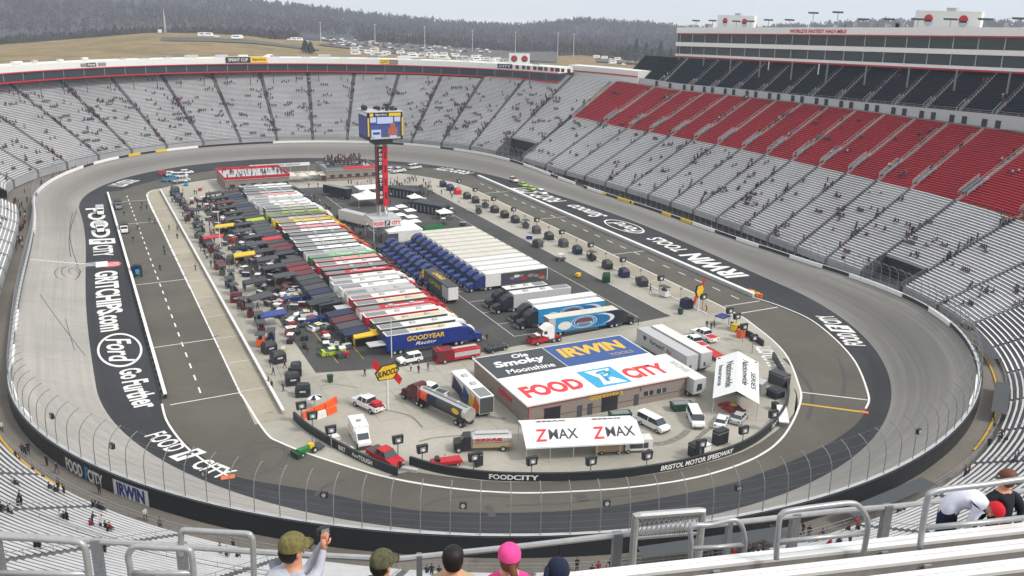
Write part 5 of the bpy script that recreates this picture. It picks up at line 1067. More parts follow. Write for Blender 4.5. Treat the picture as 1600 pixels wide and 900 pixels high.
for sg in (-1, 1):
    for q, (tx, hh, ln) in enumerate((('Nationwide', 1.3, 9), ('Insurance', .8, 6))):
        xx = sg*(1.2+1.5*q); lettering(tx, plane_fn(Vector((xx, 0, 5.0-abs(xx)*.4737)), (0, 1 if sg < 0 else -1, 0), (-1*sg*-1*-1, 0, sg*sg*.4737) if False else ((-1, 0, -.4737) if sg < 0 else (1, 0, -.4737)), .05*1), M('dark_grey'), e, .02, 0, ln, hh) if False else None
def slope_text(tx, xx, y, hh, ln, sg):
    z = 5.0-abs(xx)*.4737; u_ = Vector((0, -1, 0)) if sg > 0 else Vector((0, -1, 0)); v_ = Vector((1, 0, -.4737)).normalized() if sg > 0 else Vector((1, 0, .4737)).normalized(); nn = Vector((.4737*sg, 0, 1)).normalized()*.05
    o_ = Vector((xx, y, z)); lettering(tx, lambda a, b_: o_+u_*a+v_*b_+nn, M('dark_grey'), e, .02, 0, ln, hh)
slope_text('Nationwide', -1.3, -.6, 1.3, Lx*.62, -1); slope_text('Insurance', -2.8, 0, .8, Lx*.5, -1); slope_text('Nationwide', 1.4, .8, 1.3, Lx*.62, 1); slope_text('SERIES', 2.8, -1, .9, Lx*.4, 1)
g = car('race', G(1143, 642), math.pi/2, 'red_paint', 'red show car under the white peaked tent')
tent('party_tent', 5.6, 5.2, 10.5, 8.5, 3.2, 2.0, 'large white walled tent beside the foot of the scoreboard tower', sides=True)
tent('party_tent', *(G(577, 322)+Vector((0, 2, 0)))[:2], 8.5, 8.5, 3.0, 2.4, 'open white tent with a high peak left of the scoreboard tower')
tent('party_tent', *(G(576, 305))[:2], 8.5, 7, 3.0, .6, 'flat white tent farthest behind the scoreboard tower'); tent('party_tent', *G(586, 352)[:2], 4, 4, 2.6, 1.2, 'small white tent at the near left foot of the tower')
tent('pop_up_tent', *G(648, 318)[:2], 4.4, 4.4, 2.4, 1.2, 'small white pop-up tent between two black covered stands right of the tower'); tent('pop_up_tent', *G(694, 342)[:2], 4.4, 4.4, 2.4, 1.2, 'small white pop-up tent standing alone on the asphalt right of the tower')
for i, (x, y) in enumerate([(613, 326), (627, 322), (641, 328), (625, 335), (643, 338), (613, 341), (648, 345), (632, 346), (607, 349)]):
    g = G(x, y, 2.2); u_ = empty('umbrella', (g.x, g.y, 0), 0, 'square white parasol in the cluster right of the scoreboard tower', 'umbrella', 'white parasols right of the tower')
    mb = MB(); mb.add([(-1.7, -1.7, 2.1), (1.7, -1.7, 2.1), (1.7, 1.7, 2.1), (-1.7, 1.7, 2.1), (0, 0, 2.8)], [(0, 1, 4), (1, 2, 4), (2, 3, 4), (3, 0, 4)]); mb.build('canopy', M('canopy_white'), u_); MB().tube([(0, 0, 0), (0, 0, 2.7)], .04, 5).build('pole', M('light_grey'), u_)
for i, (xy, L_, rz, lab) in enumerate((((632, 308), 12, -1.05, 'black covered stand with pale side lettering, farther one right of the tower'), ((672, 332), 13, -1.05, 'black covered stand with pale side lettering, nearer one right of the tower'))):
    e = empty('merchandise_stand', G(*xy), rz, lab, 'stand', 'black merchandise stands'); MB().prism([(-L_/2, 0), (-L_/2, 2.8), (-L_/2+.5, 3.2), (L_/2-.5, 3.2), (L_/2, 2.8), (L_/2, 0)], -2.2, 2.2).build('body', M('black_paint'), e)
    for k in range(7): MB().box(-L_/2+1+k*1.6, -L_/2+1.5+k*1.6, -2.26, -2.2, .5, 2.4).build('side_panel', M('mid_grey'), e)
for (x, y, rz, L_, m, sm, lab) in ((652, 382, .05, 0, 0, 0, 0),): pass
e = empty('freight_trailer', G(575, 356), math.pi/2+.42, 'silver trailer parked left of the scoreboard tower foot', 'trailer'); trailer_parts(e, 12, 'light_grey', 'off_white', 3.8, deck=False)
e = empty('freight_trailer', G(546, 312), math.pi/2+.45, 'dark trailer with grey roof standing behind the white tents', 'trailer'); trailer_parts(e, 12, 'mid_grey', 'black_paint', 3.8, deck=False)
e = empty('storage_container', G(677, 360), R_(6), 'green container with open lid right of the large white tent', 'container'); MB().box(-3.5, 3, -1.2, 1.2, 0, 1.6).build('body', M('green_paint'), e); MB().box(-3.4, 2.9, -1.1, 1.1, 1.6, 1.62).build('lid', M('dark_green'), e)
# ------------------------------------------------------------------ scoreboard tower
T = empty('scoreboard_tower', (1.0, 7.5, 0), 0, 'tall steel tower with red and black vertical banner carrying a large four-sided video scoreboard', 'scoreboard')
mb = MB()
for x, y in ((-1.1, -1.1), (1.1, -1.1), (1.1, 1.1), (-1.1, 1.1)): MB().tube([(x, y, 0), (x, y, 29)], .22, 6).build('column', M('light_grey'), T)
br = MB()
for z in range(0, 28, 3):
    for (xa, ya, xb, yb) in ((-1.1, -1.1, 1.1, -1.1), (1.1, -1.1, 1.1, 1.1), (1.1, 1.1, -1.1, 1.1), (-1.1, 1.1, -1.1, -1.1)): br.tube([(xa, ya, z), (xb, yb, z+3)], .09, 4); br.tube([(xa, ya, z+3), (xb, yb, z+3)], .09, 4)
br.build('bracing', M('galvanised'), T)
MB().box(-4.2, 4.2, -4.2, 4.2, 6.0, 6.4).build('platform', M('light_grey'), T); MB().box(-4.25, -4.2, -4.2, 4.2, 4.2, 6.0).build('platform_skirt', M('off_white'), T)
sk = MB().box(-4.2, 4.2, -4.3, -4.2, 4.3, 6.1).build('platform_skirt', M('off_white'), T); lettering('FOOD', plane_fn((-2.5, -4.3, 5.2), (1, 0, 0), (0, 0, 1), .03), M('ad_red'), T, .05, 0, 2.9, 1.1); lettering('CITY', plane_fn((2.6, -4.3, 5.2), (1, 0, 0), (0, 0, 1), .03), M('ad_red'), T, .05, 0, 2.7, 1.1)
MB().box(-.8, .8, -4.36, -4.31, 4.5, 6).build('skirt_panel', M('dark_grey'), T); lettering('F', plane_fn((0, -4.37, 5.25), (1, 0, 0), (0, 0, 1), .02), M('off_white'), T, .04, .2, .9, 1.2)
for x in (-4, 4):
    for y in (-4, 4): MB().tube([(x, y, 0), (x, y, 6)], .16, 5).build('column', M('light_grey'), T)
MB().box(-2.4, 2.4, -6.6, -4.6, 0, 2.6).build('equipment_cabin', M('dark_grey'), T)
mat('banner_red', rgb(206, 24, 44), .6)
MB().box(-.05, 1.35, -1.45, -1.3, 9.5, 26.5).build('banner', M('banner_red'), T); MB().box(-1.35, -.07, -1.45, -1.3, 10.0, 26.5).build('banner', M('black_paint'), T); MB().box(-1.45, -1.3, -1.25, 1.35, 9.5, 26.5).build('banner', M('dark_red'), T); MB().box(1.3, 1.45, -1.25, 1.35, 9.5, 26.5).build('banner', M('black_paint'), T)
for i, ch in enumerate('FOOD CITY 500'[:12]):
    if ch != ' ': lettering(ch, plane_fn((-.7, -1.46, 25.4-i*1.2), (1, 0, 0), (0, 0, 1), .02), M('off_white'), T, .04, 0, .85, .85)
for i, ch in enumerate('CITY'): MB().box(.35, 1.0, -1.48, -1.46, 23-i*3.8, 25-i*3.8).build('banner_mark', M('dark_red'), T)
# video board
W_ = 5.0; Zb, Zt = 29.6, 35.4
MB().box(-W_, W_, -4.2, 4.2, Zb-.9, Zt+.9).build('board_housing', M('black_paint'), T)
def emis(nm, c, e): return mat(nm, c, .4, 0, 0, emit=e)
emis('screen_blue', rgb(62, 74, 120), .3); emis('screen_pale', rgb(160, 170, 200), .4); emis('screen_orange', rgb(150, 84, 62), .35); emis('screen_dark', rgb(40, 48, 110), .4); emis('screen_sand', rgb(160, 150, 120), .5)
scr = MB().box(-4.35, 4.35, -4.3, -4.2, Zb-.2, Zt-.5).build('screen', M('screen_blue'), T)
def sp(x0, x1, z0, z1, m, k=1): MB().box(x0, x1, -4.3-.02*k, -4.28, z0, z1).build('screen_area', M(m), scr)
sp(-4.3, -2.6, 33.6, 35.0, 'screen_pale'); sp(2.6, 4.3, 33.7, 35.0, 'screen_pale'); sp(-2.3, 2.2, 33.2, 35.0, 'screen_pale'); sp(-4.3, 4.3, 32.9, 33.15, 'screen_dark', 2); sp(-4.0, -1.3, 29.6, 31.6, 'screen_pale'); sp(-3.6, -1.6, 30.3, 30.9, 'screen_dark', 3)
sp(.8, 3.4, 30.0, 32.0, 'screen_orange', 2); MB().ball((2.1, -4.36, 32.5), .75, .05, .9).build('screen_area', M('screen_orange'), scr); sp(-4.3, 4.3, 29.0, 29.5, 'screen_sand'); sp(1.2, 3.2, 29.2, 29.9, 'screen_pale', 3); sp(-3.2, -1.2, 29.1, 29.6, 'screen_pale', 3)
h_ = MB().box(-4.6, 4.6, -4.35, -4.2, Zt-.35, Zt+.8).build('header_sign', M('black_paint'), T); MB().box(1.0, 4.4, -4.4, -4.35, Zt-.2, Zt+.65).build('header_panel', M('yellow_paint'), h_); MB().box(-4.4, -3.4, -4.4, -4.35, Zt-.2, Zt+.65).build('header_panel', M('yellow_paint'), h_); lettering('Sprint', plane_fn((-1.2, -4.36, Zt+.2), (1, 0, 0), (0, 0, 1), .02), M('off_white'), T, .02, .1, 3.4, .7)
for x in (-5.0, 4.7): MB().box(x, x+.4, -4.35, -4.2, Zb+.2, Zt-.6).build('side_light', M('yellow_paint'), T)
for x in (-W_-.05, W_): MB().box(x, x+.05, -3.6, 3.6, Zb, Zt-.4).build('side_screen', M('screen_dark'), T); 
MB().box(-W_-.08, -W_-.02, -3.8, 3.8, Zt-.2, Zt+.7).build('header_panel', M('off_white'), T)
random.seed(9)
for i in range(16):
    x = random.choice([-4.3, -3.4, -2.6, -.6, .2, 1, 3, 3.8, 4.6])+random.uniform(-.3, .3); y = random.uniform(-3.6, 3.6); h2 = random.uniform(.8, 2.0); mb = MB().box(x-.4, x+.4, y-.3, y+.3, Zt+.9, Zt+.9+h2*.7); mb.tube([(x, y, Zt+.9), (x, y, Zt+.9+h2)], .08, 4); mb.build('loudspeaker', M('black_paint'), T)
MB().box(-W_-.2, W_+.2, -4.4, 4.4, Zt+.85, Zt+1.0).build('top_frame', M('light_grey'), T); MB().box(-2.6, 2.6, -2.6, 2.6, Zb-2.4, Zb-.9).build('board_base', M('dark_grey'), T)
# ------------------------------------------------------------------ far infield buildings
def rooftop_building(x0, x1, y0, y1, h, lab, m_par, sign=None):
    e = empty('viewing_building', ((x0+x1)/2, (y0+y1)/2, 0), 0, lab, 'building'); w2, d2 = (x1-x0)/2, (y1-y0)/2
    MB().box(-w2, w2, -d2, d2, 0, h).build('wall', M('brick_tan'), e); MB().box(-w2-.2, w2+.2, -d2-.2, d2+.2, h, h+.25).build('roof', M('light_grey'), e)
    for (a0, a1, c0, c1) in ((-w2-.2, w2+.2, -d2-.25, -d2-.05), (-w2-.2, w2+.2, d2+.05, d2+.25), (-w2-.25, -w2-.05, -d2, d2), (w2+.05, w2+.25, -d2, d2)): MB().box(a0, a1, c0, c1, h+.25, h+1.2).build('parapet', M(m_par), e)
    MB().box(-w2, w2, -d2-.05, -d2, 1.0, 1.3).build('wall_trim', M('maroon'), e)
    for k in range(6): MB().box(-w2+1.5+k*(2*w2/6), -w2+3.2+k*(2*w2/6), -d2-.06, -d2, 1.4, 2.4).build('window', M('glass_dark'), e)
    return e
VB1 = rooftop_building(-30, -7.6, 88.5, 108, 3.9, 'low building with red parapet and crowded white rooftop, left of the far infield', 'red_paint')
VB2 = rooftop_building(7.6, 27, 95, 110, 3.9, 'low building with grey parapet and crowded dark rooftop stand, right of the far infield', 'mid_grey')
MB().box(-3, 9.5, -7.9, -7.7, 4.3, 5.3).build('red_banner', M('ad_red'), VB2)
for k in range(5): MB().box(-8, 6, -3+k*1.9, -2+k*1.9, 4.2+k*.45, 4.65+k*.45).build('bleacher_row', M('dark_grey'), VB2)
for k in range(4): tent('pop_up_tent', -4.5+k*3.9, 100-(k % 2)*1.5, 3.5, 6.5, 2.6, .9, 'cream pop-up tent between the two far buildings, %s from the left' % ordinal(k), 'cream tents between the far buildings', m='roof_cream')
e = empty('victory_canopy', (-6, 112, 0), 0, 'long white canopy with dark lettering behind the far infield buildings', 'canopy'); MB().box(-11, 11, -2.5, 2.5, 4.0, 4.3).build('roof', M('canopy_white'), e); fa = MB().box(-11, 11, -2.6, -2.5, 4.0, 5.2).build('fascia', M('white_paint'), e); lettering('BRISTOL MOTOR SPEEDWAY', plane_fn((0, -2.6, 4.6), (1, 0, 0), (0, 0, 1), .03), M('dark_grey'), e, .02, .1, 15, .7)
for x in (-10.6, -3.5, 3.5, 10.6): MB().tube([(x, -2.3, 0), (x, -2.3, 4)], .12, 5).build('leg', M('light_grey'), e)
# ------------------------------------------------------------------ lamp and sign posts
def post_light(px, py, lab, group, h=3.4, m='black_paint'):
    g = G(px, py); e = empty('pit_light', g, math.atan2(CAM[0]-g.x, -(CAM[1]-g.y))*0, lab, 'light', group)
    MB().tube([(0, 0, 0), (0, 0, h-.9)], .09, 6).build('pole', M('mid_grey'), e); MB().prism([(-.75, h-.9), (-.85, h+.35), (.85, h+.35), (.75, h-.9)], -.3, .3).build('lamp_housing', M(m), e); MB().box(-.45, .45, -.36, -.3, h-.65, h+.1).build('lamp_face', M('mid_grey'), e); MB().ball((0, -.4, h-.35), .28, .1, .25).build('bulb', M('off_white'), e)
for i, (x, y) in enumerate([(472, 661), (489, 677), (518, 700), (622, 716), (660, 731), (740, 744), (830, 750), (922, 750), (1009, 741), (1093, 722), (1159, 700), (1205, 674)]):
    post_light(x, y, 'box-shaped pit light on a short pole behind the near black wall, %s from the left' % ordinal(i), 'pit lights behind the near black wall')
for i, (x, y) in enumerate([(717, 297), (742, 311), (771, 326), (802, 343), (838, 360), (877, 380), (922, 401), (972, 425), (1031, 455), (1097, 485), (1138, 508), (1149, 517), (1160, 534), (1175, 552)]):
    post_light(x, y, 'box-shaped pit light beside the right pit boxes, %s from the far end' % ordinal(i), 'pit lights beside the right pit boxes', 3.6)
for i, x in enumerate([(820, 352), (857, 370), (900, 391), (946, 413), (1000, 440), (1063, 470)]):
    g = G(*x); MB_ = MB(); MB_.tube([(0, 0, 0), (0, 0, 3.2)], .05, 5); MB_.box(-.3, .3, -.05, .05, 2.6, 3.3); o = MB_.build('pit_sign', M('mid_grey'), None, loc=g); tag(o, 'thin grey pit board pole on the right kerb, %s from the far end' % ordinal(i), 'sign post', 'thin pit board poles')
# big signs on poles
def diamond_sign(base, h, w_, lab, yaw):
    e = empty('fuel_sign', base, yaw, lab, 'sign'); MB().tube([(0, 0, 0), (0, 0, h)], .22, 8).build('pole', M('off_white'), e)
    z = h+.2; mb = MB(); pts = [(-w_, z), (-w_*.45, z+w_*.62), (w_*.75, z+w_*.72), (w_, z+w_*.1), (w_*.45, z-w_*.62), (-w_*.75, z-w_*.60)]
    o = mb.prism(pts, -.2, .2).build('sign_board', M('black_paint'), e); mb = MB(); mb.prism([(x*.9, z+(q-z)*.88) for x, q in pts], -.24, .24).build('sign_face', M('yellow_paint'), e)
    for sg in (-1, 1): MB().prism([(sg*w_*.25, z-sg*w_*.25+.0), (sg*w_*1.0, z-sg*w_*1.25), (sg*w_*1.25, z-sg*w_*.75), (sg*w_*.6, z+sg*w_*.15)], -.1, .1).build('arrow', M('red_paint'), e)
    lettering('SUNOCO', lambda x, y: Vector((x, -.27, z+y+x*.16)), M('black_paint'), e, .04, .15, w_*1.65, w_*.52)
diamond_sign(G(606, 640), 6.6, 2.1, 'yellow diamond fuel sign with red arrow on a tall white pole near the tanker', R_(0))
diamond_sign(G(1090, 486), 4.6, 2.2, 'red, yellow and grey diamond fuel sign on a pole by the right pit entrance', R_(-150))
# slim white mast in the left garage yard
for (x, y, l) in ((345, 392, 'slim white flag mast in the left garage yard'), (612, 559, 'slim grey mast at the rear corner of the blue hauler')): g = G(x, y); tag(MB().tube([(0, 0, 0), (0, 0, 11 if x < 400 else 8)], .12, 6, 0, .06).build('mast', M('off_white'), None, loc=g), l, 'mast')
# barriers, bins, odds and ends by the near wall
for i, (a, c, m) in enumerate((((472, 655), (490, 647), 'orange'), ((491, 647), (506, 640), 'orange'), ((507, 640), (525, 629), 'orange'), ((494, 655), (509, 650), 'off_white'), ((510, 649), (525, 643), 'orange'))):
    A, Bc = G(*a), G(*c); d = Bc-A; o = MB().prism([(-.35, 0), (-.2, 1.15), (.2, 1.15), (.35, 0)], -d.length/2, d.length/2).build('water_barrier', M(m), None, loc=(A+Bc)/2, rz=math.atan2(d.y, d.x)-math.pi/2); tag(o, '%s plastic barrier at the corner of the infield, %s in the group' % ('white' if m == 'off_white' else 'orange', ordinal(i)), 'barrier', 'plastic barriers at the infield corner')
g = G(492, 638); u_ = empty('umbrella', g, 0, 'round blue and white parasol beside the orange barriers', 'umbrella'); MB().tube([(0, 0, 0), (0, 0, 2.3)], .04, 5).build('pole', M('light_grey'), u_)
for m, k0_ in (('white_paint', 0), ('navy', 1)):
    mb = MB()
    for k in range(k0_, 8, 2): a0_, a1_ = 2*math.pi*k/8, 2*math.pi*(k+1)/8; mb.add([(0, 0, 2.6), (1.3*math.cos(a0_), 1.3*math.sin(a0_), 2.0), (1.3*math.cos(a1_), 1.3*math.sin(a1_), 2.0)], [(0, 1, 2)])
    mb.build('canopy', M(m), u_)
for x, y, l in ((516, 597, 'dark green wheeled bin standing alone on the pale concrete left of the fuel sign'), (1210, 640, 'dark wheeled bin near the right end of the black wall'), (1063, 491, 'dark wheeled bin at the near end of the right pit boxes')):
    e = empty('wheeled_bin', G(x, y), 0, l, 'bin', 'wheeled bins'); MB().prism([(-.38, .1), (-.48, 1.3), (.48, 1.3), (.38, .1)], -.42, .42).build('bin_body', M('dark_green'), e); MB().box(-.5, .5, -.45, .45, 1.3, 1.4).build('lid', M('black_paint'), e)
for x, y, w_, d_, h_, m, l in ((1107, 722, 2.2, 1.4, 2.2, 'black_paint', 'black equipment box by the lettered wall, left of the white cabinet'), (1119, 715, 2.4, 1.3, 1.2, 'white_paint', 'white flat cabinet by the lettered wall between two black boxes'), (1149, 700, 2.4, 1.3, 2.4, 'black_paint', 'tall black equipment box by the lettered wall, right of the white cabinet'), (726, 737, 1.3, .8, 2.2, 'black_paint', 'black loudspeaker box behind the wall beside the red cart'), (1235, 598, 2.0, 3.4, 2.4, 'dark_grey', 'dark machinery stacked behind the right end of the wall'), (1232, 618, 2.4, 2.2, 1.6, 'black_paint', 'black generator behind the right end of the wall'), (533, 706, 1.4, 1, .4, 'off_white', 'small white box on the near black wall'), (508, 690, 2, 1.4, .8, 'off_white', 'white folding table behind the near black wall'), (1156, 512, 1.4, 1.2, 1.6, 'yellow_paint', 'yellow pump set under the right pit lights'), (1166, 522, 1.4, 1.2, 1.8, 'orange', 'orange and yellow drum stand behind the right wall')):
    g = G(x, y); q_ = (Vector((0, -118, 0))-g).normalized()*(2.6 if x > 700 else 1.2); e = empty('equipment_box', g+q_, R_(10), l, 'equipment box'); MB().box(-w_/2, w_/2, -d_/2, d_/2, .12, h_).build('case', M(m), e); MB().box(-w_/2-.03, w_/2+.03, -d_/2-.03, d_/2+.03, h_*.82, h_*.88).build('lid_trim', M('mid_grey'), e); MB().box(-w_*.4, w_*.4, -d_/2-.03, -d_/2, .3, h_*.7).build('door', M(m), e)
e = empty('pop_up_tent', G(1128, 508), .3, 'small blue canopy beside the right pit lights', 'tent'); MB().box(-1.4, 1.4, -1.2, 1.2, 2.0, 2.2).build('canopy', M('blue_paint'), e); [MB().tube([(x, y, 0), (x, y, 2)], .05, 4).build('leg', M('light_grey'), e) for x in (-1.3, 1.3) for y in (-1.1, 1.1)]
e = empty('utility_cart', G(697, 727), R_(-8), 'red low cart with two seated crew behind the near wall', 'cart'); MB().prism([(-2.4, .5), (-2.2, 1.0), (2.2, 1.0), (2.5, .5)], -.8, .8).build('body', M('red_paint'), e); [wheel(e, x, y, .3, .2) for x in (-1.5, 1.6) for y in (-.7, .7)]; MB().box(-1.6, -1.0, -.6, .6, 1.0, 1.5).build('seat', M('black_paint'), e)
e = empty('wall_platform', G(1222, 655), R_(52), 'white flat platform along the right end of the black wall', 'platform'); MB().box(-3.4, 3.4, -.8, .8, .9, 1.1).build('deck', M('white_paint'), e); [MB().box(x, x+.1, -.7, .7, 0, .9).build('leg', M('mid_grey'), e) for x in (-3, 0, 2.9)]
# ------------------------------------------------------------------ pit carts, tool chests, race cars, team awnings
CC = {}
def cart(kind, x, y, rz, m, label, group):
    k = (kind, m)
    if k in CC:
        e = copy_tree(CC[k]); e.location = (x, y, 0); e.rotation_euler = (0, 0, rz); e['label'] = label; e['group'] = group; return e
    e = empty({'war': 'pit_cart', 'covered': 'covered_pit_cart', 'chest': 'tool_chest', 'awning': 'team_awning', 'golf': 'golf_cart', 'tyres': 'tyre_stack', 'gen': 'generator'}[kind], (x, y, 0), rz, label, {'war': 'pit cart', 'covered': 'pit cart', 'chest': 'tool chest', 'awning': 'awning', 'golf': 'golf cart', 'tyres': 'tyres', 'gen': 'generator'}[kind], group); CC[k] = e
    if kind == 'war':
        MB().box(-1.2, 1.2, -.7, .7, .35, 1.5).build('cabinet', M(m), e); MB().box(-1.3, 1.3, -.9, .9, 2.5, 2.62).build('canopy', M('dark_grey'), e); [MB().tube([(a, b_, 1.5), (a, b_, 2.5)], .05, 4).build('post', M('mid_grey'), e) for a in (-1.1, 1.1) for b_ in (-.6, .6)]; MB().box(-.7, .7, -.3, .3, 1.5, 1.95).build('seat', M('black_paint'), e)
        MB().box(-1.1, 1.1, -.74, -.7, .8, .9).build('drawer_line', M('mid_grey'), e)
    elif kind == 'covered':
        mb = MB(); mb.add([(-1.25, -1, .1), (1.25, -1, .1), (1.25, 1, .1), (-1.25, 1, .1), (-1.3, -1.02, 1.6), (1.25, -.98, 1.7), (1.22, 1, 1.65), (-1.28, 1, 1.6), (-.95, -.7, 2.25), (1.0, -.72, 2.3), (.95, .7, 2.2), (-.9, .72, 2.28)], [(0, 1, 5, 4), (1, 2, 6, 5), (2, 3, 7, 6), (3, 0, 4, 7), (4, 5, 9, 8), (5, 6, 10, 9), (6, 7, 11, 10), (7, 4, 8, 11), (8, 9, 10, 11), (3, 2, 1, 0)]); mb.build('cover', M(m), e); MB().box(-.5, .5, -1.06, -1.0, 1.0, 1.3).build('cover_badge', M('light_grey'), e)
    elif kind == 'chest':
        MB().box(-.9, .9, -.4, .4, .2, 1.15).build('drawers', M(m), e); MB().box(-.92, .92, -.42, .42, 1.15, 1.22).build('worktop', M('light_grey'), e); [MB().box(-.85, .85, -.43, -.4, z, z+.02).build('handle', M('mid_grey'), e) for z in (.45, .7, .95)]
    elif kind == 'awning':
        mb = MB(); mb.add([(-2.6, -1.7, 2.5), (2.6, -1.7, 2.9), (2.6, 1.7, 2.9), (-2.6, 1.7, 2.5), (-2.6, -1.7, 2.2), (-2.6, 1.7, 2.2), (2.6, -1.7, 2.7), (2.6, 1.7, 2.7)], [(0, 1, 2, 3), (4, 0, 3, 5), (4, 6, 1, 0), (5, 3, 2, 7)]); mb.build('canopy', M(m), e); [MB().tube([(-2.5, b_, 0), (-2.5, b_, 2.4)], .05, 4).build('leg', M('mid_grey'), e) for b_ in (-1.6, 1.6)]
        MB().box(-2.66, -2.6, -1.6, 1.6, .9, 2.4).build('end_curtain', M(m), e)
    elif kind == 'golf':
        MB().prism([(-1.3, .3), (-1.3, .9), (-.5, 1.0), (.5, .55), (1.2, .8), (1.3, .3)], -.6, .6).build('body', M(m), e); MB().box(-.9, .7, -.62, .62, 1.8, 1.88).build('roof', M('off_white'), e); [MB().tube([(a, b_, .7), (a, b_, 1.8)], .03, 4).build('post', M('mid_grey'), e) for a in (-.8, .6) for b_ in (-.55, .55)]; [wheel(e, a, b_, .25, .2) for a in (-.85, .85) for b_ in (-.5, .5)]
    elif kind == 'tyres':
        for a, b_ in ((-.4, 0), (.4, .1)):
            for z in range(3): MB().cyl((a, b_, z*.3), .36, .29, 'z', 12).build('tyre', M('rubber'), e)
    elif kind == 'gen':
        MB().box(-.7, .7, -.45, .45, .3, 1.05).build('engine_case', M(m), e); [wheel(e, a, .4, .22, .12) for a in (-.5, .5)]; MB().tube([(-.7, -.4, .4), (-.7, -.4, 1.2), (.7, -.4, 1.2), (.7, -.4, .4)], .03, 4).build('frame', M('mid_grey'), e)
    return e
random.seed(21)
PC = [71.1, 64, 57.1, 48.5, 41.2, 33, 25.6, 18, 10.4, 3, -4, -12, -20.6, -28.5, -36.3, -44.2, -52.2, -60.5, -69.7, -78.5]
pcm = ['navy', 'navy', 'black_paint', 'black_paint', 'black_paint', 'dark_grey', 'black_paint', 'black_paint', 'black_paint', 'dark_grey', 'dark_grey', 'black_paint', 'dark_grey', 'navy', 'black_paint', 'black_paint', 'navy', 'black_paint', 'off_white', 'navy']
for i, y in enumerate(PC):
    m = 'red_paint' if i == 2 else pcm[i]; kd = 'covered' if i not in (5, 9, 14, 18) else 'war'
    cart(kd, 44.9, y, random.uniform(-.1, .1)+math.pi/2, m, '%s %s cart beside the right pit wall, %s from the far end' % ({'red_paint': 'red', 'navy': 'navy', 'black_paint': 'black', 'dark_grey': 'dark grey', 'off_white': 'white'}[m], 'covered' if kd == 'covered' else 'open', ordinal(i)), 'pit carts beside the right pit wall')
for (x, y, kd, m, l) in ((827, 374, 'chest', 'blue_paint', 'blue tool chest on the right side of the yard'), (840, 386, 'covered', 'dark_grey', 'dark covered cart standing alone left of the right pit carts, far one'), (876, 407, 'golf', 'dark_grey', 'dark golf cart on the asphalt left of the right pit carts'), (947, 440, 'covered', 'dark_green', 'dark green covered cart on the asphalt left of the right pit carts'), (748, 334, 'war', 'dark_grey', 'dark open cart left of the far right pit carts'), (705, 334, 'golf', 'black_paint', 'black golf cart beside the lone white pop-up tent'), (662, 318, 'golf', 'black_paint', 'black golf cart between the two black covered stands'), (693, 350, 'golf', 'dark_grey', 'dark golf cart in front of the lone white pop-up tent'), (903, 433, 'gen', 'yellow_paint', 'yellow generator near the silver trailer'), (723, 353, 'chest', 'dark_grey', 'dark tool chest behind the white hauler block')):
    g = G(x, y); cart(kd, g.x, g.y, random.uniform(0, 3), m, l, 'carts on the open asphalt')
# left pit carts
cnt = 0
for i, y in enumerate(np.arange(-92, 94, 5.6)):
    kd = random.choice(['covered', 'war', 'war']) if y > -70 else 'covered'; m = random.choice(['black_paint', 'black_paint', 'dark_grey', 'maroon', 'navy']); x = -46.6+random.uniform(-1, 1)
    if -84 < y < -76: continue
    cart(kd, x, y, random.uniform(-.3, .3)+(math.pi/2 if kd == 'war' else 0), m, '%s %s cart behind the left pit wall, %s from the near end' % ({'maroon': 'maroon', 'navy': 'navy', 'black_paint': 'black', 'dark_grey': 'grey'}[m], 'covered' if kd == 'covered' else 'open', ordinal(cnt)), 'pit carts behind the left pit wall'); cnt += 1
hand = [((335, 384), 'awning', 'red_paint', 'red team awning in the left garage yard'), ((352, 366), 'awning', 'yellow_paint', 'yellow team awning beside the red one in the left yard'), ((383, 412), 'awning', 'yellow_paint', 'yellow and black awning near the left pit carts'), ((445, 388), 'chest', 'red_paint', 'red tool chest behind the haulers, far one'), ((456, 398), 'awning', 'red_paint', 'red awning close behind the haulers'), ((428, 508), 'awning', 'blue_paint', 'blue awning beside the left pit carts'), ((408, 480), 'awning', 'dark_grey', 'dark awning beside the left pit lane, middle'), ((400, 455), 'awning', 'black_paint', 'black awning north of the blue one'), ((438, 495), 'golf', 'dark_grey', 'dark golf cart with pale roof behind the blue awning'), ((510, 548), 'golf', 'black_paint', 'black golf cart with white roof in front of the yellow chest'), ((573, 540), 'awning', 'yellow_paint', 'yellow cover at the rear of the blue hauler'), ((500, 488), 'awning', 'black_paint', 'black awning near the white race car'), ((360, 412), 'covered', 'dark_grey', 'grey covered cart near the red awning'), ((443, 552), 'chest', 'yellow_paint', 'yellow chest beside the left pit carts'), ((408, 540), 'war', 'orange', 'orange and yellow cart by the left pit wall'), ((463, 585), 'covered', 'black_paint', 'black covered cart on the pale concrete, rightmost of three'), ((312, 340), 'awning', 'black_paint', 'black awning, far left yard'), ((300, 318), 'golf', 'maroon', 'maroon golf cart at the far left of the yard'), ((313, 298), 'chest', 'red_paint', 'red tool chest at the far left of the yard'), ((291, 290), 'golf', 'sky_blue', 'blue golf cart at the far left of the yard')]
for i, (xy, kd, m, l) in enumerate(hand): g = G(*xy); cart(kd, g.x, g.y, random.uniform(-.25, .25)+(0 if kd == 'awning' else 1.2), m, l, 'team gear in the left garage yard')
rc = 0; colors = ['white_paint', 'red_paint', 'black_paint', 'navy', 'blue_paint', 'yellow_paint', 'off_white', 'dark_red', 'orange', 'lime', 'light_grey']
kn = dict(white_paint='white', red_paint='red', black_paint='black', navy='navy', blue_paint='blue', yellow_paint='yellow', off_white='off-white', dark_red='dark red', orange='orange', lime='lime green', light_grey='silver', dark_grey='dark grey', maroon='maroon', mid_grey='grey')
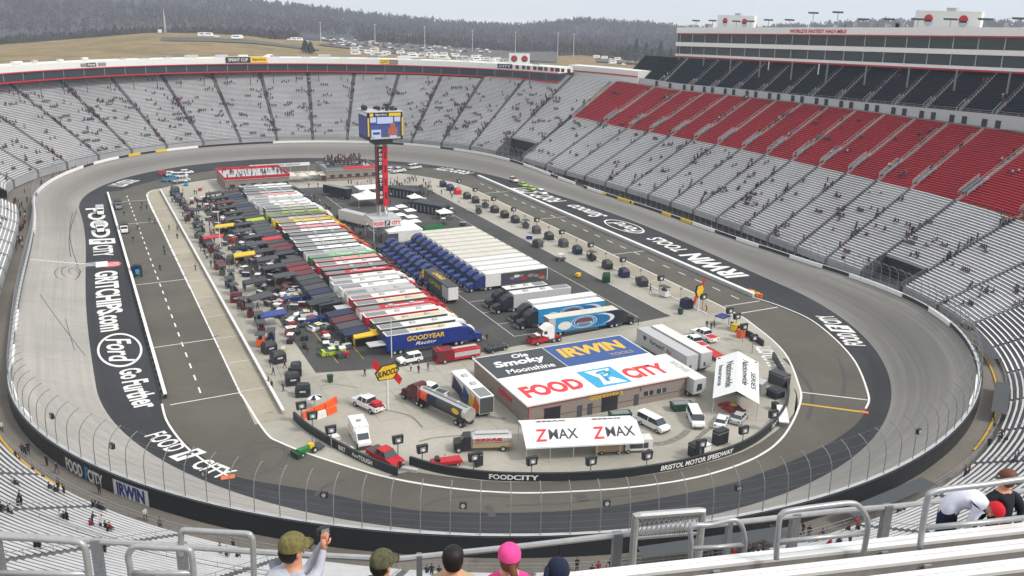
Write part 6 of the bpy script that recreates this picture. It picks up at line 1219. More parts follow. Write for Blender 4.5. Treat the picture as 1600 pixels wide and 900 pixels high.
for i in range(40):
    y = -79.1+i*3.96
    if i not in (1, 6, 0, 17):
        m = random.choice(['black_paint', 'black_paint', 'dark_grey', 'dark_grey', 'navy', 'maroon']) if i not in (14, 22, 28) else ['dark_red', 'red_paint', 'lime'][(14, 22, 28).index(i)]
        cart('awning', -30.4, y, 0, m, '%s awning behind the %s hauler of the left row' % (kn[m], ordinal(i)), 'awnings behind the left hauler row')
    if i > 12 and i % 2: cart('awning', -35.4+random.uniform(-.8, .8), y, 0, random.choice(['black_paint', 'black_paint', 'dark_grey', 'maroon']), 'dark awning in the second rank behind the %s hauler of the left row' % ordinal(i), 'second rank awnings in the left garage yard')
    if i % 5 in (1, 2) or i in (10, 23):
        m = random.choice(colors) if i != 2 else 'white_paint'
        if i != 2: car('race', (-35.6+random.uniform(-.6, .6), y, 0), random.choice([0, math.pi])+random.uniform(-.15, .15), m, '%s race car behind the %s hauler of the left row' % (kn[m], ordinal(i)), 'race cars in the left garage yard', num=random.choice(['yellow_paint', 'red_paint', 'white_paint', 'black_paint']))
    for k in range(random.choice([3, 3, 4])):
        kd = random.choice(['chest', 'chest', 'chest', 'tyres', 'gen', 'golf']); m = random.choice(['black_paint', 'red_paint', 'dark_grey', 'navy', 'maroon', 'dark_grey']); x = random.uniform(-42.5, -33.0)
        if kd == 'tyres': m = 'black_paint'
        cart(kd, x, y+random.uniform(1.2, 2.6), random.uniform(0, 3), m, ('pile of black tyres' if kd == 'tyres' else '%s %s' % (kn[m], {'chest': 'tool chest', 'gen': 'generator', 'golf': 'golf cart'}[kd]))+' on the asphalt near the %s hauler' % ordinal(i), 'garage gear between haulers and pit wall')
car('race', G(500, 514), R_(20), 'white_paint', 'white race car in the open garage lane, nearest of the race cars', 'race cars in the left garage yard', num='yellow_paint')
car('race', G(440, 440), R_(10), 'red_paint', 'red race car in the middle of the garage lane', 'race cars in the left garage yard', num='white_paint')
for i, (x, y, m, kd) in enumerate(((258, 273, 'red_paint', 'suv'), (270, 275, 'white_paint', 'suv'), (281, 278, 'white_paint', 'van'), (292, 272, 'white_paint', 'suv'), (268, 283, 'sky_blue', 'pickup'), (612, 268, 'white_paint', 'suv'), (622, 270, 'off_white', 'pickup'), (648, 264, 'off_white', 'van'), (283, 285, 'light_grey', 'pickup'))):
    car(kd, G(x, y), random.uniform(-.4, .4), m, '%s service vehicle parked in the far infield, %s from the left' % (kn.get(m, 'light blue') if m != 'sky_blue' else 'light blue', ordinal(i)), 'service vehicles at the far end of the infield')
car('suv', G(640, 566), heading((660, 562), (630, 568)), 'white_paint', 'white utility vehicle with dark bed behind the fuel sign', name='utility_vehicle'); car('sedan', G(775, 548), .2, 'black_paint', 'black open cart car beside the fire engine', name='parked_car')
# ------------------------------------------------------------------ people
def person_mesh(pose, cols, lod=1):
    """pose: stand, walk, sit, lean ; cols = shirt, trousers, hair/cap ; one continuous figure about 1.75 m tall, facing +x"""
    mb = MB(); n = 6 if lod else 4
    hip = .9 if pose != 'sit' else .45
    def limb(pts, rs, mi):
        rings = []
        pts = [Vector(p) for p in pts]
        for i, p in enumerate(pts):
            d = (pts[min(i+1, len(pts)-1)]-pts[max(i-1, 0)]).normalized(); a = d.orthogonal().normalized(); b = d.cross(a); rings.append([p+(a*math.cos(2*math.pi*k/n)+b*math.sin(2*math.pi*k/n))*rs[i] for k in range(n)])
        vs = [v for r in rings for v in r]; fs = [(i*n+k, i*n+(k+1) % n, (i+1)*n+(k+1) % n, (i+1)*n+k) for i in range(len(pts)-1) for k in range(n)]; fs += [tuple(range(n)), tuple((len(pts)-1)*n+k for k in range(n))]; mb.add(vs, fs, mi)
    for sg in (-1, 1):
        y = .1*sg
        if pose == 'sit': limb([(0, y, hip), (.42, y*1.3, hip+.02), (.46, y*1.3, .06), (.6, y*1.3, .04)], [.1, .08, .055, .05], 1)
        elif pose == 'walk': limb([(0, y, hip), (.16*sg, y, .5), (.26*sg-.06, y, .07), (.26*sg+.1, y, .04)], [.1, .075, .05, .05], 1)
        else: limb([(0, y, hip), (.02, y*1.1, .48), (-.02, y*1.2, .07), (.14, y*1.3, .04)], [.1, .075, .05, .05], 1)
    ln = .25 if pose == 'lean' else (.08 if pose == 'sit' else .0)
    for sc_y, part in ((1.0, 0),):
        vs = []; prof = [(hip-.08, .15, .1, 0), (hip+.2, .15, .11, ln*.4), (hip+.42, .2, .12, ln*.85), (hip+.54, .19, .1, ln), (hip+.6, .06, .06, ln*1.05)]
        for z, wy, wx, dx in prof: vs += [(dx+wx*math.cos(2*math.pi*k/n), wy*math.sin(2*math.pi*k/n), z) for k in range(n)]
        mb.add(vs, [(i*n+k, i*n+(k+1) % n, (i+1)*n+(k+1) % n, (i+1)*n+k) for i in range(4) for k in range(n)], 0)
    for sg in (-1, 1):
        y = .21*sg
        if pose in ('sit', 'lean'): limb([(ln, y, hip+.52), (ln+.08, y*1.2, hip+.28), (ln+.32, y*.8, hip+.16)], [.06, .05, .035], 0)
        elif pose == 'walk': limb([(ln, y, hip+.52), (ln-.12*sg, y*1.15, hip+.25), (ln-.02*sg+.1, y*1.15, hip+.02)], [.06, .048, .035], 0)
        else: limb([(ln, y, hip+.52), (ln-.02, y*1.2, hip+.24), (ln+.08, y*1.15, hip+.0)], [.06, .048, .035], 0)
    hx = ln*1.15; limb([(hx, 0, hip+.56), (hx+.01, 0, hip+.68)], [.055, .055], 2)
    mb.ball((hx+.01, 0, hip+.77), .1, .085, .125, 6 if lod else 4, 5 if lod else 3, 2)
    mb.ball((hx-.01, 0, hip+.81), .108, .095, .105, 6 if lod else 4, 4 if lod else 3, 3)
    return mb
PM = {}
cl = {'dark': 'cloth_0', 'black': 'cloth_1', 'navy': 'cloth_2', 'grey': 'cloth_3', 'red': 'cloth_4', 'brown': 'cloth_5', 'white': 'cloth_6', 'blue': 'cloth_7', 'green': 'cloth_8'}
def person(p, rz, pose, shirt, trousers, label, group, cap='hair_brown', z=None):
    k = (pose, shirt, trousers, cap)
    if k not in PM:
        o = person_mesh(pose, None).build('person', [M(cl[shirt]), M(cl[trousers]), M('skin'), M(cap)]); PM[k] = o.data
    else: o = bpy.data.objects.new('person', PM[k]); link(o)
    o.location = p; o.rotation_euler = (0, 0, rz); return tag(o, label, 'person', group)
random.seed(31)
SH = ['dark', 'black', 'navy', 'grey', 'red', 'black', 'dark', 'white', 'blue', 'brown']; TR = ['dark', 'navy', 'black', 'brown', 'grey']
def rnd_person(p, where, group, poses=('stand', 'walk'), rz=None, shirt=None):
    s = shirt or random.choice(SH); t = random.choice(TR); pz = random.choice(poses)
    return person(p, random.uniform(0, 6.28) if rz is None else rz, pz, s, t, 'person in %s top %s %s' % (s, {'sit': 'sitting', 'stand': 'standing', 'walk': 'walking', 'lean': 'leaning forward'}[pz], where), group+' in '+s+' tops, '+{'sit': 'sitting', 'stand': 'standing', 'walk': 'walking', 'lean': 'leaning'}[pz])
# singled-out figures
for (x, y, pose, sh, tr_, l) in ((570, 588, 'walk', 'dark', 'black', 'person in dark clothes walking alone left of the fuel sign'), (425, 608, 'stand', 'black', 'black', 'person in black at the near end of the left pit wall'), (420, 602, 'stand', 'green', 'grey', 'person in bright vest beside the end of the left pit wall'), (626, 735, 'stand', 'brown', 'brown', 'person in brown beside the red pickup at the wall opening'), (642, 580, 'walk', 'white', 'navy', 'person in white top and shorts left of three walking behind the fuel sign'), (654, 583, 'stand', 'black', 'black', 'person in black, middle of three behind the fuel sign'), (669, 579, 'walk', 'grey', 'grey', 'thin person in grey, right of three behind the fuel sign'), (722, 625, 'stand', 'white', 'navy', 'person in white cap by the flame-sided trailer'), (760, 645, 'stand', 'white', 'grey', 'person in white at the open rear of the flame-sided trailer'), (695, 722, 'sit', 'white', 'dark', 'person in white seated at the left of the red cart'), (1104, 512, 'stand', 'dark', 'brown', 'person in dark top, left of three right of the freight trailers'), (1111, 515, 'stand', 'black', 'black', 'person in black, middle of three right of the freight trailers'), (1116, 512, 'lean', 'dark', 'black', 'person in dark top leaning, right of three by the freight trailers'), (1104, 486, 'lean', 'red', 'dark', 'person in red bending beside the right pit light'), (997, 508, 'stand', 'green', 'green', 'person in dark green beside the freight trailer')):
    g = G(x, y); person(g, random.uniform(0, 6.28), pose, sh, tr_, l, None)
N = 0
for (x0, x1, y0, y1, n, wh, gp) in ((-41, -29, -82, 78, 62, 'among the gear behind the left haulers', 'crew among the garage gear'), (-49, -44, -95, 92, 22, 'by the left pit carts', 'crew by the left pit carts'), (-66, -56.5, -20, 85, 9, 'on the left pit road', 'people on the left pit road'), (-60, -51.5, -10, 60, 6, 'on the left pit boxes', 'people on the left pit boxes'), (39, 46, -80, 70, 14, 'by the right pit carts', 'crew by the right pit carts'), (-8, -5, -82, 70, 10, 'in the lane between the two hauler rows', 'people in the lane between haulers'), (16, 40, 52, 84, 22, 'in the far right of the infield', 'people in the far right infield'), (2, 30, 18, 50, 8, 'around the parasols behind the tower', 'people around the parasols'), (-30, 6, 84, 88, 4, 'in front of the far buildings', 'people in front of the far buildings')):
    for i in range(n): rnd_person((random.uniform(x0, x1), random.uniform(y0, y1), .02), wh, gp)
for i in range(0): rnd_person((random.uniform(-29, -9), random.uniform(90, 106), 4.15), 'on the crowded white rooftop', 'guests on the left rooftop')
for i in range(0): k = random.randrange(5); rnd_person((random.uniform(9.5, 23), 99.9+k*1.9, 4.65+k*.45), 'on the dark rooftop stand', 'guests on the right rooftop', ('sit', 'stand'), -math.pi/2)
# spectators close enough to read: lower rows of the near stand and the walkway
def in_view(p, m=0):
    d = Vector(p)-Vector(CAM); z = d.dot(Fv); return 0-m < 800+FPX*d.dot(Rv)/z < 1600+m and 0 < 450-FPX*d.dot(Uv)/z < 900+m
nearsec = [s for s in SEC if s[5] == 'near']
def on_stand(px, py):                  # where a sight line meets the near stand
    d = ray(px, py); t = 20.
    while t < 260:
        q = CV_+d*t; s, o = toS(q); f0 = off0(s)
        if o < f0+60 and (o < f0-3 or q.z < Z(s, o)): break
        t += .5
    r = max(1, min(50, int((o-f0)/PITCH))); return s, r
CV_ = Vector(CAM)
for (px, py, n) in ((42, 792, 3), (12, 803, 5), (122, 772, 4), (150, 798, 3), (98, 815, 3), (168, 828, 6), (205, 792, 3), (165, 868, 2), (60, 862, 2), (25, 760, 2), (360, 872, 4), (602, 885, 2), (690, 882, 3), (930, 858, 4), (1310, 852, 4), (1250, 842, 3), (1540, 690, 5), (1562, 684, 3), (1590, 722, 3), (1590, 800, 2), (1490, 745, 3), (1120, 845, 5), (1150, 842, 4), (1330, 828, 3), (1385, 800, 3)):
    s, r = on_stand(px, py)
    for j in range(n):
        ss_ = s+(j-n/2)*.66/(1+(off0(s)+r*PITCH)/RR); rr = r+random.choice([0, 0, 0, 1]); o = off0(ss_)+rr*PITCH+.4; p = P(ss_, o, Z(ss_, off0(ss_)+rr*PITCH)); _, _, nx, ny = frame(ss_)
        rnd_person(p, 'on the silver benches of the near stand', 'spectators in the near stand', ('sit', 'sit', 'sit', 'stand', 'lean'), math.atan2(-ny, -nx))
k = 0
while k < 34:
    s = random.choice([random.uniform(560, 660), random.uniform(690, 783), random.uniform(540, 600)]); p = P(s, random.uniform(14.4, 17.5), wz(s)-1.75)
    if in_view(p): rnd_person(p, 'on the walkway behind the outer wall', 'people on the near walkway'); k += 1
# the distant crowd: too many to count
def crowd(name, secs, n, m0, lab, rowlo=1, cluster=True, aisle_bias=.45):
    bufs = [MB() for _ in range(1)]; base = {}
    for pz in ('sit', 'stand'):
        b_ = person_mesh(pz, None, 0); base[pz] = b_
    mb = MB(); k = 0
    while k < n:
        s0, s1, of, rows, zf, _ = random.choice(secs); r = random.randrange(rowlo, rows); ai = random.random() < aisle_bias
        sc_ = (s0+random.uniform(-.5, .8)) if ai else random.uniform(s0+.8, s1-.8); sz = random.choice([1, 2, 2, 3, 4, 5])
        for j in range(sz):
            s = sc_+j*.6*(0 if ai and random.random() < .5 else 1); rr = min(rows, r+(j if ai else random.choice([0, 0, 0, 1]))); o = of(s)+rr*PITCH+.4; p = P(s, o, zf(s, of(s)+rr*PITCH)); k += 1
            if not in_view(p, 30): continue
            _, _, nx, ny = frame(s); a = math.atan2(-ny, -nx); pz = 'stand' if ai and random.random() < .6 else 'sit'; b_ = base[pz]
            T_ = Matrix.Translation(p) @ Matrix.Rotation(a, 4, 'Z') @ Matrix.Scale(1.08, 4); c0_ = random.choice([0, 0, 1, 1, 2, 3, 4, 5, 6, 7]); c1_ = random.choice([0, 1, 2, 7])
            off = len(mb.v); mb.v += [tuple(T_ @ Vector(v)) for v in b_.v]; mb.f += [tuple(i+off for i in f) for f in b_.f]; mb.mi += [{0: c0_, 1: c1_, 2: 8, 3: 9}[q] for q in b_.mi]
    o = mb.build(name, [M('cloth_%d' % i) for i in range(8)]+[M('skin'), M('hair_brown')]); return tag(o, lab, 'crowd', kind='stuff')
random.seed(41)
crowd('far_turn_crowd', [s for s in SEC if s[5] == 'far'], 1500, 0, 'thin scattered crowd on the silver benches of the far turn'); crowd('right_stand_crowd', [s for s in SEC if s[5] == 'right'], 520, 0, 'thin scattered crowd on the silver benches of the right stand')
crowd('red_bench_crowd', [s for s in SEC if s[5] == 'red'], 170, 0, 'few people on the red benches', aisle_bias=.7); crowd('upper_deck_crowd', [s for s in SEC if s[5] == 'deck'], 30, 0, 'few people on the navy upper deck', aisle_bias=.9); crowd('left_stand_crowd', [s for s in SEC if s[5] == 'left'], 60, 0, 'few people on the left stand')
mb = MB(); bs = person_mesh('stand', None, 0)
for i in range(330):
    s = random.choice([random.uniform(378, 440), random.uniform(20, 190), random.uniform(140, 175), random.uniform(180, 370)]); p = P(s, random.uniform(15, 18.8), wz(s)-1.7); T_ = Matrix.Translation(p) @ Matrix.Rotation(random.uniform(0, 6), 4, 'Z'); off = len(mb.v); c0_ = random.choice([0, 0, 1, 1, 2, 3, 4, 6]); c1_ = random.choice([0, 1, 2])
    mb.v += [tuple(T_ @ Vector(v)) for v in bs.v]; mb.f += [tuple(i_+off for i_ in f) for f in bs.f]; mb.mi += [{0: c0_, 1: c1_, 2: 8, 3: 9}[q] for q in bs.mi]
tag(mb.build('walkway_crowd', [M('cloth_%d' % i) for i in range(8)]+[M('skin'), M('hair_brown')]), 'people standing along the walkway behind the outer wall', 'crowd', kind='stuff')

def blob_crowd(name, spots, lab):
    mb = MB(); bs = person_mesh('stand', None, 0)
    for p, a in spots:
        T_ = Matrix.Translation(p) @ Matrix.Rotation(a, 4, 'Z'); off = len(mb.v); c0_ = random.choice([0, 0, 1, 1, 2, 3, 4, 6]); c1_ = random.choice([0, 1, 2])
        mb.v += [tuple(T_ @ Vector(v)) for v in bs.v]; mb.f += [tuple(i_+off for i_ in f) for f in bs.f]; mb.mi += [{0: c0_, 1: c1_, 2: 8, 3: 9}[q] for q in bs.mi]
    tag(mb.build(name, [M('cloth_%d' % i) for i in range(8)]+[M('skin'), M('hair_brown')]), lab, 'crowd', kind='stuff')
sp_ = [(Vector((random.uniform(-29, -9), random.uniform(90, 106), 4.15)), random.uniform(0, 6)) for i in range(50)]
sp_ += [(Vector((random.uniform(9.5, 25), 99.9+k*1.9+random.uniform(-.4, .4), 4.65+k*.45)), random.uniform(0, 6)) for i in range(110) for k in (i % 5,)]
sp_ += [(Vector((random.uniform(14, 42), random.uniform(56, 90), 0)), random.uniform(0, 6)) for i in range(70)]+[(Vector((random.uniform(-42, -6), random.uniform(68, 88), 0)), random.uniform(0, 6)) for i in range(60)]+[(Vector((random.uniform(-41, -29), random.uniform(-20, 70), 0)), random.uniform(0, 6)) for i in range(150)]+[(Vector((random.uniform(-49, -42), random.uniform(-10, 92), 0)), random.uniform(0, 6)) for i in range(80)]+[(Vector((random.uniform(-8, -4), random.uniform(-30, 75), 0)), random.uniform(0, 6)) for i in range(70)]
blob_crowd('far_infield_crowd', sp_, 'crowd on the rooftops and between the haulers at the far end of the infield')
# ------------------------------------------------------------------ hillside: woods, parked cars, poles
random.seed(51)
mat('bare_wood', (.082, .068, .070), .95, var=.25, scale=.02, coord='Object'); mat('evergreen', (.055, .060, .058), .95, var=.2, scale=.05)
def clump_tree(mb, p, h, w_, mi=0, nl=26):
    """bare winter tree: many thin upright twig blades and a trunk, ragged outline"""
    x, y, z = p; mb.add([(x-.3, y, z-2), (x+.3, y, z-2), (x+.15, y, z+h*.6), (x-.15, y, z+h*.6)], [(0, 1, 2, 3)], mi)
    for i in range(nl):
        a = random.uniform(0, 6.283); r = w_*math.sqrt(random.random())*.5; zz = z+h*random.uniform(.18, 1.0)*(1-.35*(r/(w_*.5))**2); s = random.uniform(.8, 2.0)*h/14
        cx, cy = x+r*math.cos(a), y+r*math.sin(a); b_ = random.uniform(0, 3.14); dx, dy = math.cos(b_)*s, math.sin(b_)*s
        mb.add([(cx-dx, cy-dy, zz-s*1.3), (cx+dx, cy+dy, zz-s), (cx+dx*.3, cy+dy*.3, zz+s*1.2)], [(0, 1, 2)], mi)
mb = MB()
def hill_trees(n, x0, x1, D0, D1, hh=(10, 17), nl=14, cond=None, ev=.0):
    for i in range(n):
        px = random.uniform(x0, x1); D = D0+(D1-D0)*random.random()**.8
        if cond and not cond(px, D): continue
        clump_tree(mb, TP(px, D), random.uniform(*hh), random.uniform(8, 15), 1 if random.random() < ev else 0, nl)
hill_trees(5200, -80, 1220, 1500, 2750, (12, 20), 15, ev=.05)
hill_trees(900, -80, 1220, 2450, 2650, (13, 24), 22)
hill_trees(500, -80, 470, 1020, 1120, (7, 13), 18, ev=.35); hill_trees(800, 560, 1100, 1210, 1400, (9, 15), 18, ev=.1); hill_trees(500, 1180, 1700, 2500, 2700, (14, 24), 20)
hill_trees(260, 860, 1075, 1040, 1200, (8, 15), 20, ev=.25)
fo = mb.build('forest', [M('bare_wood'), M('evergreen')]); tag(fo, 'hazy bare winter woods covering the hills behind the track', 'forest', kind='stuff')
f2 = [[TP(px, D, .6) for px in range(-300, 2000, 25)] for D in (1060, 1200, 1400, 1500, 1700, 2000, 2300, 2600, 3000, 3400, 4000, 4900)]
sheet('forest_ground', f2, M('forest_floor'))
def conifer(px, D, h, w_, lab):
    p = TP(px, D); e = empty('evergreen_tree', p, 0, lab, 'tree', 'dark evergreens below the wooded hill'); MB().tube([(0, 0, -1), (0, 0, h*.8)], .5, 6, 0, .1).build('trunk', M('forest_trunk'), e)
    mb = MB()
    for i in range(420):
        t = random.random()**.7; r = w_*.5*(1-t)*(.55+.45*random.random())+.2; a = random.uniform(0, 6.283); z = h*(.08+.92*t); s = random.uniform(.5, 1.3); cx, cy = r*math.cos(a), r*math.sin(a)
        mb.add([(cx, cy, z+s*.4), (cx*1.25+math.cos(a+1)*s, cy*1.25+math.sin(a+1)*s, z-s*.5), (cx*1.25+math.cos(a-1)*s, cy*1.25+math.sin(a-1)*s, z-s*.5)], [(0, 1, 2)])
    mb.build('crown', M('evergreen'), e)
mat('forest_trunk', (.06, .045, .035), .9)
for i, (px, D, h, w_) in enumerate(((980, 930, 24, 11), (1017, 900, 23, 12), (1033, 880, 17, 8), (995, 960, 22, 12), (1005, 950, 16, 9), (968, 980, 18, 10), (193, 1010, 15, 9), (178, 1015, 12, 9), (148, 1015, 10, 8), (479, 700, 9, 7), (487, 690, 8, 6))):
    conifer(px, D, h, w_, 'dark evergreen tree beyond the stands, %s in the scattered line' % ordinal(i))
# cars on the hillside lots
CM = {}
def lot_car(px, D, m, rz, lab, grp, big=False):
    k = (m, big)
    if k not in CM:
        mb = MB().prism([(-2.3, .3), (-2.3, .95), (-1.4, 1.05), (-.9, 1.5), (.6, 1.5), (1.3, 1.0), (2.3, .85), (2.3, .3)] if not big else [(-4, .5), (-4, 3.0), (3.2, 3.1), (3.6, 2.4), (4, 1.6), (4, .5)], -.95 if not big else -1.2, .95 if not big else 1.2)
        for x in ((-1.4, 1.4) if not big else (-2.4, 2.6)):
            for y in (-.95, .8): mb.cyl((x, y, .35), .35, .15, 'y', 6, 1)
        mb.box(-.8, .5, -.97, .97, 1.05, 1.4, 2) if not big else mb.box(-3, 2, -1.22, 1.22, 1.8, 2.5, 2)
        o = mb.build('distant_car' if not big else 'distant_motorhome', [M(m), M('rubber'), M('glass_dark')]); CM[k] = o.data
    else: o = bpy.data.objects.new('distant_car' if not big else 'distant_motorhome', CM[k]); link(o)
    o.location = TP(px, D, .7); o.rotation_euler = (0, 0, rz); tag(o, lab, 'car' if not big else 'motorhome', grp)
for i in range(150):
    r = random.random()
    px = random.uniform(505, 760); D = random.choice([900, 925, 955, 985, 1015, 1045, 1075, 1105, 1140, 1170])+(px-630)*.08
    m = random.choice(['white_paint', 'white_paint', 'light_grey', 'black_paint', 'dark_red', 'navy', 'off_white', 'mid_grey'])
    cname = {'white_paint': 'white', 'light_grey': 'silver', 'black_paint': 'black', 'dark_red': 'dark red', 'navy': 'navy', 'off_white': 'off-white', 'mid_grey': 'grey'}[m]
    lot_car(px, D, m, random.uniform(-.2, .2)+.3, '%s car parked on the distant hillside car park' % cname, '%s cars on the distant hillside car park' % cname)
for i in range(46):
    px = random.uniform(548, 790); D = random.uniform(700, 860); m = random.choice(['white_paint', 'off_white', 'light_grey']); cname = {'white_paint': 'white', 'off_white': 'off-white', 'light_grey': 'silver'}[m]
    lot_car(px, D, m, random.uniform(-.4, .4), '%s motorhome on the camp ground just behind the far stand' % cname, '%s motorhomes behind the far stand' % cname, True)
for i, (px, D) in enumerate(((325, 790), (333, 790), (346, 790), (375, 780), (378, 785), (455, 980), (463, 985), (470, 985), (480, 950), (920, 1000), (932, 1000), (942, 1000), (952, 1005), (945, 860), (962, 850), (1003, 930))):
    lot_car(px, D, 'white_paint', .2, 'white camper on the open field behind the stands, %s from the left' % ordinal(i), 'white campers on the open fields', i % 3 != 2)
for i, (px, D, h) in enumerate(((503, 1000, 20), (585, 1050, 22), (660, 1050, 24), (732, 1080, 24), (797, 1080, 26), (861, 1010, 26), (885, 1010, 24))):
    e = empty('tall_lamp_post', TP(px, D), 0, 'tall pale lamp post on the hillside, %s from the left' % ordinal(i), 'lamp post', 'tall lamp posts on the hillside'); MB().tube([(0, 0, -1), (0, 0, h)], .35, 5, 0, .2).build('pole', M('off_white'), e); MB().box(-1.2, 1.2, -.3, .3, h-.3, h+.5).build('lamp_head', M('light_grey'), e)
e = empty('lattice_mast', TP(269, 855), 0, 'pale lattice mast with small white hut on the crest of the field', 'mast')
for x, y in ((-.9, -.9), (.9, -.9), (0, 1)): MB().tube([(x, y, 0), (0, 0, 19)], .16, 4).build('leg', M('off_white'), e)
for z in range(2, 18, 3): MB().tube([(-.9*(1-z/19), -.9*(1-z/19), z), (.9*(1-z/19), -.9*(1-z/19), z+1.5), (0, 1-z/19, z+3)], .1, 3).build('brace', M('off_white'), e)
MB().box(-6, -3, -1.5, 1.5, 0, 2.5).build('hut', M('off_white'), e)
e = empty('field_tent', TP(424, 560, 0), .3, 'white tent with pale blue roof just behind the far stand', 'tent'); MB().box(-5, 5, -4, 4, 0, 2.6).build('side_wall', M('off_white'), e); mb = MB(); mb.add([(-5.4, -4.4, 2.6), (5.4, -4.4, 2.6), (5.4, 4.4, 2.6), (-5.4, 4.4, 2.6), (-1.5, 0, 5.2), (1.5, 0, 5.2)], [(0, 1, 5, 4), (1, 2, 5), (2, 3, 4, 5), (3, 0, 4)]); mb.build('roof', M('canopy_white'), e)
# ------------------------------------------------------------------ upper tier around the camera
az = R_(14); N1 = Vector((math.sin(az), math.cos(az), 0)); T1 = Vector((math.cos(az), -math.sin(az), 0)); CV = Vector(CAM)
az2 = R_(29); N2 = Vector((math.sin(az2), math.cos(az2), 0)); T2 = Vector((math.cos(az2), -math.sin(az2), 0))
UP = empty('upper_terrace', (CAM[0], CAM[1], CAM[2]-2), 0, 'white aluminium benches of the upper terrace at the bottom right corner', 'grandstand')
def at1(px, py, u, N=N1): d = ray(px, py); return CV+d*(u/(d.x*N.x+d.y*N.y))
def L_(p): return p-UP.location
mat('bench_white', (.80, .80, .81), .4, .15, .07, 3); mat('deck_shade_grey', (.30, .30, .31), .55, .3, .15, 6); mat('rail_paint', (.40, .41, .42), .38, .35, .10, 12); mat('post_steel', (.22, .235, .25), .5, .4, .2, 25)  # the deck's grey also serves as painted shade beneath the benches
rowsF = [(7.15+.62*k, 5.2+.265*k) for k in range(-5, 1)]
# corner where the two facets meet lies left of the view's middle
def facet(N, T, t0, t1, rows, tagn):
    for u, h in rows:
        f = lambda a, uu, hh: L_(CV+N*uu+T*a-Vector((0, 0, hh)))
        def slab(u0, u1, ht, hb, a0, a1, m, nm):
            mb = MB(); q = [f(a0, u0, hb), f(a1, u0, hb), f(a1, u1, hb), f(a0, u1, hb), f(a0, u0, ht), f(a1, u0, ht), f(a1, u1, ht), f(a0, u1, ht)]; mb.add(q, [(0, 3, 2, 1), (4, 5, 6, 7), (0, 1, 5, 4), (1, 2, 6, 5), (2, 3, 7, 6), (3, 0, 4, 7)]); mb.build(nm, M(m), UP)
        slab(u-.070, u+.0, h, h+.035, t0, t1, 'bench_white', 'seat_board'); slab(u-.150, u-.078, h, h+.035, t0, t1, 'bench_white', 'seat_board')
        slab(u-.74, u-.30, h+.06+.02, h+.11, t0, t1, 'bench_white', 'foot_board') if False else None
        slab(u-.145, u-.13, h+.036, h+.30, t0, t1, 'deck_shade_grey', 'under_bench_shade'); slab(u-.36, u+.24, h+.30, h+.34, t0, t1, 'deck_shade_grey', 'foot_board'); slab(u-.30, u-.21, h+.288, h+.299, t0, t1, 'bench_white', 'foot_board')  # upright grey sheet and grey foot boards paint the shade under each bench
        a = t0+.4
        while a < t1: slab(u-.20, u-.166, h+.036, h+.299, a, a+.07, 'mid_grey', 'bench_bracket'); a += 1.83
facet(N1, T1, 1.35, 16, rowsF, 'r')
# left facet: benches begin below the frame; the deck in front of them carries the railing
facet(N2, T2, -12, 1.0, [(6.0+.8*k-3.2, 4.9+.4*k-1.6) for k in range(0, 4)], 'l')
deck = MB(); uR = 8.6; hD = 6.8
q1 = [CV+N1*7.35+T1*(-.9)-Vector((0, 0, hD)), CV+N1*7.35+T1*18-Vector((0, 0, hD)), CV+N1*8.8+T1*18-Vector((0, 0, hD)), CV+N1*8.8+T1*(-1.2)-Vector((0, 0, hD))]
deck.add([L_(q) for q in q1], [(0, 1, 2, 3)]); q2 = [CV+N2*6.0+T2*(-14)-Vector((0, 0, hD)), CV+N2*6.0+T2*1.4-Vector((0, 0, hD)), CV+N2*8.8+T2*1.2-Vector((0, 0, hD)), CV+N2*8.8+T2*(-14)-Vector((0, 0, hD))]
deck.add([L_(q) for q in q2], [(0, 1, 2, 3)]); deck.build('walkway_deck', M('deck_shade_grey'), UP)
# front railing
FR = empty('front_railing', CV+N1*8.6-Vector((0, 0, 7.1)), 0, 'galvanised pipe railing along the front edge of the upper terrace', 'railing')
def fp(p): return p-FR.location
ptsR = [(620, 874), (820, 853), (1000, 832), (1180, 813), (1300, 799), (1400, 791), (1640, 762)]; ptsL = [(-20, 833), (140, 845), (230, 850), (400, 862), (500, 868), (620, 874)]
def u_h(px, py, N, h): d = ray(px, py); return CV+d*(h/(-d.z))
RL = [fp(u_h(x, y, N2, 5.95)) for x, y in ptsL[:-1]]+[fp(u_h(x, y, N1, 5.95)) for x, y in ptsR]
MB().tube(RL, .036, 8).build('top_rail', M('rail_paint'), FR); MB().tube([p-Vector((0, 0, .55)) for p in RL], .03, 6).build('mid_rail', M('rail_paint'), FR)
for px, py in ((-5, 834), (150, 846), (283, 853), (655, 870), (965, 836), (1140, 817), (1243, 805), (1387, 792), (1530, 775)):
    p = fp(u_h(px, py, N1, 5.95)); w_ = .03 if px not in (150, 283, 965, 1243, 1387) else .055
    MB().box(-w_, w_, -.04, .04, -1.3, .03).build('post', M('post_steel'), FR, loc=p, rz=-az)
# taller gate frame in the railing
gp = lambda x, y: fp(u_h(x, y, N1, 5.4+(y-800)*0))
A1, A2 = fp(CV+ray(993, 806)*(8.6/(ray(993, 806).xy.dot(N1.xy)))), fp(CV+ray(1098, 798)*(8.6/(ray(1098, 798).xy.dot(N1.xy))))
B1, B2 = A1-Vector((0, 0, 1.15)), A2-Vector((0, 0, 1.15))
MB().tube([B1, A1-Vector((0, 0, .06)), A1, A1+(A2-A1)*.06, A2-(A2-A1)*.06, A2, A2-Vector((0, 0, .06)), B2], .045, 8).build('gate_frame', M('rail_paint'), FR)
mt = MB()
for k in range(15):
    t = k/14; mt.tube([A1.lerp(A2, t), A1.lerp(A2, min(1, t+.18))-Vector((0, 0, .30))], .006, 3, cap=False); mt.tube([A1.lerp(A2, t), A1.lerp(A2, max(0, t-.18))-Vector((0, 0, .30))], .006, 3, cap=False)
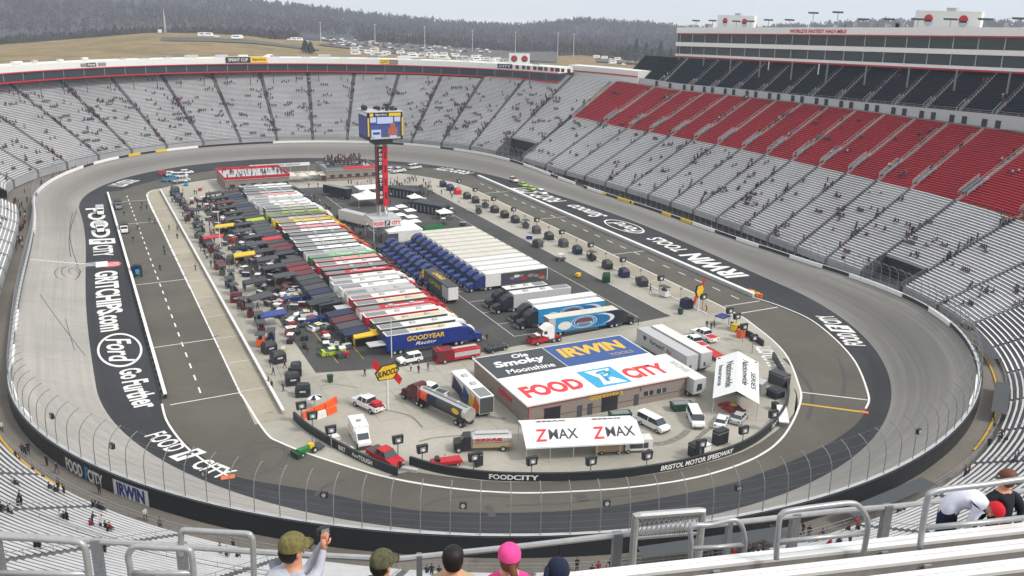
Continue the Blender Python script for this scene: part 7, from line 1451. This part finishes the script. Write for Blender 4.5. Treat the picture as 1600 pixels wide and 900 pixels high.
mt.tube([A1-Vector((0, 0, .30)), A2-Vector((0, 0, .30))], .02, 4); mt.build('wire_mesh', M('galvanised'), FR)
# looped aisle handrails
def hoop(pts, u, lab, mid=None, r=.028, N=N1, extra=None, us=None):
    P_ = [CV+ray(x, y)*((us[i] if us else u)/(ray(x, y).xy.dot(N.xy))) for i, (x, y) in enumerate(pts)]
    e = empty('aisle_handrail', P_[0], 0, lab, 'handrail', 'looped aisle handrails of the upper terrace'); q = [p-e.location for p in P_]
    MB().tube(smooth(q, 5), r, 10).build('loop', M('rail_paint'), e, smooth=True)
    if mid: m_ = [CV+ray(x, y)*(u/(ray(x, y).xy.dot(N.xy)))-e.location for x, y in mid]; MB().tube(m_, r*.95, 8).build('mid_rail', M('rail_paint'), e, smooth=True)
hoop([(1213, 873), (1214, 850), (1218, 812), (1222, 803), (1234, 798), (1290, 790), (1328, 786), (1342, 791), (1353, 806), (1356, 822), (1352, 850), (1348, 868)], 6.9, 'pale looped handrail with a middle bar, in the centre of the right benches', [(1216, 847), (1280, 840), (1350, 833)])
hoop([(1437, 857), (1442, 820), (1450, 778), (1456, 770), (1480, 764), (1540, 757), (1620, 745)], 6.6, 'pale handrail running out of the right edge in front of two people', [(1444, 825), (1530, 817), (1620, 807)], .030)
hoop([(1079, 884), (1080, 850), (1081, 823), (1110, 820), (1140, 813), (1152, 814), (1160, 824), (1164, 845), (1162, 876)], 7.4, 'grey looped handrail beside the taller gate frame', [(1081, 857), (1120, 855), (1162, 851)], .026)
hoop([(205, 905), (203, 885), (200, 870), (204, 860), (214, 854), (250, 856), (290, 858), (298, 864), (301, 880), (303, 905)], 6.2, 'small pale looped handrail in the lower left corner', [(204, 895), (250, 896), (302, 895)], .026, N2)
hoop([(-20, 838), (60, 842), (115, 846), (127, 849), (133, 858), (136, 875), (140, 905)], 6.2, 'pale looped handrail cut off by the left edge', [(-20, 896), (60, 896), (137, 897)], .028, N2)
hoop([(282, 870), (283, 838), (286, 829), (300, 829), (350, 832), (385, 834), (392, 838), (395, 850), (397, 905)], 7.6, 'taller pale looped handrail right of the small one at lower left', None, .03, N2)
# ------------------------------------------------------------------ people in the upper terrace, close to the camera
mat('hoodie', rgb(176, 180, 192), .95, var=.12, scale=14, bump=.3); mat('camo_a', rgb(112, 104, 66), .95, var=.45, scale=26); mat('camo_b', rgb(84, 84, 62), .95, var=.5, scale=22)
mat('khaki_shirt', rgb(178, 160, 124), .95, var=.1, scale=12, bump=.2); mat('pink_cloth', rgb(232, 76, 150), .9, var=.1, scale=14); mat('white_shirt', rgb(214, 216, 230), .9, var=.08, scale=8, bump=.3)
mat('red_cap', rgb(198, 26, 44), .8, var=.1, scale=20); mat('red_jacket', rgb(150, 22, 44), .85, var=.2, scale=12, bump=.3); mat('black_coat', rgb(24, 28, 38), .8, var=.2, scale=10, bump=.3); mat('navy_cloth', rgb(32, 38, 62), .9, var=.2, scale=14, bump=.3)
mat('face_skin', rgb(206, 148, 122), .55, var=.06, scale=20); mat('scalp', rgb(120, 92, 80), .6, var=.3, scale=60); mat('auburn', rgb(104, 62, 42), .6, var=.35, scale=70)
def skin_body(name, nodes, edges, root, mats, pick, loc, T=None):
    """continuous figure grown over a skeleton; pick(center)->material index"""
    keys = list(nodes); me = bpy.data.meshes.new(name); me.from_pydata([nodes[k][0] for k in keys], [(keys.index(a), keys.index(b)) for a, b in edges], []); ob = bpy.data.objects.new(name, me); C.objects.link(ob)
    ob.modifiers.new('s', 'SKIN'); sv = me.skin_vertices[0].data
    for i, k in enumerate(keys): r = nodes[k][1]; sv[i].radius = r if isinstance(r, tuple) else (r, r); sv[i].use_root = (k == root)
    md = ob.modifiers.new('d', 'SUBSURF'); md.levels = 2; md.render_levels = 2
    dg = bpy.context.evaluated_depsgraph_get(); m2 = bpy.data.meshes.new_from_object(ob.evaluated_get(dg)); bpy.data.objects.remove(ob); bpy.data.meshes.remove(me)
    m2.name = name; m2.materials.clear()
    for m_ in mats: m2.materials.append(M(m_))
    for p in m2.polygons: p.use_smooth = True; p.material_index = pick(p.center)
    o = bpy.data.objects.new(name, m2); link(o); o.location = loc; return o
def cam_frame(px, py, r):
    d = ray(px, py).normalized(); p = CV+d*r; h = Vector((d.x, d.y, 0)).normalized(); rt = Vector((h.y, -h.x, 0)); return p, rt, h
def cvt(rt, h): return lambda x, y, z: tuple(rt*x+h*y+Vector((0, 0, z)))
def cap(par, m, face, c=(0, 0, 0), up=(0, 0, 1), r=.105, brim=True):
    face = Vector(face).normalized(); up = Vector(up).normalized(); side = up.cross(face).normalized(); face = side.cross(up); c = Vector(c); mb = MB(); n = 16
    rings = [(.00, 1.0), (.045, .99), (.085, .86), (.115, .58), (.128, .25)]
    for z, q in rings: mb.v += [tuple(c+up*(z+.005)+(face*math.cos(2*math.pi*k/n)*1.12+side*math.sin(2*math.pi*k/n))*r*q) for k in range(n)]
    mb.f += [(i*n+k, i*n+(k+1) % n, (i+1)*n+(k+1) % n, (i+1)*n+k) for i in range(len(rings)-1) for k in range(n)]+[tuple((len(rings)-1)*n+k for k in range(n))]; mb.mi = [0]*len(mb.f)
    if brim:
        o = len(mb.v); a_ = [(-1.05+2.1*k/8) for k in range(9)]
        for dz in (0.0, .012):
            mb.v += [tuple(c+up*(.012+dz)+(face*math.cos(t)*1.08+side*math.sin(t))*r) for t in a_]+[tuple(c+up*(-.012+dz)+face*(r*1.05*math.cos(t)+.075*(math.cos(t*1.1)+.15))+side*math.sin(t)*r*1.02) for t in a_]
        for s_ in (0, 18): mb.f += [(o+s_+k, o+s_+k+1, o+s_+9+k+1, o+s_+9+k) for k in range(8)]
        mb.f += [(o+9+k, o+10+k, o+28+k, o+27+k) for k in range(8)]; mb.mi = [0]*len(mb.f)
    mb.build('cap', M(m), par, smooth=True); MB().ball(tuple(c+up*.133), .012, .012, .008, 6, 4).build('cap_button', M(m), par)
def face_bits(par, face, c=(0, 0, 0), up=(0, 0, 1), glasses=False):
    face = Vector(face).normalized(); up = Vector(up).normalized(); side = up.cross(face).normalized(); c = Vector(c)
    mb = MB(); a = c+face*.098-up*.022; mb.add([a+up*.03, a-side*.014-up*.014, a+side*.014-up*.014, a+face*.028-up*.012], [(0, 1, 3), (0, 3, 2), (1, 2, 3)]); mb.build('nose', M('face_skin'), par)
    for s_ in (-1, 1):
        q = c+side*s_*.086-up*.012; MB().ball(tuple(q), .018, .018, .032, 8, 6).build('ear', M('face_skin'), par, smooth=True); e_ = c+face*.090+side*s_*.033+up*.008; MB().ball(tuple(e_), .010, .010, .007, 6, 4).build('eye', M('black_paint'), par)
    mb = MB(); q = c+face*.094-up*.058; mb.tube([q-side*.024, q+face*.004, q+side*.024], .005, 5).build('mouth', M('dark_red'), par)
    if glasses: mb = MB(); q = c+face*.1+up*.012; mb.tube([c+side*.09+up*.012, q+side*.07, q, q-side*.07, c-side*.09+up*.012], .014, 6).build('sunglasses', M('glass_dark'), par)
def hair(par, m, c, face, r=.1, low=.10, up=(0, 0, 1)):
    face = Vector(face).normalized(); c = Vector(c); mb = MB(); n = 14; up = Vector(up).normalized(); side = up.cross(face).normalized()
    rings = [(-low, .80), (-low*.4, .99), (.02, 1.05), (.07, .96), (.105, .66), (.122, .2)]
    for z, q in rings:
        for k in range(n):
            a = 2*math.pi*k/n; fr = max(0, math.cos(a)); zz = z if z > .05 else z+fr*(.06-z)*.95
            mb.v.append(tuple(c-face*.012+up*zz+(face*math.cos(a)*1.08+side*math.sin(a))*r*q*(1-.12*fr*(z < .05))))
    mb.f = [(i*n+k, i*n+(k+1) % n, (i+1)*n+(k+1) % n, (i+1)*n+k) for i in range(len(rings)-1) for k in range(n)]+[tuple((len(rings)-1)*n+k for k in range(n))]; mb.mi = [0]*len(mb.f); return mb.build('hair', M(m), par, smooth=True)
def hand_mb(w0, d, palm, m='face_skin', curl=.9, par=None, flip=1):
    """hand at wrist w0 pointing along d, palm facing 'palm'; five bent fingers"""
    d = Vector(d).normalized(); palm = Vector(palm).normalized(); sd_ = d.cross(palm).normalized()*flip; mb = MB(); w0 = Vector(w0)
    mb.tube([w0-d*.02, w0+d*.03, w0+d*.075], .030, 8); 
    for k, (o_, ln) in enumerate(((-.030, .066), (-.010, .076), (.010, .072), (.029, .058))):
        b = w0+d*.078+sd_*o_; p1 = b+d*ln*.42; p2 = p1+(d*math.cos(curl)+palm*math.sin(curl))*ln*.34; p3 = p2+(d*math.cos(curl*1.9)+palm*math.sin(curl*1.9))*ln*.28; mb.tube([b-d*.02, b, p1, p2, p3], .0095, 6, 0, .0075)
    b = w0+d*.03-sd_*.030; mb.tube([b, b-sd_*.022+d*.022+palm*.012, b-sd_*.018+d*.050+palm*.03], .011, 6, 0, .008)
    return mb.build('hand', M(m), par, smooth=True)
def torso(px, py, r, shoulders, arms, shirt, label, lean=(0, 0), face=(0, 1, 0), hips=True, extra=None, seat=True, pants='denim'):
    """head centre at the pixel; shoulders: direction along the shoulder line; arms: {side: (elbow, hand)} in the local frame"""
    p, rt, h = cam_frame(px, py, r); cv = cvt(rt, h); sx, sy = shoulders; lx, ly = lean
    nd = {'pel': (cv(lx*.9, ly*.9, -.80), (.17, .13)), 'bel': (cv(lx*.6, ly*.6, -.60), (.165, .125)), 'chest': (cv(lx*.3, ly*.3, -.38), (.185, .13)), 'nb': (cv(lx*.08, ly*.08, -.215), .085), 'nk': (cv(0, 0, -.15), .058), 'hd': (cv(0, 0, -.045), (.078, .084)), 'hm': (cv(0, 0, .03), (.090, .098)), 'ht': (cv(0, 0, .075), (.068, .074))}
    ed = [('pel', 'bel'), ('bel', 'chest'), ('chest', 'nb'), ('nb', 'nk'), ('nk', 'hd'), ('hd', 'hm'), ('hm', 'ht')]
    for s_, (eb, hn) in arms.items():
        k = str(s_); a = (lx*.15+sx*.19*s_, ly*.15+sy*.19*s_, -.27); nd['s'+k] = (cv(*a), .075); nd['e'+k] = (cv(*eb), .05); nd['w'+k] = (cv(*hn), .032); ed += [('nb', 's'+k), ('s'+k, 'e'+k), ('e'+k, 'w'+k)]
    if seat:
        for s_ in (-1, 1):
            k = 'g%d' % s_; b = (lx*.9+sx*.1*s_, ly*.9+sy*.1*s_, -.82); f_ = (face[0]*.42, face[1]*.42); nd[k+'a'] = (cv(*b), .1); nd[k+'k'] = (cv(b[0]+f_[0], b[1]+f_[1], -.80), .075); nd[k+'f'] = (cv(b[0]+f_[0]*1.05, b[1]+f_[1]*1.05, -1.22), .05); ed += [('pel', k+'a'), (k+'a', k+'k'), (k+'k', k+'f')]
    hz = -.165
    def pick(c):
        if c.z < -.80 and seat: return 2
        return 1 if c.z > hz and Vector((c.x, c.y)).length < .16 else 0
    o = skin_body('person', nd, ed, 'pel', [shirt, 'face_skin', pants], pick, p); tag(o, label, 'person')
    return o, cv, rt, h
# man with camouflage cap and pale hoodie photographing the track
o, cv, rt, h = torso(457, 858, 8.3, (.55, -.83), {1: ((.20, .02, -.30), (.27, .12, -.10)), -1: ((.10, .16, -.36), (.285, .22, -.09))}, 'hoodie', 'man in camouflage cap and pale grey hoodie holding up a camera', (-.16, -.04), (.85, .5, 0))
F_ = Vector(cv(.87, .48, 0)); cap(o, 'camo_a', F_, cv(0, 0, .018), r=.112); face_bits(o, F_, cv(0, 0, -.01)); hair(o, 'hair_dark', cv(-.012, 0, -.03), F_, .093, .055)
MB().ball(cv(-.10, -.03, -.23), .15, .13, .07, 12, 8).build('hood', M('hoodie'), o, smooth=True)
hand_mb(cv(.27, .12, -.10), cv(.05, .25, 1), cv(.7, .7, 0), par=o, curl=1.25); hand_mb(cv(.285, .22, -.09), cv(.2, .0, 1), cv(-.8, .3, 0), par=o, curl=1.25, flip=-1)
cp = Vector(cv(.275, .20, .015))+o.location; e = empty('camera', cp, math.atan2(h.y, h.x)+.4, 'small black camera held up by the man in camouflage cap', 'camera'); MB().box(-.018, .018, -.06, .06, -.035, .035).build('body', M('black_paint'), e); MB().cyl((.018, 0, 0), .026, .03, 'x', 12).build('lens', M('dark_grey'), e); MB().box(-.02, -.018, -.045, .03, -.028, .028).build('screen', M('mid_grey'), e)
# second camouflage cap
o, cv, rt, h = torso(597, 881, 9.0, (.8, -.6), {1: ((.22, -.12, -.5), (.2, .1, -.7)), -1: ((-.22, .12, -.5), (-.1, .3, -.7))}, 'camo_b', 'man in dark camouflage cap seen from behind, looking right', (-.02, 0), (.6, .8, 0))
F_ = Vector(cv(.75, .66, 0)); cap(o, 'camo_b', F_, cv(0, 0, .012), r=.110); face_bits(o, F_, cv(0, 0, -.01)); hair(o, 'hair_dark', cv(-.01, -.005, -.02), F_, .093, .06)
# balding man, khaki shirt
o, cv, rt, h = torso(708, 870, 8.9, (1, -.05), {1: ((.27, .05, -.52), (.2, .3, -.65)), -1: ((-.27, .05, -.52), (-.2, .3, -.65))}, 'khaki_shirt', 'dark-haired man with a bald spot and khaki shirt, seen from behind', (0, -.03), (0, 1, 0))
hr = hair(o, 'hair_dark', cv(0, -.008, .0), cv(0.1, 1, 0), .101, .10); face_bits(o, cv(.1, 1, 0), cv(0, 0, 0))
# pink cap, ponytail
o, cv, rt, h = torso(796, 870, 9.0, (1, .1), {1: ((.22, .05, -.5), (.16, .25, -.66)), -1: ((-.22, .05, -.5), (-.12, .28, -.62))}, 'pink_cloth', 'woman in bright pink cap and pink top with a brown ponytail', (0, -.02), (-.1, 1, 0))
F_ = Vector(cv(-.15, 1, .0)); cap(o, 'pink_cloth', F_, cv(0, 0, .0), r=.112); hair(o, 'auburn', cv(0, 0, -.02), F_, .096, .09); MB().tube([cv(.02, -.10, -.02), cv(.05, -.16, -.10), cv(.06, -.15, -.22), cv(.05, -.12, -.36)], .045, 8, 0, .018).build('ponytail', M('auburn'), o, smooth=True); face_bits(o, F_, cv(0, 0, -.01))
# leaning figure, red jacket with navy hood
o, cv, rt, h = torso(872, 890, 9.0, (1, .1), {1: ((.26, .1, -.42), (.2, .3, -.6)), -1: ((-.26, .1, -.42), (-.2, .3, -.6))}, 'red_jacket', 'person in dark red jacket with a navy hood, bent forward', (0, -.12), (0, 1, 0))
MB().ball(cv(0, -.01, .0), .115, .115, .135, 12, 9).build('hood', M('navy_cloth'), o, smooth=True); MB().tube([cv(-.09, -.04, .05), cv(-.12, -.12, -.12)], .035, 6).build('hood_flap', M('navy_cloth'), o, smooth=True)
# man in white shirt bending over the bench, woman in black coat beside him (right edge)
p, rt, h = cam_frame(1480, 793, 11.3); cv = cvt(rt, h)
nd = {'pel': (cv(0, 0, -.02), (.15, .13)), 'wa': (cv(.06, .02, .12), (.15, .13)), 'ch': (cv(.22, .03, .20), (.17, .13)), 'nb': (cv(.37, .02, .19), .08), 'nk': (cv(.43, .01, .165), .055), 'hd': (cv(.49, 0, .11), (.085, .085)), 'ht': (cv(.54, 0, .06), (.075, .08)),
 's1': (cv(.33, -.17, .16), .07), 'e1': (cv(.26, -.20, -.10), .048), 'w1': (cv(.24, -.18, -.30), .032), 's2': (cv(.33, .17, .16), .07), 'e2': (cv(.36, .20, -.08), .048), 'w2': (cv(.34, .16, -.28), .032),
 'l1': (cv(-.02, -.1, -.1), .1), 'k1': (cv(.0, -.11, -.5), .07), 'f1': (cv(-.04, -.11, -.92), .05), 'l2': (cv(.04, .1, -.1), .1), 'k2': (cv(.1, .12, -.5), .07), 'f2': (cv(.06, .12, -.92), .05)}
ed = [('pel', 'wa'), ('wa', 'ch'), ('ch', 'nb'), ('nb', 'nk'), ('nk', 'hd'), ('hd', 'ht'), ('nb', 's1'), ('s1', 'e1'), ('e1', 'w1'), ('nb', 's2'), ('s2', 'e2'), ('e2', 'w2'), ('pel', 'l1'), ('l1', 'k1'), ('k1', 'f1'), ('pel', 'l2'), ('l2', 'k2'), ('k2', 'f2')]
rl = Vector(rt)
def pk(c):
    x = c.dot(rt)
    if x > .44 and c.z > .02: return 1
    if c.z < -.13 and x > .17: return 1
    return 2 if c.z < -.0 and x < .2 else 0
o = skin_body('person', nd, ed, 'pel', ['white_shirt', 'face_skin', 'navy_cloth'], pk, p); tag(o, 'man in loose white shirt and red cap bending over the benches at right', 'person'); o.scale = (.86, .86, .86)
Fd = Vector(cv(.45, -.1, -.8)); cap(o, 'red_cap', Fd, cv(.51, 0, .12), up=cv(.8, 0, .5), r=.10); face_bits(o, Fd, cv(.49, 0, .09), up=cv(.8, 0, .5))
hand_mb(cv(.24, -.18, -.30), cv(0, 0, -1), cv(.5, .5, 0), par=o); hand_mb(cv(.34, .16, -.28), cv(0, 0, -1), cv(-.5, -.5, 0), par=o, flip=-1)
mb = MB(); mb.add([cv(-.12, -.17, .12), cv(.32, -.20, .20), cv(.36, -.2, -.05), cv(.12, -.22, -.16), cv(-.05, -.2, .0), cv(-.16, .02, .05), cv(-.1, .16, .10), cv(.3, .18, .2)], [(0, 1, 2, 3, 4), (0, 4, 5, 6), (0, 6, 7, 1)]); 
p, rt, h = cam_frame(1572, 747, 11.3); cv = cvt(rt, h)
nd = {'pel': (cv(.03, 0, -.80), (.18, .15)), 'be': (cv(.02, 0, -.6), (.165, .14)), 'ch': (cv(.01, 0, -.38), (.185, .14)), 'nb': (cv(0, 0, -.215), .085), 'nk': (cv(0, 0, -.15), .052), 'hd': (cv(-.005, 0, -.05), (.076, .08)), 'hm': (cv(0, 0, .03), (.086, .092)), 'ht': (cv(0, 0, .07), .066),
 's1': (cv(-.12, -.12, -.27), .08), 'e1': (cv(-.20, -.22, -.50), .055), 'w1': (cv(-.26, -.16, -.70), .034), 's2': (cv(.14, .12, -.27), .08), 'e2': (cv(.24, .10, -.44), .055), 'w2': (cv(.2, -.06, -.55), .034),
 'l1': (cv(.0, -.1, -.95), .11), 'k1': (cv(.02, -.1, -1.3), .08), 'l2': (cv(.1, .1, -.95), .11), 'k2': (cv(.12, .1, -1.3), .08)}
ed = [('pel', 'be'), ('be', 'ch'), ('ch', 'nb'), ('nb', 'nk'), ('nk', 'hd'), ('hd', 'hm'), ('hm', 'ht'), ('nb', 's1'), ('s1', 'e1'), ('e1', 'w1'), ('nb', 's2'), ('s2', 'e2'), ('e2', 'w2'), ('pel', 'l1'), ('l1', 'k1'), ('pel', 'l2'), ('l2', 'k2')]
o = skin_body('person', nd, ed, 'pel', ['black_coat', 'face_skin', 'navy_cloth'], lambda c: 1 if c.z > -.165 else 0, p); tag(o, 'woman in black coat and sunglasses, brown hair tied back, at the right edge', 'person'); o.scale = (.9, .9, .9)
Fd = Vector(cv(-1, .1, -.1)); face_bits(o, Fd, cv(0, 0, 0), glasses=True); hair(o, 'auburn', cv(0, 0, .0), Fd, .098, .09); MB().ball(cv(.11, 0, .0), .045, .045, .05, 8, 6).build('hair_bun', M('auburn'), o, smooth=True); hand_mb(cv(-.26, -.16, -.70), cv(-.4, 0, -.8), cv(.5, .5, 0), par=o)
# ------------------------------------------------------------------ haze: the air between here and the hills
mb = MB().box(-5300, 5300, -5500, 5200, -12, 215); hz_ = mb.build('haze', bpy.data.materials.new('haze')); hz_['kind'] = 'stuff'
hm = bpy.data.materials['haze']; hm.use_nodes = True; n = hm.node_tree; n.nodes.clear(); oo = n.nodes.new('ShaderNodeOutputMaterial'); pv = n.nodes.new('ShaderNodeVolumePrincipled')
pv.inputs['Color'].default_value = (.72, .83, 1.0, 1); pv.inputs['Density'].default_value = .00015; pv.inputs['Anisotropy'].default_value = 0.0; n.links.new(pv.outputs[0], oo.inputs['Volume'])
sc.cycles.volume_bounces = 1
